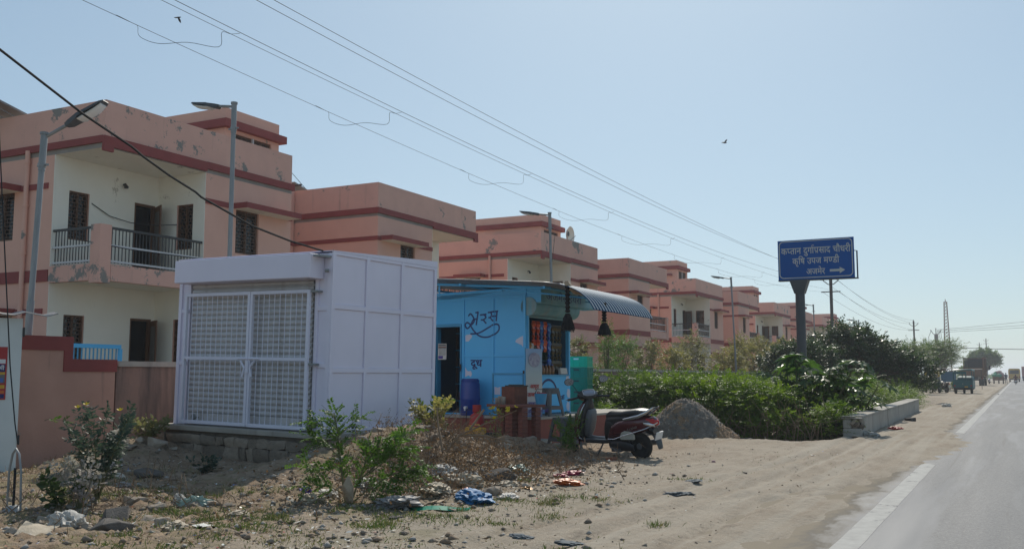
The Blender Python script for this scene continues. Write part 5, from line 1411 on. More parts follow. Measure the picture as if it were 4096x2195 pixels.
# ------------------------------------------------------------------ street lamps
def street_lamp(x, y, h, lean, rz, lab, tilt=8):
    t = empty('street_lamp', (x, y, 0), 0, lab, 'street lamp', 'street lamps inside the compound wall')
    lx, ly = lean
    def P(z): return (lx * z / h, ly * z / h, z)
    s = MB(); s.tube([P(-.3), P(2.6)], .058, 10); s.tube([P(2.6), P(h - .5)], .046, 10); s.tube([P(h - .62), P(h - .02)], .055, 10); s.tube([P(h - .02), P(h + .02)], .07, 10); s.obj('pole', M_STEEL, t, smooth=True)
    s = MB(); s.tube([P(h - .56), P(h - .50)], .066, 10); s.box(lx - .13, lx + .13, ly - .012, ly + .012, h - .545, h - .515); s.obj('clamp', M_STEEL, t)
    c, sn = math.cos(rz), math.sin(rz); top = Vector(P(h - .07)); d = Vector((c * math.cos(D2R(tilt)), sn * math.cos(D2R(tilt)), math.sin(D2R(tilt))))
    s = MB(); s.tube([top, top + d * .55], .03, 8); s.obj('arm', M_STEEL, t, smooth=True)
    up = Vector((-c * math.sin(D2R(tilt)), -sn * math.sin(D2R(tilt)), math.cos(D2R(tilt)))); sd = d.cross(up)
    R = Matrix((d, sd, up)).transposed()
    hd = MB(); 
    for a, w, z0, z1 in ((.42, .05, -.03, .03), (.5, .09, -.05, .035), (.66, .14, -.03, .04), (.7, .15, -.01, .045), (1.12, .13, .01, .045), (1.18, .09, .02, .04)):
        hd.v += [tuple(top + d * a + sd * yy + up * zz_) for yy, zz_ in ((-w, z0), (w, z0), (w * .9, z1), (-w * .9, z1))]
    for i in range(5):
        for j in range(4): hd.f.append((4 * i + j, 4 * i + (j + 1) % 4, 4 * i + 4 + (j + 1) % 4, 4 * i + 4 + j))
    hd.f += [(3, 2, 1, 0), (20, 21, 22, 23)]; hd.m = [0] * len(hd.f)
    h_ = hd.obj('lamp_head', M_LAMP, t)
    s = MB(); s.loft([(.66, 0, -.035, .11, .012), (.72, 0, -.045, .125, .035), (1.0, 0, -.03, .115, .035), (1.12, 0, -.0, .1, .02)], 12); s.v = [tuple(top + R @ Vector(v)) for v in s.v]; s.obj('lens', M_LENS, h_, smooth=True)
    return t
street_lamp(-14.0, 10.25, 5.35, (0, .18), D2R(22), 'leaning street lamp at the far left with its head tilted towards the camera', 28)
street_lamp(-14.0, 14.75, 6.95, (0, 0), D2R(178), 'street lamp standing just behind the white kiosk, before the nearest house', 9)
street_lamp(-14.0, 30.3, 7.0, (-.12, -.05), D2R(178), 'street lamp rising behind the blue kiosk roof', 9)
street_lamp(-14.0, 54.8, 6.95, (-.2, -.1), D2R(178), 'street lamp among the dusty shrubs, the last before the sign', 9)
street_lamp(-14.0, 79.4, 7.0, (-.1, 0), D2R(178), 'street lamp just right of the blue sign post', 9)
street_lamp(-14.0, 103.6, 7.0, (0, 0), D2R(178), 'most distant street lamp, above the dark tree')

# ------------------------------------------------------------------ electric poles, transformer, lattice mast, wires
def vpole(x, y, h, lab, mat=None, concrete=False):
    t = empty('electric_pole', (x, y, 0), 0, lab, 'electric pole', 'electric poles along the road')
    s = MB(); 
    if concrete: s.box(-.22, .22, -.2, .2, -.3, h)
    else: s.box(-.11, .11, -.1, .1, -.3, h)
    s.obj('shaft', M_CPOLE if concrete else M_POLE, t)
    s = MB()
    for sx in (-1, 1): s.tube([(0, 0, h - .75), (sx * .22, 0, h - .72), (sx * .58, 0, h - .42)], .04, 6)
    s.obj('v_arm', M_POLE, t)
    if not concrete:
        s = MB(); s.box(-.75, .75, -.16, -.1, h - 1.38, h - 1.30); s.obj('cross_arm', M_POLE, t)
    ins = MB().lathe([(.02, 0), (.05, .03), (.06, .07), (.035, .09), (.055, .12), (.03, .17), (0, .18)], 8).mesh('insulator', M_GREYPL, smooth=True)
    for px, pz in ((-.58, h - .42), (.58, h - .42), (0, h)): put('insulator', ins, t, (px, 0, pz))
    return t
vpole(-13.0, 81.2, 9.45, 'dark steel electric pole under the right half of the blue sign')
vpole(-13.0, 152.0, 9.3, 'electric pole with forked top left of the transformer pole')
vpole(-9.0, 300.0, 10.5, 'left one of two tiny electric poles far down the road')
vpole(-7.2, 296.0, 11.5, 'right one of two tiny electric poles far down the road')
t = empty('transformer_pole', (-13.2, 199, 0), 0, 'thick concrete pole carrying transformer gear and hanging leads', 'electric pole')
s = MB(); s.box(-.3, .3, -.3, .3, -.3, 9.2); s.obj('shaft', M_CPOLE, t)
s = MB()
for sx in (-1, 1): s.tube([(0, 0, 8.9), (sx * .5, 0, 9.3), (sx * .95, 0, 10.0)], .06, 6)
s.tube([(0, 0, 9.2), (0, 0, 10.3)], .08, 6); s.obj('top_arms', M_POLE, t)
s = MB(); s.box(-.8, .8, -.6, -.3, 5.9, 6.1); s.box(-.45, .45, -1.0, -.3, 6.1, 7.0); s.box(-.72, -.5, -.8, -.3, 6.2, 7.2); s.box(.5, .72, -.8, -.3, 6.2, 7.2); s.obj('transformer', M_BLKPL, t)
s = MB(); r = random.Random(2)
for k in range(7):
    a = r.uniform(-.9, .9); s.tube([(a, -.3, 9.9), (a * 1.4 - .2, -.5, 8.6), (a * 1.5, -.6, 7.6), (a * .7, -.7, 7.0)], .02, 4)
s.obj('lead', M_WIRE, t)
t = empty('lattice_mast', (-13.3, 233, 0), 0, 'tall rust brown lattice steel mast beyond the trees', 'mast')
s = MB(); Hh = 17.4
def wd(z): return .78 - .5 * z / Hh
for sx in (-1, 1):
    for sy in (-1, 1): s.tube([(sx * wd(0), sy * wd(0), 0), (sx * wd(Hh), sy * wd(Hh), Hh)], .075, 4)
s.obj('leg', M_RUST, t)
s = MB(); z = 0
while z < Hh - .5:
    dz = max(.7, wd(z) * 1.5); z2 = min(Hh, z + dz)
    for sy in (-1, 1):
        for sx in (-1, 1):
            s.tube([(sx * wd(z), sy * wd(z), z), (-sx * wd(z2), sy * wd(z2), z2)], .04, 4); s.tube([(sy * wd(z), sx * wd(z), z), (sy * wd(z2), -sx * wd(z2), z2)], .04, 4)
    z = z2
s.box(-.4, .4, -.4, .4, Hh, Hh + .1); s.tube([(0, 0, Hh), (0, 0, Hh + .7)], .08, 5); s.box(-.75, .75, -.6, .6, 7.3, 7.42); s.obj('bracing', M_RUST, t)
def cr3(pts, n=5):
    out = []; q = [pts[0]] + list(pts) + [pts[-1]]
    for i in range(1, len(q) - 2):
        for k in range(n):
            t = k / n; p0, p1, p2, p3 = q[i - 1], q[i], q[i + 1], q[i + 2]
            out.append(.5 * (2 * p1 + (p2 - p0) * t + (2 * p0 - 5 * p1 + 4 * p2 - p3) * t * t + (3 * p1 - p0 - 3 * p2 + p3) * t ** 3))
    return out + [pts[-1]]
def wire(pts, r, lab, cat='wire', group='overhead wires along the road'):
    s = MB(); s.tube(pts, r, 4, cap=False); o = s.obj('overhead_wire', M_WIRE); return tag(o, lab, cat, group)
def fitted(P, n=60, y1=None):
    """a sagging span through three measured points (x, y, z)"""
    ys = [p[1] for p in P]; zs = [p[2] for p in P]; xs = [p[0] for p in P]
    cz = np.polyfit(ys, zs, 2 if len(P) > 2 else 1); cx = np.polyfit(ys, xs, 1)
    yy = np.linspace(3, ys[-1] if y1 is None else y1, n)
    return [(float(np.polyval(cx, y)), y, float(np.polyval(cz, y))) for y in yy]
WX = {'w1': [(-13.6, 10.7, 7.64), (-13.6, 27.3, 7.03), (-13.68, 81.1, 8.14)], 'w2': [(-12.4, 11.3, 7.63), (-12.4, 24.8, 7.21), (-12.4, 81.1, 8.14)],
      'w3': [(-13.55, 12.66, 8.32), (-13.55, 27.2, 7.87), (-13.55, 81.2, 9.03)], 'w4': [(-13, 14.2, 8.77), (-13, 26.07, 8.49), (-13, 81.2, 9.5)], 'w5': [(-12.45, 14.1, 8.63), (-12.45, 25, 8.38), (-12.45, 81.2, 9.03)]}
labs = {'w1': 'lowest overhead wire, leftmost at the top of the sky, with cradle loops', 'w2': 'second lowest overhead wire, joined to the lowest by cradle loops', 'w3': 'third overhead wire from below, close over the cradled pair', 'w4': 'fourth overhead wire from below, left of the upper pair', 'w5': 'topmost overhead wire, rightmost at the top of the sky'}
FW = {}
for k, P in WX.items():
    pts = fitted(P); FW[k] = (np.polyfit([p[1] for p in P], [p[2] for p in P], 2), np.polyfit([p[1] for p in P], [p[0] for p in P], 1)); wire(pts, .005 if k in ('w1', 'w2') else .007, labs[k])
def onw(k, y): return Vector((float(np.polyval(FW[k][1], y)), y, float(np.polyval(FW[k][0], y))))
for i, (ya, yb) in enumerate(((11.75, 12.7), (17.2, 18.0), (23.6, 24.8), (29.8, 31.4), (35.8, 38.3), (42.5, 46.0), (50, 54.5), (58, 62))):
    a, b = onw('w1', ya), onw('w2', yb)
    q = [a + Vector((-.0, -.35, .03)), a, a + Vector((0, .12, -.02)), a + Vector((.02, .16, -.2)), a.lerp(b, .3) + Vector((0, 0, -.34)), a.lerp(b, .62) + Vector((0, 0, -.28)), b + Vector((-.08, .02, -.3)), b + Vector((0, 0, -.05)), b + Vector((.02, .2, -.02)), b + Vector((.05, .4, .05))]
    wire(cr3(q), .0045, ['nearest', 'second nearest', 'third nearest', 'fourth nearest', 'fifth nearest', 'sixth nearest', 'second farthest', 'farthest'][i] + ' hanging cradle loop between the two lowest wires', 'wire loop', 'cradle loops under the overhead wires')
nm = {'w1': 'lower left', 'w2': 'lower right', 'w3': 'upper left', 'w4': 'top', 'w5': 'upper right'}
for k in WX:
    a = WX[k][2]; b = (a[0], 152, a[2] - .1)
    wire([(a[0], 81.2 + (152 - 81.2) * i / 16, a[2] + (b[2] - a[2]) * i / 16 - 4 * .8 * (i / 16) * (1 - i / 16)) for i in range(17)], .012, nm[k] + ' wire of the second span, beyond the steel pole', 'wire', 'distant overhead wires')
for i, (z, z1) in enumerate(((10.0, 15.0), (9.8, 13.2), (9.5, 12.4))):
    wire([(-13 + 60 * j / 12, 199 - 30 * j / 12, z + (z1 - z) * j / 12 - 2.4 * (j / 12) * (1 - j / 12)) for j in range(13)], .025, ['upper', 'middle', 'lower'][i] + ' thin wire crossing the sky right of the lattice mast', 'wire', 'wires crossing the road far away')
wire([(-13 + 60 * j / 12, 233 - 50 * j / 12, 7.6 - .8 * j / 12 - 4 * (j / 12) * (1 - j / 12)) for j in range(13)], .06, 'dark sagging cable crossing the road right of the lattice mast', 'cable', None)
def line(name, pts, r, lab, cat, mat=None):
    s = MB(); s.tube(pts, r, 5, cap=False); return tag(s.obj(name, mat or M_WIRE, smooth=True), lab, cat)
line('balcony_cable', [(-20.925, 17.05, 5.8), (-20.9, 17.6, 5.55), (-20.8, 18.2, 5.45), (-20.5, 18.8, 5.44), (-20.2, 19.24, 5.5)], .012, 'thin wire slung across the nearest balcony recess', 'cable')
line('house_cable', [(-19.6, 15.8, 4.6), (-19.0, 16.6, 4.45), (-18.9, 19.0, 4.45), (-18.9, 22.5, 4.6), (-18.9, 27.0, 4.9)], .012, 'grey wire running along the nearest house front', 'cable')
line('roof_cable', [(-22.8, 26.5, 9.0), (-22.7, 26.9, 8.6), (-22.6, 27.6, 8.1)], .01, 'thin wire drooping from the roof room of the nearest house', 'cable')
line('facade_wire', [(-19.1, 54.0, 6.0), (-19.0, 48.0, 5.3), (-18.8, 40, 4.6), (-13.9, 30.2, 6.2)], .008, 'thin wire stretched across the third house front', 'cable')
# stay wire with its bow and anchor
t = empty('stay_wire', (-9.02, 6.58, 0), 0, 'steel stay wire with bow clamp and ground rod at the left edge', 'stay wire')
s = MB(); s.tube([(-.35, -.25, 5.0), (-.12, -.03, 1.5), (-.04, 0, .92), (.02, .0, .72)], .007, 6); s.obj('cable', M_WIRE, t, smooth=True)
s = MB(); s.tube([(-.1, 0, .06), (-.09, 0, .45), (-.05, 0, .62), (0, 0, .67), (.05, 0, .62), (.09, 0, .45), (.11, 0, .06)], .012, 6); s.obj('bow', M_STEEL, t, smooth=True)
s = MB(); s.tube([(.0, 0, -.3), (0, 0, .48)], .014, 6); s.obj('rod', M_WIRE, t, smooth=True)
s = MB(); s.lathe([(.05, .11), (.11, .06), (.13, .03), (.13, 0), (.05, 0)], 12); s.obj('plate', M_STEEL, t, smooth=True)
t = MB().box(-.7, .1, -.04, .04, -.02, .06).obj('fallen_angle_iron', M_BLACK); t.location = (-9.3, 6.35, Hf(-9.3, 6.35) + .03); t.rotation_euler = (0, .02, D2R(8)); tag(t, 'dark iron bar lying beside the stay anchor', 'iron bar')

# ------------------------------------------------------------------ birds
def bird(loc, sc, rz, lab, ph):
    t = empty('bird', loc, rz, lab, 'bird', 'birds in flight'); t.scale = (sc,) * 3
    s = MB(); s.loft([(-.5, 0, 0, .02, .01), (-.3, 0, 0, .12, .02), (-.2, 0, 0, .06, .05), (0, 0, 0, .09, .08), (.2, 0, .01, .07, .07), (.3, 0, .03, .05, .05), (.38, 0, .03, .02, .02)], 10); s.obj('body', M_BIRD, t, smooth=True)
    for sy in (-1, 1):
        s = MB(); V = [(.12, .05, .03), (.2, .35, .03 + ph * .25), (.05, .8, .03 + ph * .45), (-.08, .5, .02 + ph * .3), (-.1, .06, .02)]
        V2 = [(x, sy * y, z) for x, y, z in V]; s.add(V2 + [(x, y, z + .012) for x, y, z in V2], [(0, 1, 2, 3, 4), (9, 8, 7, 6, 5)] + [(i, (i + 1) % 5, (i + 1) % 5 + 5, i + 5) for i in range(5)]); s.obj('wing', M_BIRD, t)
bird((-16.9, 15.9, 9.65), .2, .4, 'dark bird flying at the upper left', -1.0)
bird((-12.5, 47.5, 13.0), .36, .7, 'dark bird flying in the right sky above the road sign', .7)
bird((-1.35, 82.5, .03), .3, 1.0, 'small dark bird on the sand beside the far road edge', -.2)

# ------------------------------------------------------------------ culvert parapet
t = empty('culvert_parapet', (-3.42, 23.6, 0), D2R(1.0), 'low broken concrete culvert parapet beside the road', 'parapet')
L = 18.6; k = 0; y = .38
r = random.Random(4)
while y < L:
    l_ = min(r.uniform(2.6, 4.2), L - y); s = MB(); dx = r.uniform(-.012, .012)
    s.box(-.2 + dx, .2 + dx, y + .006, y + l_ - .006, -.35, .44); s.obj('concrete_block', M_CONC, t, bevel=.015); s = MB(); s.box(-.235 + dx, .215 + dx, y + .004, y + l_ - .004, .443, .49 + r.uniform(-.01, .008)); s.obj('cap_slab', M_CONC, t, bevel=.01); y += l_
s = MB(); s.box(-.2, .2, -.0, .377, -.35, .2); s.obj('concrete_block', M_CONC, t, bevel=.02)
s = MB(); s.box(-.23, .21, .0, .3, .425, .45); s.box(-.25, .05, -.04, .3, .465, .49); s.obj('cap_slab', M_CONC, t, bevel=.006)
s = MB(); s.box(-.2, -.02, .0, .376, .2, .42); s.obj('concrete_block', M_CONC, t, bevel=.03)
for i in range(12):
    o = put('rubble_stone', r.choice(blocks), t, (r.uniform(0, .18), r.uniform(.04, .34), .235 + .058 * (i // 4)), (r.random(), r.random(), r.random() * 6)); o.scale = (.17, .12, .08)
# ------------------------------------------------------------------ people, motorcycles, vehicles down the road
def person(loc, rz, pose, shirt, legs, lab, helmet=False, scale=1.0):
    t = empty('person', loc, rz, lab, 'person'); t.scale = (scale,) * 3
    put('body', FIG[(pose, shirt, legs)], t)
    hm = MB(); z = .0; hx, hz = HEAD[pose]
    if helmet:
        hm.lathe([(.115, -.09), (.135, -.02), (.13, .06), (.09, .12), (0, .14)], 14, 0, (hx, 0, hz + .02)); hm.obj('helmet', M_GREYPL, t, smooth=True)
    else:
        hm.lathe([(.095, .0), (.105, .05), (.08, .1), (0, .125)], 14, 0, (hx - .01, 0, hz + .01)); hm.obj('hair', M_HAIR, t, smooth=True)
    return t
def motorcycle(loc, rz, lab, mt):
    t = empty('motorcycle', loc, rz, lab, 'motorcycle', 'motorcycles down the road')
    for x in (0, 1.28):
        s = MB(); s.lathe([(.30 + .05 * math.cos(a), .05 * math.sin(a)) for a in np.linspace(2.4, -2.4, 8)], 20, 0, (x, 0, .3), 'y'); w = s.obj('wheel', M_TYRE, t, smooth=True)
        s = MB(); s.lathe([(0, .04), (.06, .04), (.06, -.04), (0, -.04)], 8, 0, (x, 0, .3), 'y')
        for k in range(5): s.tube([(x, 0, .3), (x + .26 * math.cos(k * 1.257), 0, .3 + .26 * math.sin(k * 1.257))], .012, 4)
        s.obj('spokes', M_GREYPL, w)
    s = MB(); s.loft([(.45, 0, .8, .09, .06), (.6, 0, .86, .14, .1), (.85, 0, .87, .13, .09), (.98, 0, .85, .06, .05)], 10); s.obj('tank', mt, t, smooth=True)
    s = MB(); s.loft([(-.35, 0, .84, .07, .03), (-.1, 0, .82, .12, .05), (.3, 0, .78, .12, .05), (.5, 0, .8, .09, .04)], 10); s.obj('seat', M_SEAT, t, smooth=True)
    s = MB(); s.loft([(-.45, 0, .76, .06, .06), (-.2, 0, .7, .1, .08), (.15, 0, .62, .09, .1)], 10); s.obj('tail_panel', mt, t, smooth=True)
    s = MB(); s.box(.4, .85, -.14, .14, .26, .6); s.tube([(.5, -.17, .3), (-.25, -.19, .36)], .05, 8); s.obj('engine', M_BLKPL, t)
    s = MB(); s.tube([(1.28, .09, .3), (1.02, .08, .95)], .025, 6); s.tube([(1.28, -.09, .3), (1.02, -.08, .95)], .025, 6); s.tube([(1.0, 0, .98), (.96, .3, 1.04), (.82, .38, 1.02)], .016, 6); s.tube([(1.0, 0, .98), (.96, -.3, 1.04), (.82, -.38, 1.02)], .016, 6); s.obj('handlebar', M_BLACK, t, smooth=True)
    s = MB(); s.lathe([(0, .1), (.08, .08), (.1, 0), (.0, -.02)], 12, 0, (1.1, 0, .92), 'x'); s.obj('headlamp', M_CHROME, t, smooth=True)
    s = MB(); s.box(-.53, -.49, -.05, .05, .70, .78); s.obj('tail_lamp', M_TAIL, t); s = MB(); s.box(-.56, -.545, -.09, .09, .48, .6); s.obj('number_plate', M_PLATE, t)
    s = MB(); s.loft([(-.40, 0, .62, .07, .02), (-.54, 0, .5, .07, .02)], 8); s.obj('mudguard', M_BLKPL, t)
    return t
UP = D2R(90)
motorcycle((-.3, 176.8, 0), UP, 'motorcycle ridden away along the road edge before the bus', M_BLKPL)
person((-.3, 177.05, 0), UP, 'ride', 'R', 'D', 'rider in dark red top on the motorcycle before the bus')
motorcycle((1.22, 203.5, 0), UP, 'motorcycle at the far right picture edge', M_RED)
person((1.22, 203.75, 0), UP, 'ride', 'R', 'D', 'rider in red at the far right picture edge')
motorcycle((-5.35, 90.2, 0), UP + .5, 'dark motorcycle parked alone on the sand left of the teal vehicle', M_BLKPL)
motorcycle((-7.5, 93.6, 0), UP, 'motorcycle under the man in grey behind the acacia branches', M_BLKPL)
person((-7.5, 93.85, 0), UP, 'ride', 'G', 'D', 'man in grey shirt and helmet sitting on a motorcycle by the trees', True)
motorcycle((-4.35, 189, 0), UP + .1, 'motorcycle parked beside the loaded cart', M_CAP)
person((-1.86, 196.8, 0), UP - .3, 'stand', 'B', 'D', 'person in dark blue standing beside the loaded cart', False, 1.12)
def wheel_at(par, x, y, r, w, z=None):
    s = MB(); s.lathe([(r * .6, w / 2), (r * .95, w / 2), (r, w * .35), (r, -w * .35), (r * .95, -w / 2), (r * .6, -w / 2)], 20, 0, (x, y, r if z is None else z), 'x'); o = s.obj('wheel', M_TYRE, par, smooth=True)
    s = MB(); s.lathe([(0, w * .42), (r * .6, w * .40), (r * .6, -w * .40), (0, -w * .42)], 14, 0, (x, y, r if z is None else z), 'x'); s.obj('hub', M_GREYPL, o, smooth=True)
# teal goods three wheeler, back view (local: x across, y forward)
t = empty('three_wheeler', (-3.87, 85.3, 0), D2R(-4), 'teal three wheeled goods vehicle seen from behind on the sand', 'three wheeler')
s = MB(); s.box(-.72, .72, 0, 1.6, .48, .56); s.box(-.72, .72, 0, .05, .56, 1.02); s.box(-.72, -.67, .05, 1.6, .56, 1.02); s.box(.67, .72, .05, 1.6, .56, 1.02); s.obj('load_body', M_AUTO, t, bevel=.01)
s = MB(); s.box(-.70, -.62, .0, .06, 1.02, 1.75); s.box(.20, .27, .0, .06, 1.02, 1.75); s.box(.64, .70, 0.0, .06, 1.02, 1.75); s.box(-.62, .20, .0, .06, 1.02, 1.12); s.box(-.62, .20, .0, .06, 1.55, 1.75); s.box(-.70, -.64, 1.5, 1.56, 1.02, 1.8); s.box(.64, .70, 1.5, 1.56, 1.02, 1.8); s.box(-.05, -.0, .0, .06, 1.12, 1.55); s.obj('frame', M_AUTO, t)
s = MB(); s.loft([(-.74, .8, 1.83, .85, .05), (-.6, .8, 1.88, .9, .06), (.6, .8, 1.88, .9, .06), (.74, .8, 1.83, .85, .05)], 10, 0, 6); s.obj('roof', M_AUTO, t, smooth=True)
s = MB(); s.loft([(-.6, 2.1, .8, .55, .45), (-.5, 2.1, .85, .65, .55), (.5, 2.1, .85, .65, .55), (.6, 2.1, .8, .55, .45)], 12, 0, 4); s.obj('cab', M_AUTO, t, smooth=True)
s = MB(); s.box(-.68, .68, .02, .08, .34, .48); s.box(-.55, .55, .1, 1.5, .3, .48); s.obj('chassis', M_BLKPL, t)
wheel_at(t, -.58, .35, .25, .16); wheel_at(t, .58, .35, .25, .16); wheel_at(t, -.18, 2.3, .25, .14)
for x in (-.6, .6): s = MB(); s.box(x - .06, x + .06, -.02, 0, .6, .68); s.obj('tail_lamp', M_TAIL, t)
s = MB(); s.box(.12, .36, -.02, -.002, .50, .6); s.obj('number_plate', M_YEL, t); s = MB(); s.box(-.02, .02, -.02, 0, .72, .84); s.obj('latch', M_CHROME, t)
s = MB(); s.box(-.5, .5, .95, 1.25, .56, .8); s.obj('bench', M_BLKPL, t)
# tipper truck
t = empty('tipper_truck', (-5.55, 155, 0), D2R(-2), 'big rusty brown tipper truck parked with its rear towards the camera', 'truck')
s = MB(); s.box(-1.3, 1.3, 0, 6.2, 1.3, 1.45); s.box(-1.3, -1.2, 0, 6.2, 1.45, 3.95); s.box(1.2, 1.3, 0, 6.2, 1.45, 3.95); s.box(-1.2, 1.2, 6.1, 6.2, 1.45, 3.95); s.obj('tipper_body', M_TRUCK, t)
s = MB(); s.box(-1.195, -1.18, .1, 6.0, 1.46, 3.9); s.box(1.18, 1.195, .1, 6.0, 1.46, 3.9); s.box(-1.18, 1.18, 6.05, 6.09, 1.46, 3.9); s.obj('bed_lining', M_TRUCKIN, t)
s = MB(); s.box(-1.34, 1.34, -.06, .0, 1.5, 2.55); s.obj('tailgate', pm('orange_brown_tailgate', (.2, .1, .04), (.14, .08, .05), 3, .8, grime=(.06, .05, .04), grime_th=.5), t)
for x in (-1.0, -.35, .35, 1.0): s = MB(); s.box(x - .05, x + .05, -.1, -.06, 1.5, 2.55); s.obj('rib', M_TRUCK, t)
for y in (.8, 2.0, 3.2, 4.4, 5.6):
    s = MB(); s.box(1.3, 1.37, y - .05, y + .05, 1.45, 3.95); s.box(-1.37, -1.3, y - .05, y + .05, 1.45, 3.95); s.obj('rib', M_TRUCK, t)
s = MB(); s.box(-1.38, 1.38, -.05, 6.25, 3.95, 4.05); s.v = [(x, y, z) for x, y, z in s.v]; s2 = MB(); s2.box(-1.4, -1.15, -.05, 6.2, 3.95, 4.05); s2.box(1.15, 1.4, -.05, 6.2, 3.95, 4.05); s2.box(-1.15, 1.15, 6.0, 6.2, 3.95, 4.05); s2.obj('rim', M_TRUCK, t)
s = MB(); s.box(-.5, .5, .2, 8.2, .85, 1.3); s.box(-1.2, 1.2, .15, .3, .75, .95); s.obj('chassis', M_BLKPL, t)
for x in (-1.05, -.72, .72, 1.05): wheel_at(t, x, 1.1, .52, .28)
for x in (-1.05, .72 + .33): wheel_at(t, x, 6.9, .52, .3)
for x in (-.9, .9): s = MB(); s.box(x - .25, x + .25, .35, .38, .25, .85); s.obj('mud_flap', M_BLKPL, t)
s = MB(); s.box(-1.2, 1.2, 6.4, 8.2, 1.1, 3.3); s.obj('cab', M_TRUCK, t, bevel=.1); s = MB(); s.tube([(1.2, 8.0, 2.6), (1.6, 8.1, 2.7)], .03, 5); s.box(1.52, 1.7, 8.05, 8.12, 2.3, 2.9); s.obj('wing_mirror', M_BLKPL, t)
for x in (-1.05, 1.05): s = MB(); s.box(x - .12, x + .12, .1, .15, .98, 1.12); s.obj('tail_lamp', M_TAIL, t)
# loaded cart with sacks
t = empty('loaded_cart', (-3.05, 195.5, 0), 0, 'dark red tempo cart piled with sacks beyond the truck', 'cart')
s = MB(); s.box(-.95, .95, 0, 2.4, .6, .7); s.box(-.95, .95, 0, .05, .7, 1.3); s.box(-.95, -.9, .05, 2.4, .7, 1.3); s.box(.9, .95, .05, 2.4, .7, 1.3); s.box(-.8, .8, 2.5, 3.8, .6, 1.7); s.obj('body', M_TRUCK, t)
wheel_at(t, -.75, .5, .32, .2); wheel_at(t, .75, .5, .32, .2); wheel_at(t, 0, 3.0, .32, .2)
r = random.Random(8)
def sack_mesh(mt, seed):
    bm = bmesh.new(); bmesh.ops.create_icosphere(bm, subdivisions=3, radius=1); o_ = Vector((seed * 7.3, 0, 0))
    for v in bm.verts: v.co *= .86 + .3 * mnoise.noise(v.co * 1.6 + o_)
    me = bpy.data.meshes.new('sack'); bm.to_mesh(me); bm.free(); me.materials.append(mt); me.polygons.foreach_set('use_smooth', [True] * len(me.polygons)); return me
for i, (x, y, z, sx, sz, mt, l_) in enumerate(((-.55, .3, 1.5, .5, .35, M_SACK, 'green sack at the left on the loaded cart'), (.1, .25, 1.45, .5, .38, M_SACK, 'green sack in the middle of the loaded cart'), (.55, .6, 1.6, .45, .5, M_SACKP, 'pinkish sack at the right on the loaded cart'), (.1, 1.0, 2.0, .6, .4, M_SACKP, 'pinkish sack on top of the loaded cart'), (-.4, 1.2, 1.8, .5, .45, M_SACK, 'green sack behind the others on the loaded cart'))):
    o = put('sack', sack_mesh(mt, i), None, (-3.05 + x, 195.5 + y, z)); o.scale = (sx, .5, sz); tag(o, l_, 'sack', 'sacks on the loaded cart')
# yellow bus
t = empty('bus', (-.65, 262, 0), D2R(.5), 'yellow bus seen from behind far along the road', 'bus')
s = MB(); s.loft([(0, 0, 1.85, 1.2, 1.2), (.12, 0, 1.87, 1.28, 1.3), (8.5, 0, 1.87, 1.28, 1.3), (8.7, 0, 1.8, 1.2, 1.2)], 24, 0, 7); s.v = [(-y, x, z) for x, y, z in s.v]; s.obj('body', M_BUS, t, smooth=True)
s = MB(); s.box(-1.0, 1.0, -.02, .06, 1.9, 2.75); s.obj('rear_window', M_GLASSD, t, bevel=.03)
for k in range(6):
    s = MB(); s.box(-1.30, -1.27, .8 + 1.2 * k, 1.8 + 1.2 * k, 1.9, 2.6); s.box(1.27, 1.30, .8 + 1.2 * k, 1.8 + 1.2 * k, 1.9, 2.6); s.obj('side_window', M_GLASSD, t)
for x in (-1.0, 1.0): wheel_at(t, x, 1.6, .45, .3); wheel_at(t, x, 7, .45, .3)
s = MB(); s.box(-1.2, 1.2, -.08, .05, .5, .75); s.obj('bumper', M_BLKPL, t)
for x in (-1.05, 1.05): s = MB(); s.box(x - .1, x + .1, -.03, .02, 1.0, 1.4); s.obj('tail_lamp', M_TAIL, t)
# far lorry at the picture edge
t = empty('far_lorry', (2.4, 330, 0), 0, 'hazy red lorry at the right picture edge beyond the bus', 'truck')
s = MB(); s.box(-1.25, 1.25, 0, 7, 1.3, 4.2); s.obj('box_body', pm('hazy_red_paint', (.3, .1, .09), (.25, .09, .08), 3, .7), t); s = MB(); s.box(-1.2, 1.2, 0, 8, .7, 1.3); s.box(-1.2, 1.2, 7.2, 9, 1.3, 3.2); s.obj('cab', M_SHIRTD, t)
for x in (-.95, .95): wheel_at(t, x, 1.2, .5, .35)
# auto rickshaw with yellow hood
t = empty('auto_rickshaw', (-6.25, 87.6, 0), D2R(4), 'dark auto rickshaw with yellow hood and load on its roof, half behind branches', 'auto rickshaw')
s = MB(); s.loft([(-.02, 0, .72, .55, .38), (.1, 0, .75, .64, .42), (1.2, 0, .72, .64, .42), (2.2, 0, .7, .5, .4), (2.5, 0, .65, .25, .3)], 14, 0, 4); s.v = [(-y, x, z) for x, y, z in s.v]; s.obj('body', M_BLKPL, t, smooth=True)
s = MB(); s.loft([(.0, 0, 1.5, .55, .2), (.08, 0, 1.52, .62, .24), (1.7, 0, 1.55, .62, .24), (1.9, 0, 1.5, .5, .18)], 14, 0, 4); s.v = [(-y, x, z) for x, y, z in s.v]; s.obj('hood', M_YEL, t, smooth=True)
s = MB(); s.box(-.42, .42, -.03, .04, 1.36, 1.6); s.obj('rear_window', M_PAPER, t); s = MB(); s.box(-.6, .6, -.02, .06, .95, 1.26); s.box(-.6, -.54, .06, 1.9, 1.0, 1.4); s.box(.54, .6, .06, 1.9, 1.0, 1.4); s.obj('rear_panel', M_GREYPL, t)
wheel_at(t, -.5, .45, .23, .14); wheel_at(t, .5, .45, .23, .14); wheel_at(t, 0, 2.3, .23, .12)
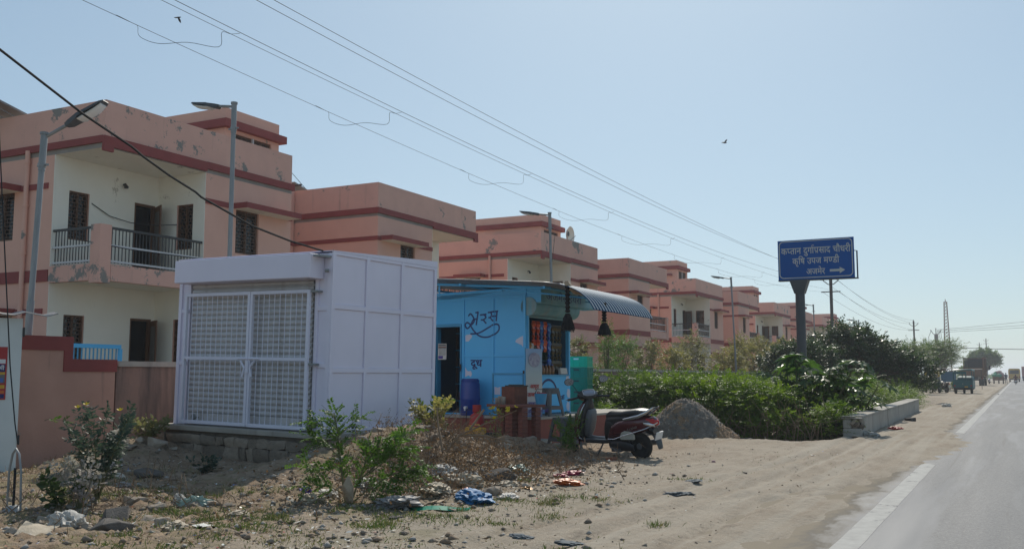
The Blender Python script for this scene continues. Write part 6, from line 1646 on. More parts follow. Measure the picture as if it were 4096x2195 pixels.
o = put('sack', sack_mesh(M_BAGW, 21), None, (-6.3, 88.0, 1.83)); o.scale = (.5, .45, .1); tag(o, 'whitish bundle lying on the yellow auto hood', 'bundle')
# blue cart stall, canopy pole, red board stall
t = empty('vendor_cart', (-6.3, 109, 0), 0, 'faded blue vendor cart standing left of the teal vehicle', 'cart')
s = MB(); s.box(-.65, .65, 0, .9, .8, 1.35); s.box(-.65, .65, 0, .05, 1.35, 1.85); s.box(-.65, -.6, .05, .9, 1.35, 1.9); s.box(.6, .65, .05, .9, 1.35, 1.9); s.obj('body', M_BLUEIN, t); s = MB(); s.box(-.75, .75, -.1, 1.0, 1.9, 1.94); s.obj('roof', M_SHEET, t)
for x in (-.55, .55): wheel_at(t, x, .2, .3, .06); s = MB(); s.box(x - .03, x + .03, .7, .76, 0, .8); s.obj('leg', M_POLE, t)
t = empty('canopy', (-4.9, 112, 0), 0, 'thin sagging canopy edge on poles behind the teal vehicle', 'canopy')
s = MB(); q = [(-2.1, 0, 2.18), (-1.0, 0, 2.08), (0, 0, 2.04), (.8, 0, 2.05), (1.7, 0, 2.08)]
for x, y, z in q: s.v += [(x, 0, z), (x, .5, z + .02), (x, .5, z + .05), (x, 0, z + .035)]
for i in range(4):
    for j in range(4): s.f.append((4 * i + j, 4 * i + (j + 1) % 4, 4 * i + 4 + (j + 1) % 4, 4 * i + 4 + j)); s.m.append(0)
s.obj('cloth', M_SHEET, t)
for x in (-2.0, 1.6):
    for y in (.05, .45): s = MB(); s.tube([(x, y, 0), (x, y, 2.1)], .02, 5); s.obj('pole', M_POLE, t)
t = empty('drink_stall', (-9.75, 107, 0), 0, 'small stall with a red drink board in the shade of the trees', 'stall')
s = MB(); s.box(-.6, .6, 0, 1.0, .0, .9); s.box(-.6, .6, .9, 1.0, .9, 1.9); s.obj('counter', M_TRUCK, t); s = MB(); s.box(-.9, .9, -.3, 1.2, 2.2, 2.26); s.obj('roof', M_SHEET, t)
for x in (-.8, .8): s = MB(); s.tube([(x, -.2, 0), (x, -.2, 2.2)], .04, 5); s.obj('pole', M_POLE, t)
s = MB(); s.box(-.25, .55, -.06, -.02, .95, 1.75); b = s.obj('red_board', M_RED, t)
s = MB(); V, P = [], []; stroke_poly([(-.2, 1.2), (0, 1.32), (.2, 1.28), (.5, 1.5)], .1, V, P); s.add([(x, -.062, z) for x, z in V], P); s.obj('white_swirl', M_PLATE, b, fix=False)
# far roofs to the left of the mast
# ------------------------------------------------------------------ vegetation
def nrm(a): return a / np.maximum(np.linalg.norm(a, axis=-1, keepdims=True), 1e-9)
def leaf_quads(P, Dv, N, L, Wd):
    """diamond leaves from base points P along Dv with face normals N"""
    Dv = nrm(Dv); S = nrm(np.cross(Dv, N)); N2 = np.cross(S, Dv)
    L = np.broadcast_to(L, (len(P),))[:, None]; Wd = np.broadcast_to(Wd, (len(P),))[:, None]
    m = P + Dv * L * .5 - N2 * L * .08
    V = np.stack([P, m + S * Wd * .5, P + Dv * L, m - S * Wd * .5], 1).reshape(-1, 3)
    F = np.arange(len(P) * 4).reshape(-1, 4)
    return V, F
def spray(rng, A, B, nl, ll, lw, lift=.3, sag=.0):
    """feathered twigs from A to B (n,3): nl leaflets on each, alternating sides"""
    n = len(A); ax = nrm(B - A); L = np.linalg.norm(B - A, axis=1)
    t = np.linspace(.12, 1.0, nl)[None, :, None]
    P = A[:, None] + (B - A)[:, None] * t
    P[..., 2] -= (sag * L)[:, None] * (t[..., 0] ** 2)
    up = nrm(np.array([0, 0, 1.0]) + rng.normal(0, .35, (n, 3))); sd = nrm(np.cross(ax, up))
    sg = np.where(np.arange(nl) % 2 == 0, 1, -1)[None, :, None]
    D = nrm(ax[:, None] * .55 + sd[:, None] * sg + rng.normal(0, .22, (n, nl, 3)) + np.array([0, 0, -sag]))
    N = nrm(np.cross(sd, ax)[:, None] + rng.normal(0, lift, (n, nl, 3)))
    k = n * nl
    sc = rng.uniform(.7, 1.2, k)
    return leaf_quads(P.reshape(-1, 3), D.reshape(-1, 3), N.reshape(-1, 3), ll * sc, lw * sc)
def crown_points(rng, blobs, n, shell=.55):
    w = np.array([b[3] * b[4] * b[5] for b in blobs]) ** .7; w /= w.sum()
    k = rng.choice(len(blobs), n, p=w); b = np.array(blobs)[k]
    d = nrm(rng.normal(0, 1, (n, 3))); d[:, 2] = np.where(d[:, 2] < -.35, -d[:, 2], d[:, 2])
    r = shell + (1 - shell) * rng.uniform(0, 1, (n, 1)) ** .6
    return b[:, :3] + d * r * b[:, 3:], d
def plant(name, label, cat, base, blobs, ncl, ntw, tl, nl, ll, lw, leaf, wood=None, seed=0, stems=6, r0=.03, flat=.5, sag=.12, group=None, shell=.5, trunk=0.0, lift=.35, extra=None):
    """a bush or tree: stems, limbs to every third clump, and a crown of feathered twigs spread through the blobs (local coordinates)"""
    rng = np.random.default_rng(seed + 100)
    t = empty(name, base, 0, label, cat, group)
    c, d = crown_points(rng, blobs, ncl, shell)
    A = np.repeat(c, ntw, 0); dd = np.repeat(d, ntw, 0)
    v = nrm(rng.normal(0, 1, A.shape) + dd * .9); v[:, 2] *= (1 - flat); v[:, 2] += .12; v = nrm(v)
    Lt = tl * rng.uniform(.55, 1.25, (len(A), 1))
    A = A + rng.normal(0, tl * .22, A.shape)
    V, F = spray(rng, A, A + v * Lt, nl, ll, lw, lift, sag)
    me = quads(V, F, 'crown'); me.materials.append(leaf)
    put('crown', me, t)
    s = MB(); zc = min(b[2] for b in blobs)
    cen = np.mean([b[:3] for b in blobs], 0)
    rr = random.Random(seed); roots = []
    if trunk:
        top = Vector((cen[0] * .5, cen[1] * .5, trunk)); s.tube([(0, 0, -.2), (rr.uniform(-.05, .05), rr.uniform(-.05, .05), trunk * .5), top], [r0 * 1.3, r0, r0 * .8], 8); roots = [(top, r0 * .7)]
    else:
        for k in range(stems):
            a = rr.uniform(0, 6.28); q = .12 * max(b[3] for b in blobs); roots.append((Vector((q * math.cos(a), q * math.sin(a), -.15)), r0))
    idx = list(range(0, ncl, 2 if ncl < 90 else 4))
    for k in idx:
        p = Vector(c[k]); o_, r_ = roots[k % len(roots)]
        m = o_.lerp(p, .5) + Vector((rr.uniform(-.1, .1), rr.uniform(-.1, .1), .1)) * (p - o_).length * .35
        s.tube([o_, o_.lerp(m, .55) + Vector((0, 0, .03)), m, p], [r_, r_ * .7, r_ * .45, r_ * .15], 5, cap=False)
    s.obj('trunk' if trunk else 'stems', wood or M_BARK, t, smooth=True)
    # bare twigs inside
    return t
HB = 'low feathery bushes massed before the boundary wall'
# the front of the hedge and the thicket behind it
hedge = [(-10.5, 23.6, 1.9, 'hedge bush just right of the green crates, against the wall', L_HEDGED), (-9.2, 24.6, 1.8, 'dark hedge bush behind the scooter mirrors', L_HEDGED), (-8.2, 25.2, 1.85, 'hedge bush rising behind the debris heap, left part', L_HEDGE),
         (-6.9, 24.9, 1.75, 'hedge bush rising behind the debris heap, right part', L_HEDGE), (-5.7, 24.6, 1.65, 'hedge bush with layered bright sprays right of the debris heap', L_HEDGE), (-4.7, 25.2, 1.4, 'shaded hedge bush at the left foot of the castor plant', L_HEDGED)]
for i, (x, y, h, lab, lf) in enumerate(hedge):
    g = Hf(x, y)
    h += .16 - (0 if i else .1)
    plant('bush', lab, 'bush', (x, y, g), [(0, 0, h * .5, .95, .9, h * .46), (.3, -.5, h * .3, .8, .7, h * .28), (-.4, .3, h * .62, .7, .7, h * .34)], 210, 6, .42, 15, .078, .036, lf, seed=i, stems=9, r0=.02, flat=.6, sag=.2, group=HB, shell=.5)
TH = ['thicket bush just behind the leftmost hedge bush by the crates', 'thicket bush rising over the scooter mirror against the wall', 'thicket bush above the left shoulder of the debris heap', 'thicket bush above the right shoulder of the debris heap', 'thicket bush touching the boundary wall under the fourth house', 'thicket bush half way between wall and parapet', 'thicket bush left of the castor plants', 'thicket bush at the wall under the fifth house', 'thicket bush just left of the sign post foot', 'farther thicket bush at the wall under the olive tree', 'thicket bush behind the sign post foot']
back = [(-11.6, 27.5, 2.1), (-10.2, 28.2, 2.2), (-8.6, 28.4, 2.15), (-7.0, 28.0, 2.1), (-11.0, 32.5, 2.1), (-8.6, 33, 2.1), (-6.6, 33, 2.1), (-11.5, 38, 2.1), (-9.2, 39, 2.1), (-11.2, 45, 2.15), (-9.0, 46.5, 2.15)]
for i, (x, y, h) in enumerate(back):
    h -= .32
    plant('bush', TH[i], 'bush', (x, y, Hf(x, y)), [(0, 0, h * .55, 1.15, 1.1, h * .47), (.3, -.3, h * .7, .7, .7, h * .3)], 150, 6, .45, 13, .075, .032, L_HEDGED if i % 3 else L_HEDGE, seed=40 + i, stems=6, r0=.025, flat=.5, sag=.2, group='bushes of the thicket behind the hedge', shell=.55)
fl = [(-7.6, 23.3, .75, 'small bright bush at the left shoulder of the debris heap'), (-5.1, 23.8, .9, 'bright low bush sticking out at the foot of the hedge'), (-3.95, 23.9, .85, 'sunlit yellow green bush beside the broken parapet end'), (-9.3, 22.9, .85, 'low bright bush behind the scooter seat')]
for i, (x, y, h, lab) in enumerate(fl):
    plant('bush', lab, 'bush', (x, y, Hf(x, y) - .02), [(0, 0, h * .55, .5, .45, h * .5)], 60, 6, .32, 14, .055, .024, L_HEDGE, seed=70 + i, stems=6, r0=.012, flat=.6, group='small bright bushes at the hedge foot', shell=.4)
for i, (x, y, h, lab) in enumerate([(-5.0, 31, 1.35, 'feathery bush behind the near end of the parapet'), (-5.6, 36, 1.55, 'feathery bush behind the middle of the parapet'), (-5.2, 41, 1.6, 'feathery bush behind the far end of the parapet'), (-6.5, 47, 1.8, 'feathery bush under the dark tree'), (-5.0, 50, 1.3, 'yellowish bush just past the parapet end')]):
    plant('bush', lab, 'bush', (x, y, Hf(x, y)), [(0, 0, h * .55, 1.0, 1.8, h * .5), (.2, .6, h * .5, .7, .9, h * .4)], 130, 6, .5, 13, .075, .03, L_ACACIA if i % 2 else L_HEDGE, seed=80 + i, stems=6, r0=.02, flat=.7, group='feathery bushes along the parapet', shell=.3)
# dry stalks at the foot of the hedge
s = MB(); r = random.Random(77)
for k in range(150):
    x = r.uniform(-9.5, -3.9); y = 23.2 + r.uniform(0, .9); z = Hf(x, y)
    s.tube([(x, y, z), (x + r.uniform(-.2, .2), y + r.uniform(-.2, .1), z + r.uniform(.3, .6)), (x + r.uniform(-.5, .5), y + r.uniform(-.4, .1), z + r.uniform(.6, 1.3))], [.012, .009, .004], 4, cap=False)
o = s.obj('hedge_stalks', M_DRYST); o['kind'] = 'stuff'; tag(o, 'dry bare stalks at the foot of the hedge', 'stalks')
# castor plant with big lobed leaves
def castor_leaf():
    V = [(0, 0, 0)]; F = []; n = 7
    for i in range(n):
        a = D2R(-125 + 250 * i / (n - 1)); L = .5 * (1 - .35 * abs(i - 3) / 3)
        b = D2R(-125 + 250 * (i - .5) / (n - 1)); c = D2R(-125 + 250 * (i + .5) / (n - 1))
        k = len(V); V += [(.2 * math.sin(b), .2 * math.cos(b), -.02), (L * .6 * math.sin(a - .2), L * .6 * math.cos(a - .2), -.015), (L * math.sin(a), L * math.cos(a), -.09), (L * .6 * math.sin(a + .2), L * .6 * math.cos(a + .2), -.015), (.2 * math.sin(c), .2 * math.cos(c), -.02), (L * .5 * math.sin(a), L * .5 * math.cos(a), .02)]
        F += [(0, k, k + 5), (0, k + 5, k + 4), (k, k + 1, k + 5), (k + 1, k + 2, k + 5), (k + 2, k + 3, k + 5), (k + 3, k + 4, k + 5)]
    m = MB(); m.add(V, F); return m.mesh('leaf', L_CASTOR, fix=False)
CL = castor_leaf()
def castor(loc, h, n, lab, seed):
    r = random.Random(seed); t = empty('castor_plant', loc, 0, lab, 'plant', 'castor plants beside the parapet'); s = MB()
    for k in range(5):
        a = k * 1.26 + r.uniform(-.3, .3); q = r.uniform(.3, .95)
        tip = Vector((q * math.cos(a), q * math.sin(a) * .7, h * r.uniform(.75, 1.0))); m = Vector((tip.x * .35, tip.y * .35, tip.z * .55)); s.tube([(0, 0, -.1), m, tip], [.035, .026, .014], 6)
        for i in range(n // 5):
            f = r.uniform(.35, 1.0); p = Vector((0, 0, 0)).lerp(m, min(1, f * 2)) if f < .5 else m.lerp(tip, f * 2 - 1)
            b = r.uniform(0, 6.28); e = p + Vector((math.cos(b) * .3, math.sin(b) * .3, r.uniform(.0, .22))); s.tube([p, e], [.008, .005], 4, cap=False)
            o = put('leaf', CL, t, e, (r.uniform(-.7, .25), r.uniform(-.4, .4), b - math.pi / 2 + r.uniform(-.4, .4))); k_ = r.uniform(.65, 1.1); o.scale = (k_,) * 3
    s.obj('stems', M_STEM, t, smooth=True)
castor((-4.35, 25.6, -.45), 2.35, 60, 'big leaved castor plant at the foot of the sign post', 1)
castor((-5.2, 26.6, -.45), 2.35, 45, 'castor plant leaning left in front of the blue sign post', 2)
castor((-3.95, 27.8, -.45), 1.9, 40, 'shorter castor plant behind the broken parapet end', 3)
# shrubs and young trees inside the compound
sh = [(34.4, 2.95, L_GREY, 'thin dusty sapling right of the blue kiosk corner', .55, 22), (38.0, 3.75, L_YOUNG, 'tall feathery green sapling under the awning end', .5, 40), (40.2, 3.1, L_YOUNG, 'bushy green sapling before the fourth house', .9, 55), (42.3, 2.9, L_GREY, 'greyish shrub before the fourth house balcony', .8, 42), (46.5, 2.8, L_OLIVE, 'low olive shrub under the fifth house balcony', 1.0, 45),
      (50.5, 3.7, L_GREY, 'sparse tall dusty tree before the fifth house', 1.1, 40), (55.6, 2.9, L_OLIVE, 'olive shrub right of the fifth house', 1.1, 60), (59.8, 3.9, L_OLIVE, 'bushy olive tree before the sixth house', 1.2, 70), (64.5, 3.9, L_OLIVE, 'dense olive tree left of the sign post', 1.4, 90), (69.5, 4.0, L_OLIVE, 'yellowish tree next to the sign post', 1.5, 100), (75.5, 3.7, L_OLIVE, 'olive tree right behind the sign post', 1.6, 90)]
for i, (y, h, lf, lab, rad, ncl) in enumerate(sh):
    x = -14.9 - .25 * (i % 3)
    if i == 1: bl_ = [(0, 0, 2.3, .28, .28, 1.3), (.0, 0, 1.2, .55, .5, .8)]
    else: bl_ = [(0, 0, h * .6, rad, rad, h * .36), (rad * .3, -.2, h * .8, rad * .55, rad * .55, h * .2), (-rad * .4, .2, h * .45, rad * .7, rad * .6, h * .25)]
    feather = lf is L_YOUNG
    plant('young_tree', lab, 'tree', (x, y, 0), bl_, int(ncl * 1.9), 5, .42 if feather else .36, 15 if feather else 9, .07 if feather else .085, .03 if feather else .06, lf, seed=120 + i, r0=.028, trunk=h * .32, flat=.35, sag=.1, group='young trees inside the compound', shell=.2, lift=.6)
# the dark tree right of the sign and trees beyond
plant('dark_tree', 'big dark glossy leaved tree right of the blue sign', 'tree', (-8.3, 55.5, -.4), [(0, 0, 2.3, 2.6, 2.3, 1.7), (1.2, -.4, 2.9, 1.4, 1.2, 1.2), (-1.6, .2, 2.2, 1.7, 1.5, 1.3), (2.5, .4, 1.9, 1.5, 1.2, 1.4), (-0.2, 0, 3.8, .8, .8, .8), (.9, .2, 3.7, .6, .6, .7), (3.6, 0, 1.6, 1.1, 1.0, 1.1)], 520, 6, .55, 10, .15, .085, L_DARK, seed=201, r0=.09, trunk=1.4, flat=.2, sag=.1, shell=.35, lift=.6)
plant('dark_tree', 'lower dark tree hugging the right side of the sign post', 'tree', (-9.8, 52.0, -.3), [(0, 0, 2.2, 1.9, 1.6, 1.3), (-1.3, 0, 1.9, 1.1, 1.1, 1.1)], 260, 6, .45, 10, .13, .07, L_DARK, seed=202, r0=.07, trunk=1.1, flat=.25, shell=.3, lift=.6)
def acacia(loc, h, rad, lab, seed, n=130, tl=.9):
    return plant('acacia_tree', lab, 'tree', loc, [(0, 0, h * .68, rad, rad, h * .26), (rad * .5, 0, h * .82, rad * .6, rad * .6, h * .16), (-rad * .5, .3, h * .6, rad * .7, rad * .6, h * .22)], n, 6, tl, 13, .17, .06, L_ACACIA, seed=seed, r0=.09, trunk=h * .42, flat=.75, sag=.1, group='feathery acacia trees beyond the parapet', shell=.25)
plant('dark_bush', 'shadowy bush under the right side of the dark tree', 'bush', (-6.2, 57, 0), [(0, 0, .9, 1.5, 1.3, .9), (1.1, 0, .7, .9, .9, .7)], 120, 6, .5, 11, .11, .05, L_HEDGED, seed=311, stems=5, r0=.02)
acacia((-8.2, 82, 0), 3.9, 2.2, 'feathery acacia before the drink stall, left of the mast', 301, 150)
acacia((-7.2, 103, 0), 4.7, 2.3, 'feathery acacia in front of the transformer pole and mast', 302, 170, 1.0)
acacia((-9.6, 108, 0), 4.2, 2.2, 'acacia in the back of the clump by the transformer pole', 303, 130, 1.0)
acacia((-7.7, 122, 0), 4.0, 1.6, 'acacia thinning out left of the tipper truck', 304, 110, 1.0)
plant('acacia_shrub', 'low acacia spreading its branches before the auto rickshaw', 'bush', (-7.4, 63.5, 0), [(0, 0, .75, 1.1, 1.0, .45), (1.2, 0, .75, .8, .7, .28), (-.8, .5, 1.2, .9, .8, .5)], 120, 6, .55, 13, .09, .034, L_ACACIA, seed=305, r0=.03, stems=5, flat=.75)
plant('acacia_shrub', 'acacia shrub with long branch left of the parked motorcycles', 'bush', (-8.6, 70, 0), [(0, 0, 1.5, 1.4, 1.2, .8), (1.0, 0, 1.1, .9, .7, .4)], 110, 6, .65, 13, .1, .04, L_ACACIA, seed=306, r0=.04, trunk=.7, flat=.7)
plant('roadside_tree', 'big round hazy tree beside the road before the bus', 'tree', (-6.6, 246, 0), [(0, 0, 5.0, 2.9, 2.6, 2.2), (1.6, 0, 4.6, 1.8, 1.8, 1.9), (-1.6, 0, 4.4, 1.6, 1.6, 1.6)], 260, 6, .9, 9, .34, .2, L_ACACIA, seed=307, r0=.25, trunk=2.2, flat=.2, shell=.5)
plant('roadside_tree', 'small hazy bush tree below the big round one', 'tree', (-8.2, 205, 0), [(0, 0, 1.7, 1.9, 1.6, 1.3)], 90, 6, .7, 9, .26, .16, L_ACACIA, seed=308, r0=.1, trunk=.8, flat=.2, shell=.4)
plant('bare_tree', 'nearly leafless greyish tree left of the tipper truck', 'tree', (-8.6, 142, 0), [(0, 0, 4.1, 1.7, 1.5, 1.3)], 40, 4, .9, 4, .1, .05, L_DRY, seed=309, r0=.1, trunk=1.8, flat=.1, shell=.3)
plant('far_bush', 'small green bush beside the parked motorcycle on the sand', 'bush', (-5.0, 96, 0), [(0, 0, .35, .45, .4, .35)], 30, 5, .3, 9, .12, .05, L_ACACIA, seed=310, stems=4, r0=.015)
# far-off line of trees on the horizon
rng = np.random.default_rng(9)
n = 9000; x = np.concatenate([rng.uniform(-420, -10, n), rng.uniform(12, 160, n // 3)]); m = len(x)
y = rng.uniform(520, 640, m); hgt = 3.2 + 2.2 * np.sin(x * .045) + 1.6 * np.sin(x * .17 + 1) + .8 * np.sin(x * .5)
P = np.stack([x, y, rng.uniform(0, 1, m) ** .7 * np.maximum(hgt, 1.2)], 1)
V, F = leaf_quads(P, rng.normal(0, 1, (m, 3)), rng.normal(0, 1, (m, 3)), 1.9, 1.4)
me = quads(V, F, 'distant_trees'); me.materials.append(L_ACACIA); o = put('distant_trees', me); o['kind'] = 'stuff'; tag(o, 'far-off line of trees on the hazy horizon', 'trees')
# fallen dark trunk and pipe seen among the bushes
s = MB(); s.tube([(-8.6, 58.5, 1.55), (-7.6, 59.2, 1.75), (-6.4, 59.6, 1.5), (-4.9, 60.4, 1.25)], [.12, .1, .09, .07], 8); o = s.obj('bent_branch', M_BARK, smooth=True); tag(o, 'thick pale bent branch lying across the bushes under the dark tree', 'branch')

# ------------------------------------------------------------------ foreground plants
def twig_plant(name, label, base, stems, leaf, nl, ll, lw, tl, wood, seed, cat='plant', group=None, up=.35, sag=.1, pitch=.09, compound=True):
    """a plant drawn stem by stem: stems = list of polylines (local) with a radius; leafy twigs leave the outer part of every stem"""
    rng = np.random.default_rng(seed); t = empty(name, base, 0, label, cat, group); s = MB(); A = []; B = []
    for pts, r in stems:
        pts = [Vector(p) for p in pts]; sm = [Vector(p) for p in cr([tuple(p)[:2] for p in pts], 4)] if False else pts
        s.tube(sm, [r * (1 - .7 * i / (len(sm) - 1)) for i in range(len(sm))], 6, cap=False)
        Ls = [(b - a).length for a, b in zip(sm[:-1], sm[1:])]; tot = sum(Ls); d = tot * .32
        while d < tot * 1.0:
            q = d; k = 0
            while k < len(Ls) - 1 and q > Ls[k]: q -= Ls[k]; k += 1
            p = sm[k].lerp(sm[k + 1], min(1, q / Ls[k])); ax = (sm[k + 1] - sm[k]).normalized()
            v = Vector(rng.normal(0, 1, 3)); v = (v - ax * v.dot(ax)).normalized() * .9 + ax * .5 + Vector((0, 0, up)); v.normalize()
            e = p + v * tl * rng.uniform(.6, 1.2); A.append(p); B.append(e); s.tube([p, e], [r * .22, r * .1], 3, cap=False); d += pitch * rng.uniform(.6, 1.4)
        A.append(sm[-1]); B.append(sm[-1] + (sm[-1] - sm[-2]).normalized() * tl)
    A, B = np.array(A), np.array(B)
    V, F = spray(rng, A, B, nl, ll, lw, .45, sag)
    me = quads(V, F, 'leaves'); me.materials.append(leaf); put('leaves', me, t); s.obj('stems', wood, t, smooth=True)
    return t
bx_, by_ = -6.52, 8.75
st = [([(0, 0, -.05), (-.05, .02, .25), (-.10, .04, .55), (-.13, .05, .82), (-.17, .05, .98)], .016), ([(-.1, .04, .5), (-.25, .0, .66), (-.42, -.04, .74)], .008), ([(-.06, .02, .3), (-.25, -.02, .38), (-.45, -.05, .42)], .007), ([(-.12, .05, .72), (.02, .1, .86), (.1, .12, .92)], .007),
      ([(.03, 0, -.03), (.1, .06, .2), (.17, .1, .42), (.2, .12, .62)], .011), ([(.12, .07, .25), (.3, .12, .42), (.5, .2, .52), (.68, .26, .58)], .010), ([(.04, 0, 0), (.2, .05, .14), (.45, .12, .3), (.75, .2, .38)], .010), ([(.3, .1, .25), (.5, .1, .28), (.8, .15, .3)], .007), ([(.17, .1, .42), (.3, .1, .6), (.42, .15, .68)], .007), ([(0, 0, .1), (-.18, -.05, .2), (-.4, -.1, .22)], .006), ([(.1, 0, .1), (.3, -.05, .12), (.55, -.05, .16)], .006), ([(-.13, .05, .7), (-.3, .02, .86), (-.42, 0, .88)], .006), ([(.2, .1, .3), (.45, .05, .5), (.6, .05, .68)], .008), ([(.25, .1, .4), (.5, .25, .62), (.62, .3, .78)], .007)]
ct, sn_ = math.cos(D2R(27)), math.sin(D2R(27))
st = [([(p[0] * ct - p[1] * sn_, p[0] * sn_ + p[1] * ct, p[2]) for p in q], r) for q, r in st]
twig_plant('small_tree', 'small feathery green tree on the litter in the foreground', (bx_, by_, Hf(bx_, by_)), st, L_YOUNG, 24, .043, .02, .21, M_STEM, 11, 'small tree', pitch=.02, sag=.25)
o = put('old_stump', stone_mesh(5, mat=M_CARD), None, (bx_ + .05, by_ - .05, Hf(bx_, by_) + .12)); o.scale = (.16, .16, .42); tag(o, 'dry pale sheath at the foot of the small green tree', 'stump')
r = random.Random(3)
def fan(n, h, sp, r0, lean=(0, 0)):
    out = []
    for k in range(n):
        a = r.uniform(0, 6.28); q = r.uniform(.3, 1) * sp; hh = h * r.uniform(.65, 1)
        out.append(([(0, 0, -.03), (q * .3 * math.cos(a), q * .3 * math.sin(a), hh * .4), (q * .7 * math.cos(a) + lean[0] * .6, q * .7 * math.sin(a) + lean[1] * .6, hh * .75), (q * math.cos(a) + lean[0], q * math.sin(a) + lean[1], hh)], r0))
    return out
tp = (-8.85, 7.45, Hf(-8.85, 7.45))
th = twig_plant('thistle_plant', 'tall spiny bluish weed with yellow poppies before the pink wall', tp, fan(11, 1.0, .36, .009), L_BLUEG, 7, .075, .03, .11, M_STEM, 21, pitch=.045, up=.2)
fp = MB()
for i in range(5):
    a = i * 1.257; fp.add([(0, 0, 0), (.028 * math.cos(a - .5), .028 * math.sin(a - .5), .018), (.036 * math.cos(a), .036 * math.sin(a), .022), (.028 * math.cos(a + .5), .028 * math.sin(a + .5), .018)], [(0, 1, 2, 3)])
FLW = fp.mesh('flower', L_FLOWER, fix=False)
for p in ((-.22, -.12, 1.0), (.2, .08, .97), (-.16, -.06, 1.03)): put('flower', FLW, th, p, (.3, .2, 0))
twig_plant('lilac_weed', 'pale weed with tiny lilac flower heads in front of the spiny weed', (-8.55, 7.0, Hf(-8.55, 7.0)), fan(10, .52, .3, .006), L_LILAC, 6, .045, .035, .08, M_STEM, 22, pitch=.06)
twig_plant('broad_weed', 'broad leaved weed at the foot of the spiny weed', (-8.75, 6.9, Hf(-8.75, 6.9)), fan(6, .3, .22, .005), L_DARK, 5, .09, .05, .1, M_STEM, 23, pitch=.09)
twig_plant('weed', 'leafy weed on the mound between the white and blue kiosks', (-8.0, 12.9, Hf(-8.0, 12.9)), fan(12, .5, .42, .006), L_OLIVE, 6, .075, .05, .12, M_DRYST, 24, pitch=.07)
twig_plant('weed', 'taller green weed against the blue doorway, growing on the mound', (-8.35, 13.5, Hf(-8.35, 13.5)), fan(9, .62, .3, .006), L_HEDGED, 7, .085, .055, .13, M_STEM, 25, pitch=.07)
yw = twig_plant('yellow_flower_weed', 'wispy weed with yellow flowers before the stone table', (-7.7, 14.4, Hf(-7.7, 14.4)), fan(7, .6, .3, .005), L_OLIVE, 4, .05, .03, .09, M_DRYST, 26, pitch=.13)
for k in range(9): put('flower', FLW, yw, (r.uniform(-.3, .3), r.uniform(-.2, .2), r.uniform(.35, .62)), (r.uniform(-.6, .6), r.uniform(-.6, .6), 0), (1.3, 1.3, 1.3))
twig_plant('feathery_plant', 'small feathery green plant in front of the scooter front wheel', (-6.75, 15.15, Hf(-6.75, 15.15)), fan(10, .68, .26, .006), L_YOUNG, 14, .045, .016, .16, M_STEM, 27, pitch=.05, sag=.15)
twig_plant('shade_weed', 'grey green weed in the shade before the stone plinth', (-10.0, 10.2, Hf(-10.0, 10.2)), fan(7, .22, .25, .005), L_BLUEG, 6, .07, .04, .1, M_STEM, 28, pitch=.07)
twig_plant('wall_weed', 'dusty low bush among slabs at the plinth corner', (-12.3, 11.35, Hf(-12.3, 11.35)), fan(12, .32, .35, .006), L_GREY, 6, .08, .045, .12, M_DRYST, 29, pitch=.07)
twig_plant('sprig', 'bright sprig poking out beside the tin shed', (-12.7, 9.7, .75), [([(0, 0, 0), (.1, .0, .03), (.28, .1, .0)], .005)], L_YOUNG, 10, .06, .03, .1, M_STEM, 30)
twig_plant('wall_creeper', 'thin leafless weed against the white kiosk side', (-8.7, 12.6, Hf(-8.7, 12.6) + .1), fan(6, .45, .2, .004), L_DRY, 3, .03, .015, .07, M_DRYST, 31, pitch=.16)
# ------------------------------------------------------------------ rubble and litter one can pick out
STN = [stone_mesh(i, flat=.6) for i in range(8)]; SLB = [stone_mesh(20 + i, flat=.22) for i in range(4)]; DRK = [stone_mesh(40 + i, flat=.55, mat=pm('dark_stone', (.13, .115, .10), (.08, .07, .062), 5, .95, .5, 22, rand=.2)) for i in range(4)]
PAL = [stone_mesh(60 + i, flat=.5, mat=pm('pale_stone', (.46, .42, .36), (.38, .34, .28), 5, .95, .4, 22, rand=.15)) for i in range(3)]
def crumple(mt, seed, flat=.45, amp=.45, sub=4, name='bag'):
    bm = bmesh.new(); bmesh.ops.create_icosphere(bm, subdivisions=sub, radius=.5); o_ = Vector((seed * 3.7, seed * 1.3, 0))
    for v in bm.verts:
        p = v.co.normalized(); f = 1 + amp * .8 * mnoise.noise(p * 1.8 + o_) - amp * 1.1 * (abs(mnoise.noise(p * 3.2 + o_)) - .25) - amp * .9 * (abs(mnoise.noise(p * 7.5 + o_)) - .25)
        v.co = Vector((p.x, p.y, p.z * flat)) * .5 * max(.25, f)
    me = bpy.data.meshes.new(name); bm.to_mesh(me); bm.free(); me.materials.append(mt); me.polygons.foreach_set('use_smooth', [True] * len(me.polygons)); me.set_sharp_from_angle(angle=D2R(34)); return me
def sheetm(mt, seed, a=1.0, b=.7):
    r_ = random.Random(seed); s = MB(); n = 6
    for i in range(n):
        for j in range(n): s.v.append(((i / (n - 1) - .5) * a + r_.uniform(-.05, .05), (j / (n - 1) - .5) * b + r_.uniform(-.05, .05), .1 * mnoise.noise(Vector((i * .5, j * .5, seed))) + .03))
    for i in range(n - 1):
        for j in range(n - 1): s.f.append((i * n + j, i * n + n + j, i * n + n + j + 1, i * n + j + 1)); s.m.append(0)
    me = s.mesh('sheet', mt, smooth=True); return me
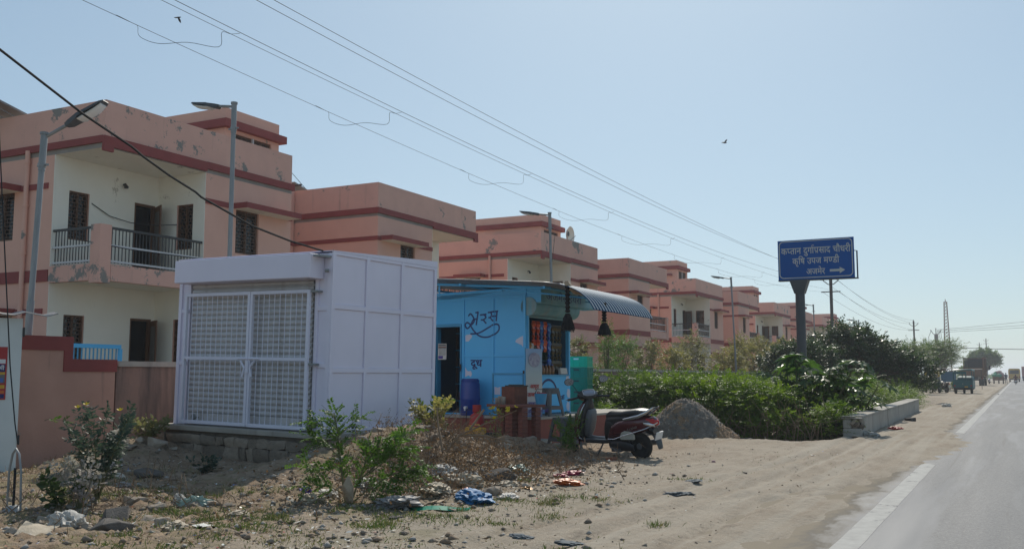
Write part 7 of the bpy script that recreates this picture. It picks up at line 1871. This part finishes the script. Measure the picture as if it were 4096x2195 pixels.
ITEMS = [('rock', -11.92, 11.10, .5), ('rock', -12.36, 10.72, .55), ('rock', -12.5, 11.9, .35), ('rock', -12.01, 10.67, .3), ('rock', -12.13, 10.95, .25), ('rock', -8.45, 7.56, .28), ('rock', -8.90, 7.75, .2), ('rock', -8.00, 7.49, .26), ('slab', -7.61, 7.06, .42), ('rock', -7.31, 6.91, .3), ('wool', -6.76, 6.54, .3), ('dark', -7.95, 6.95, .5), ('dark', -7.49, 6.46, .42), ('rock', -7.26, 6.17, .2), ('cloth', -7.86, 5.94, .5), ('bag', -7.93, 6.36, .4), ('rock', -7.73, 6.39, .2), ('paper', -6.43, 6.70, .4), ('rock', -7.71, 7.96, .25), ('bagt', -7.82, 7.84, .3), ('bag', -8.12, 7.91, .25), ('dark', -10.18, 9.37, .5), ('pale', -10.29, 8.97, .3), ('rock', -9.45, 6.88, .25), ('bag', -6.88, 8.86, .32), ('purple', -7.16, 8.84, .2), ('cream', -6.84, 8.56, .28), ('silver', -5.79, 8.67, .5), ('sack', -6.02, 9.73, .55), ('box', -5.74, 9.28, .3), ('bag', -6.57, 10.82, .42), ('bag', -6.33, 11.05, .25), ('sack', -6.13, 10.61, .45), ('blue', -5.40, 9.55, .5), ('green', -5.50, 8.93, .6), ('dark', -5.45, 8.11, .2), ('red', -5.71, 9.91, .25), ('slab', -5.27, 8.84, .3), ('ball', -6.41, 9.56, .12), ('cream', -6.47, 9.17, .2), ('rock', -7.9, 11.3, .25), ('dark', -7.50, 11.94, .24), ('rock', -7.95, 13.0, .36), ('rock', -7.77, 10.77, .3), ('rock', -7.60, 10.68, .2), ('rock', -7.56, 11.82, .22), ('pale', -8.1, 14.3, .3), ('pale', -8.0, 13.9, .35), ('blackbag', -8.1, 15.0, .25), ('round', -8.0, 16.25, .42), ('rock', -7.75, 16.9, .3), ('rock', -7.44, 14.23, .4), ('rock', -6.63, 13.03, .28), ('slab', -6.64, 11.63, .35), ('strip', -6.83, 13.71, .5), ('dark', -5.99, 11.33, .55), ('slab', -6.03, 11.73, .32), ('rock', -7.27, 11.69, .25), ('rock', -7.10, 12.29, .17), ('rock', -7.08, 11.86, .17), ('slab', -7.26, 15.32, .35), ('rock', -6.28, 14.00, .25), ('dark', -6.10, 14.57, .3), ('slab', -6.32, 14.72, .25), ('slab', -5.78, 13.34, .4), ('pink', -5.68, 12.87, .3), ('pink', -5.64, 12.40, .25), ('orange', -5.14, 11.57, .35), ('foil', -5.36, 10.76, .15), ('rock', -5.51, 10.22, .35), ('brick', -6.08, 15.41, .25), ('bag', -7.27, 22.0, .3), ('greycloth', -3.83, 7.59, .2), ('greycloth', -3.33, 7.54, .25), ('greycloth', -3.81, 12.54, .25), ('greycloth', -3.56, 11.16, .3), ('dark', -3.81, 11.37, .1), ('paper', -3.18, 17.77, .2), ('ball', -4.41, 15.63, .07), ('dbrick', -3.0, 32.6, .35), ('rock', -3.3, 23.3, .25), ('bag', -2.9, 48.2, .4), ('dark', -4.61, 22.2, .2), ('bag', -6.35, 17.99, .15), ('dark', -2.43, 10.19, .08), ('dark', -3.57, 14.29, .08), ('rock', -7.40, 16.10, .3)]
WH = {'rock': 'loose tan stone', 'slab': 'flat pale stone slab', 'dark': 'dark grey stone', 'pale': 'pale rounded stone', 'round': 'big round dark stone', 'bag': 'crumpled white plastic bag', 'bagt': 'pale green plastic bag', 'blackbag': 'crumpled black bag', 'wool': 'matted dirty white wool lump', 'cloth': 'flattened cream cloth', 'paper': 'white paper sheet', 'purple': 'purple rag', 'cream': 'cream crumpled wrapper', 'silver': 'grey silvery plastic sheet', 'sack': 'torn cream sack', 'box': 'flattened printed carton', 'blue': 'bright blue plastic bag', 'green': 'green plastic strip', 'red': 'red wrapper', 'ball': 'small pinkish ball', 'strip': 'pale green plastic strip', 'pink': 'crimson plastic bag', 'orange': 'orange red wrapper', 'foil': 'golden foil scrap', 'brick': 'red brick', 'greycloth': 'dark grey rag', 'dbrick': 'dark brick'}
CATS = {'rock': 'stone', 'slab': 'stone', 'dark': 'stone', 'pale': 'stone', 'round': 'stone', 'brick': 'brick', 'dbrick': 'brick', 'ball': 'ball'}
ANCH = [((-12.1, 11.0), 'at the left corner of the stone plinth'), ((-8.5, 7.4), 'beside the tall spiny weed'), ((-7.5, 6.5), 'on the nearest littered ground, lower left'), ((-10.2, 9.3), 'in the shade before the plinth'), ((-6.6, 8.8), 'by the small green tree'), ((-5.6, 9.3), 'at the foot of the litter mound'), ((-6.3, 10.9), 'on the lower litter mound among dry twigs'), ((-7.7, 11.4), 'on the mound top by the white kiosk'), ((-8.0, 14.0), 'on the mound top before the blue kiosk'), ((-7.6, 16.4), 'near the grey stool on the ground'), ((-6.7, 13.3), 'on the right flank of the mound'), ((-5.8, 12.4), 'at the right toe of the mound'), ((-6.2, 14.8), 'before the scooter'), ((-3.6, 7.6), 'on the sand at the bottom edge'), ((-3.7, 11.8), 'on the open sand between mound and road'), ((-3.2, 17.5), 'on the sand near the road edge'), ((-4.4, 15.6), 'on the sand right of the scooter'), ((-3.2, 23.5), 'at the parapet end'), ((-3.0, 33), 'beside the middle of the parapet'), ((-2.9, 48), 'on the sand past the parapet'), ((-7.0, 22), 'by the debris heap'), ((-4.6, 22.2), 'on the sand before the hedge'), ((-6.3, 18), 'behind the scooter'), ((-2.4, 10.2), 'near the road line')]
GRP = {'stone': 'stones lying loose about', 'brick': 'bricks lying about'}
r = random.Random(12); seen = {}
SZ = lambda s: 'small ' if s <= .2 else ('large ' if s >= .42 else '')
for i, (k, x, y, sz) in enumerate(ITEMS):
    z = Hf(x, y) if x > -13 else .3
    an = min(ANCH, key=lambda a: (a[0][0] - x) ** 2 + (a[0][1] - y) ** 2)[1]
    lab = SZ(sz) + WH[k] + ' ' + an
    seen[lab] = seen.get(lab, 0) + 1
    if seen[lab] > 1: lab = SZ(sz) + {2: 'second ', 3: 'third ', 4: 'fourth '}.get(seen[lab], 'further ') + WH[k] + ' ' + an
    cat = CATS.get(k, 'litter'); rz = r.uniform(0, 6.28); rx = r.uniform(-.15, .15); ry = r.uniform(-.15, .15)
    if k in ('rock', 'round'): me, sc, dz = r.choice(STN), (sz, sz * r.uniform(.65, .95), sz * r.uniform(.7, 1.0)), sz * .14
    elif k == 'slab': me, sc, dz = r.choice(SLB + PAL[:1]), (sz * 1.1, sz * .8, sz * .7), .03; rx += .15
    elif k == 'dark': me, sc, dz = r.choice(DRK), (sz * 1.15, sz * .7, sz * .8), sz * .14
    elif k == 'pale': me, sc, dz = r.choice(PAL), (sz, sz * .8, sz * .8), sz * .15
    elif k in ('brick', 'dbrick'): me, sc, dz = MB().box(-.5, .5, -.24, .24, -.16, .16).mesh('brick', M_BRICK if k == 'brick' else pm('dark_brick', (.06, .055, .055), None, 5, .9), bevel=.02), (sz, sz, sz), sz * .16; rx = .1
    elif k == 'ball': me, sc, dz = crumple(M_SACKP, 3, 1.0, .03, 2, 'ball'), (sz,) * 3, sz * .4
    elif k in ('paper', 'box'): me, sc, dz = sheetm(M_PAPER if k == 'paper' else M_CARD, i, 1, .45), (sz,) * 3, .02
    elif k == 'cloth': me, sc, dz = sheetm(M_BAGC, i, 1, .6), (sz,) * 3, .03
    elif k in ('green', 'strip'):
        s = MB(); c_ = [(.5 * math.cos(a) * 1.1, .35 * math.sin(a) - .1, .03 + .03 * math.sin(3 * a)) for a in np.linspace(3.3, 6.1, 12)] if k == 'green' else [(-.3, .3, .1), (-.1, .12, .12), (-.12, -.05, .06), (.1, -.2, .08), (.28, -.42, .03)]
        for p in c_: s.v += [p, (p[0] + .02, p[1] + .09, p[2] + .05)]
        s.f = [(2 * q, 2 * q + 1, 2 * q + 3, 2 * q + 2) for q in range(len(c_) - 1)]; s.m = [0] * len(s.f); me, sc, dz = s.mesh('strip', M_GRNST if k == 'green' else M_BAGT, smooth=True), (sz * 1.1,) * 3, .01; rz = D2R(27) if k == 'green' else .3; rx = ry = 0
    else:
        mt = {'bag': M_BAGW, 'bagt': M_BAGT, 'blackbag': M_BLKPL, 'wool': M_BAGC, 'purple': M_PURP, 'cream': M_BAGC, 'silver': M_BAGG, 'sack': M_BAGC, 'blue': M_BAGB, 'red': M_RED, 'pink': M_PINKBAG, 'orange': M_ORANGE, 'foil': M_GOLD, 'greycloth': M_SHIRTG}[k]
        fl_ = {'greycloth': .25, 'blue': .35, 'silver': .4, 'pink': .35, 'orange': .3}.get(k, .6)
        me, sc, dz = crumple(mt, i, fl_, .5), (sz * (1.25 if k == 'blue' else 1), sz * r.uniform(.45, .85), sz * r.uniform(.55, .95)), sz * .12
    nm_ = {'rock': 'stone', 'slab': 'stone', 'dark': 'stone', 'pale': 'stone', 'round': 'stone', 'dbrick': 'brick', 'bag': 'plastic_bag', 'bagt': 'plastic_bag', 'blackbag': 'plastic_bag', 'blue': 'plastic_bag', 'pink': 'plastic_bag', 'cream': 'wrapper', 'red': 'wrapper', 'orange': 'wrapper', 'foil': 'foil_scrap', 'silver': 'plastic_sheet', 'green': 'plastic_strip', 'strip': 'plastic_strip', 'greycloth': 'rag', 'purple': 'rag', 'wool': 'wool_lump', 'paper': 'paper_sheet', 'box': 'carton'}.get(k, k)
    if i in (0, 1): rx = .5
    o = put(nm_, me, None, (x, y, z + dz), (rx, ry, rz)); o.scale = sc
    tag(o, lab, cat, GRP.get(cat))
# more loose stones among the litter, too alike to tell apart
r = random.Random(99)
zones = [((-11.3, 10.2), (.9, .6), 26, 'loose stone of the rubble before the stone plinth'), ((-8.3, 7.2), (1.0, .6), 34, 'loose stone scattered around the spiny weed at lower left'), ((-7.3, 12.2), (.5, 1.2), 36, 'loose stone on the earth mound before the kiosks'), ((-6.3, 10.2), (.6, 1.0), 26, 'loose stone in the litter right of the small tree'), ((-6.4, 14.0), (.5, .8), 22, 'loose stone on the right flank of the mound'), ((-6.2, 21.9), (1.4, .25), 24, 'loose stone in the line of debris before the hedge')]
for (cx, cy), (sx, sy), n_, lab in zones:
    for k in range(n_):
        x, y = r.gauss(cx, sx), r.gauss(cy, sy); sz = r.uniform(.09, .26) * (1 if n_ != 24 else .8)
        me = r.choice(STN + STN + PAL + DRK[:2] + SLB); o = put('stone', me, None, (x, y, Hf(x, y) + sz * .1), (r.uniform(-.3, .3), r.uniform(-.3, .3), r.uniform(0, 6.28))); o.scale = (sz, sz * r.uniform(.6, .95), sz * r.uniform(.6, 1)); tag(o, lab, 'stone', 'loose stones: ' + lab[15:])
for k, (x, y, mt, lab) in enumerate([(-7.0, 21.7, M_BAGW, 'whitish scrap at the right foot of the debris heap'), (-5.6, 22.6, M_BAGG, 'grey plastic scrap before the middle of the hedge'), (-5.0, 22.8, M_BAGG, 'grey bundle at the dark foot of the hedge'), (-4.4, 23.0, M_BAGB, 'blue scrap at the hedge foot by the castor plant'), (-3.1, 24.0, M_BAGW, 'white scrap at the near corner of the parapet'), (-2.9, 27.5, M_RED, 'reddish wrapper beside the parapet'), (-5.7, 10.9, M_BAGC, 'cream crumpled sheet among the dry twigs'), (-5.2, 10.0, M_BAGW, 'white crumpled wrapper at the mound toe'), (-6.9, 9.6, M_BAGW, 'white torn sheet behind the small tree'), (-6.2, 12.2, M_BAGT, 'pale green wrapper on the mound flank'), (-9.4, 8.3, M_BAGG, 'dark plastic scrap between weed and plinth shadow'), (-7.0, 7.6, M_BAGC, 'cream wrapper right of the flat white slab')]):
    sz = r.uniform(.2, .42); o = put('plastic_scrap', crumple(mt, 200 + k, .4, .5), None, (x, y, Hf(x, y) + sz * .1), (0, 0, r.uniform(0, 6))); o.scale = (sz, sz * .7, sz * .8); tag(o, lab, 'litter')
# ------------------------------------------------------------------ debris heap
t = empty('debris_heap', (-7.0, 22.45, 0), 0, 'grey brown heap of ash, litter and dry grass before the hedge', 'heap')
nx = 70; s = MB()
def hp(u, v):
    d = math.hypot(u / 1.25, v / 1.0); z = .80 * max(0, 1 - d ** 1.7) ** 1.15 * (1 + .1 * math.sin(u * 3 + 1)) if d < 1 else 0
    return z + (.09 * mnoise.noise(Vector((u * 3, v * 3, 1))) + .05 * mnoise.noise(Vector((u * 11, v * 11, 3)))) * (1 if d < 1 else .2) - (.06 if d >= 1 else .0)
for i in range(nx):
    for j in range(nx):
        u, v = -1.35 + 2.7 * i / (nx - 1), -1.15 + 2.3 * j / (nx - 1); s.v.append((u, v, hp(u, v)))
s.f = [(i * nx + j, i * nx + nx + j, i * nx + nx + j + 1, i * nx + j + 1) for i in range(nx - 1) for j in range(nx - 1)]; s.m = [0] * len(s.f)
s.obj('mound', pm('ash_heap', (.21, .18, .145), (.12, .10, .08), 9, 1, .8, 30, wear=(.25, .16, .09), wear_scale=1.1, wear_th=.55), t, smooth=True)
rng = np.random.default_rng(31); n = 5000
u = rng.uniform(-1.2, 1.2, n); v = rng.uniform(-1.1, .6, n); z = np.array([hp(a, b) for a, b in zip(u, v)]); P = np.stack([u, v, z - .01], 1)
V, F = leaf_quads(P, rng.normal(0, 1, (n, 3)) + np.array([0, -.2, .4]), rng.normal(0, 1, (n, 3)) + np.array([0, -.5, .6]), rng.uniform(.02, .06, n), rng.uniform(.01, .03, n))
me = quads(V, F, 'litter_bits')
for m in (pm('grey_bit', (.2, .18, .16), None, 5, .8), L_DRY, pm('pale_bit', (.42, .4, .36), None, 5, .6)): me.materials.append(m)
me.polygons.foreach_set('material_index', rng.choice(3, len(F), p=[.72, .16, .12]).astype(np.int32)); put('litter_bits', me, t)['kind'] = 'stuff'
# ------------------------------------------------------------------ loose bits nobody could count: chips, leaves, twigs, grass
rng = np.random.default_rng(5)
def scatter(n, fn):
    x = rng.uniform(-13.2, -2.2, n); y = rng.uniform(4.8, 20, n); k = rng.uniform(0, 1, n) < fn(x, y); return x[k], y[k]
def dens(x, y):
    d = np.exp(-((x + 6.6) / 1.5) ** 2 - ((y - 10.6) / 2.6) ** 2) + .9 * np.exp(-((x + 8.3) / 1.8) ** 2 - ((y - 7.4) / 1.5) ** 2) + .5 * np.exp(-((x + 11.3) / 1.8) ** 2 - ((y - 9.8) / 1.8) ** 2) + .6 * np.exp(-((x + 6.8) / 1.1) ** 2 - ((y - 14) / 2.2) ** 2) + .5 * np.exp(-((x + 6.2) / 3) ** 2 - ((y - 6.6) / .9) ** 2)
    return np.clip(d, .0015, 1)
x, y = scatter(60000, lambda a, b: dens(a, b) * .8); n = len(x)
z = ground_z(x, y)
V, F = leaf_quads(np.stack([x, y, z + .004], 1), rng.normal(0, 1, (n, 3)) * np.array([1, 1, .16]), rng.normal(0, .35, (n, 3)) + np.array([0, 0, 1]), .018 + .075 * rng.uniform(0, 1, n) ** 2.2, rng.uniform(.01, .045, n))
me = quads(V, F, 'ground_litter')
for m in (L_DRY, pm('earth_chip', (.23, .175, .125), None, 4, .95), pm('dark_chip', (.1, .08, .06), None, 4, .9), M_PAPER, M_CARD, M_RED, M_CAP, M_BAGT): me.materials.append(m)
me.polygons.foreach_set('material_index', rng.choice(8, n, p=[.3, .27, .08, .18, .11, .015, .015, .03]).astype(np.int32))
o = put('ground_litter', me); o['kind'] = 'stuff'; tag(o, 'loose chips, dead leaves and paper scraps over the ground', 'litter')
# pebbles and clods: small solid lumps
def lumps(name, n, fn, smin, smax, mats, lab):
    x, y = scatter(n, fn); n = len(x); z = ground_z(x, y)
    b = np.array([(1, 0, 0), (0, 1, 0), (-1, 0, 0), (0, -1, 0), (.2, .2, 1), (0, 0, -.6)]); f = np.array([(0, 1, 4), (1, 2, 4), (2, 3, 4), (3, 0, 4), (1, 0, 5), (2, 1, 5), (3, 2, 5), (0, 3, 5)])
    sc = smin + (smax - smin) * rng.uniform(0, 1, (n, 1, 1)) ** 2.5; a = rng.uniform(0, 6.28, n); ca, sa = np.cos(a), np.sin(a)
    q = b[None] * rng.uniform(.6, 1.2, (n, 6, 3)) * sc * np.array([1, .75, .6]); qx = q[..., 0] * ca[:, None] - q[..., 1] * sa[:, None]; qy = q[..., 0] * sa[:, None] + q[..., 1] * ca[:, None]
    V = np.stack([qx + x[:, None], qy + y[:, None], q[..., 2] + z[:, None] + sc[..., 0] * .2], -1).reshape(-1, 3); F = (f[None] + 6 * np.arange(n)[:, None, None]).reshape(-1, 3)
    me = quads(V, F, name)
    for m in mats: me.materials.append(m)
    me.polygons.foreach_set('material_index', np.repeat(rng.choice(len(mats), n), 8).astype(np.int32)); o = put(name, me); o['kind'] = 'stuff'; tag(o, lab, 'rubble')
lumps('rubble', 22000, lambda a, b: dens(a, b) * .95, .008, .065, [M_STONE2, M_STONE, pm('earth_clod', (.22, .16, .11), None, 6, 1), pm('grey_chip', (.3, .28, .25), None, 6, .9)], 'loose rubble and clods over the littered mound')
lumps('pebbles', 3500, lambda a, b: np.where(a > -6, .5, .15), .004, .022, [M_STONE2, pm('dark_chip', (.1, .08, .06)), pm('earth_clod', (.22, .16, .11))], 'small pebbles on the sandy shoulder')
# grass
def grass(n, fn, hmin, hmax, mats, lab, name):
    x, y = scatter(n, fn); n = len(x); z = ground_z(x, y)
    D = np.stack([rng.normal(0, .5, n), rng.normal(0, .5, n), rng.uniform(.5, 1.2, n)], 1)
    V, F = leaf_quads(np.stack([x, y, z - .004], 1), D, rng.normal(0, 1, (n, 3)), rng.uniform(hmin, hmax, n), .008)
    me = quads(V, F, name)
    for m in mats: me.materials.append(m)
    me.polygons.foreach_set('material_index', rng.choice(len(mats), n).astype(np.int32)); o = put(name, me); o['kind'] = 'stuff'; tag(o, lab, 'grass')
def gden(x, y):
    p = np.sin(x * 2.3 + 1.7 * np.sin(y * 1.3)) * np.sin(y * 2.1 + 1.2 * np.sin(x * 1.1)) + .5 * np.sin(x * 6.1 + y * 4.3)
    band = np.exp(-((x + 6.6) / 3.0) ** 2 - ((y - 6.5) / .9) ** 2) + .8 * np.exp(-((x + 9.5) / 1.8) ** 2 - ((y - 7.6) / 1.3) ** 2) + .7 * np.exp(-((x + 5.2) / .9) ** 2 - ((y - 9.4) / 1.8) ** 2) + .03 * np.exp(-((x + 4.2) / 1.6) ** 2 - ((y - 15) / 3) ** 2)
    return band * np.clip(p + .25, 0, 1)
grass(120000, gden, .015, .05, [L_GRASS, L_GRASSG], 'short patchy dry and green grass at the edge of the sand', 'short_grass')
grass(26000, lambda a, b: .9 * np.exp(-((a + 11.6) / 1.6) ** 2 - ((b - 9.1) / 1.0) ** 2) * (np.sin(a * 3 + b * 2) > -.2), .06, .2, [L_GRASS, L_DRY], 'dry grass along the foot of the pink wall', 'dry_grass')
# green tufts and straw
rt = np.random.default_rng(61); nt = 75; bl_n = 90
tx_ = np.concatenate([rt.normal(-8.3, 1.1, 34), rt.normal(-6.3, .9, 26), rt.normal(-4.9, .8, 15)]); ty_ = np.concatenate([rt.normal(7.5, .7, 34), rt.normal(7.4, .7, 26), rt.normal(9.6, 1.6, 15)])
x = (tx_[:, None] + rt.normal(0, .1, (nt, bl_n)) * rt.uniform(.6, 1.8, (nt, 1))).ravel(); y = (ty_[:, None] + rt.normal(0, .07, (nt, bl_n)) * rt.uniform(.6, 1.8, (nt, 1))).ravel(); n = len(x)
V, F = leaf_quads(np.stack([x, y, ground_z(x, y) - .004], 1), np.stack([rt.normal(0, .6, n), rt.normal(0, .6, n), rt.uniform(.5, 1.2, n)], 1), rt.normal(0, 1, (n, 3)), rt.uniform(.025, .085, n), .009)
me = quads(V, F, 'grass_tufts'); me.materials.append(L_GRASSG); me.materials.append(L_GRASS); me.polygons.foreach_set('material_index', (rt.uniform(0, 1, n) < .3).astype(np.int32)); o = put('grass_tufts', me); o['kind'] = 'stuff'; tag(o, 'small green grass tufts on the littered ground', 'grass')
x, y = scatter(9000, lambda a, b: dens(a, b) * .7); n = len(x)
V, F = leaf_quads(np.stack([x, y, ground_z(x, y) + .008], 1), rt.normal(0, 1, (n, 3)) * np.array([1, 1, .22]), rt.normal(0, .5, (n, 3)) + np.array([0, 0, 1]), rt.uniform(.06, .26, n), rt.uniform(.006, .014, n))
me = quads(V, F, 'straw'); me.materials.append(pm('straw', (.42, .32, .18), (.3, .22, .13), 5, .8)); me.materials.append(L_DRY); me.polygons.foreach_set('material_index', (rt.uniform(0, 1, n) < .5).astype(np.int32)); o = put('straw', me); o['kind'] = 'stuff'; tag(o, 'dry straw and stalks lying over the litter', 'straw')
# dry brushwood over the mound
def brush(n, cx, cy, sx, sy, seed, lab, hmax=.5):
    r = random.Random(seed); s = MB()
    for k in range(n):
        x = r.gauss(cx, sx); y = r.gauss(cy, sy); z = Hf(x, y)
        if r.random() < .45: d = Vector((r.gauss(0, .5), r.gauss(0, .5), r.uniform(.4, 1.2))).normalized()
        else: d = Vector((r.gauss(0, 1), r.gauss(0, 1), r.uniform(.0, .45))).normalized()
        L = r.uniform(.15, hmax); p = Vector((x, y, z)); m = p + d * L * .5 + Vector((r.gauss(0, .03), r.gauss(0, .03), r.gauss(0, .02))); e = p + d * L + Vector((r.gauss(0, .06), r.gauss(0, .06), r.gauss(0, .05)))
        s.tube([p, m, e], [.007, .005, .002], 4, cap=False)
        for q in range(3): v = m.lerp(e, r.random()); s.tube([v, v + Vector((r.gauss(0, .1), r.gauss(0, .1), r.uniform(-.02, .12)))], [.003, .0012], 3, cap=False)
    o = s.obj('dry_brushwood', M_DRYST); o['kind'] = 'stuff'; tag(o, lab, 'brushwood')
brush(520, -6.75, 11.3, .55, 1.3, 1, 'tangle of dry brown twigs on the mound before the kiosks')
brush(160, -6.4, 13.9, .5, .8, 2, 'dry twigs on the right flank of the mound', .4)
brush(120, -8.7, 7.4, .8, .6, 3, 'dry stalks among the weeds at lower left', .4)
rng2 = np.random.default_rng(44); n = 5200
x = rng2.normal(-6.75, .6, n); y = rng2.normal(11.3, 1.4, n); P = np.stack([x, y, ground_z(x, y) + rng2.uniform(0, .22, n) ** 1.2], 1)
V, F = leaf_quads(P, rng2.normal(0, 1, (n, 3)), rng2.normal(0, 1, (n, 3)), rng2.uniform(.02, .06, n), rng2.uniform(.01, .03, n)); me = quads(V, F, 'dry_foliage'); me.materials.append(L_DRY); o = put('dry_foliage', me); o['kind'] = 'stuff'; tag(o, 'withered leaves caught in the dry brushwood', 'leaves')
# bare forked branch standing on the mound
s = MB()
for pts in ([(-6.75, 11.2, .4), (-6.6, 11.3, .62), (-6.3, 11.5, .78), (-5.9, 11.6, .95)], [(-6.6, 11.3, .62), (-6.35, 11.6, .6), (-6.0, 11.7, .5)], [(-6.8, 11.2, .4), (-7.0, 11.4, .75), (-7.05, 11.45, .95)], [(-6.5, 11.4, .7), (-6.4, 11.6, .95)]): s.tube(pts, [.018, .014, .01, .005][:len(pts)], 5, cap=False)
tag(s.obj('forked_branch', M_DRYST, smooth=True), 'pale forked dead branch lying on the mound', 'branch')
# ------------------------------------------------------------------ haze
HAZE = 0.0006
if HAZE:
    m = bpy.data.materials.new('haze_air'); m.use_nodes = True; n = m.node_tree.nodes; n.clear()
    out = n.new('ShaderNodeOutputMaterial'); v = n.new('ShaderNodeVolumePrincipled')
    v.inputs['Color'].default_value = (.86, .92, 1.0, 1); v.inputs['Density'].default_value = HAZE; v.inputs['Anisotropy'].default_value = .2
    m.node_tree.links.new(v.outputs[0], out.inputs['Volume'])
    hz = MB().box(-1600, 1000, -80, 3100, -2.2, 22).obj('haze', m); hz['kind'] = 'stuff'
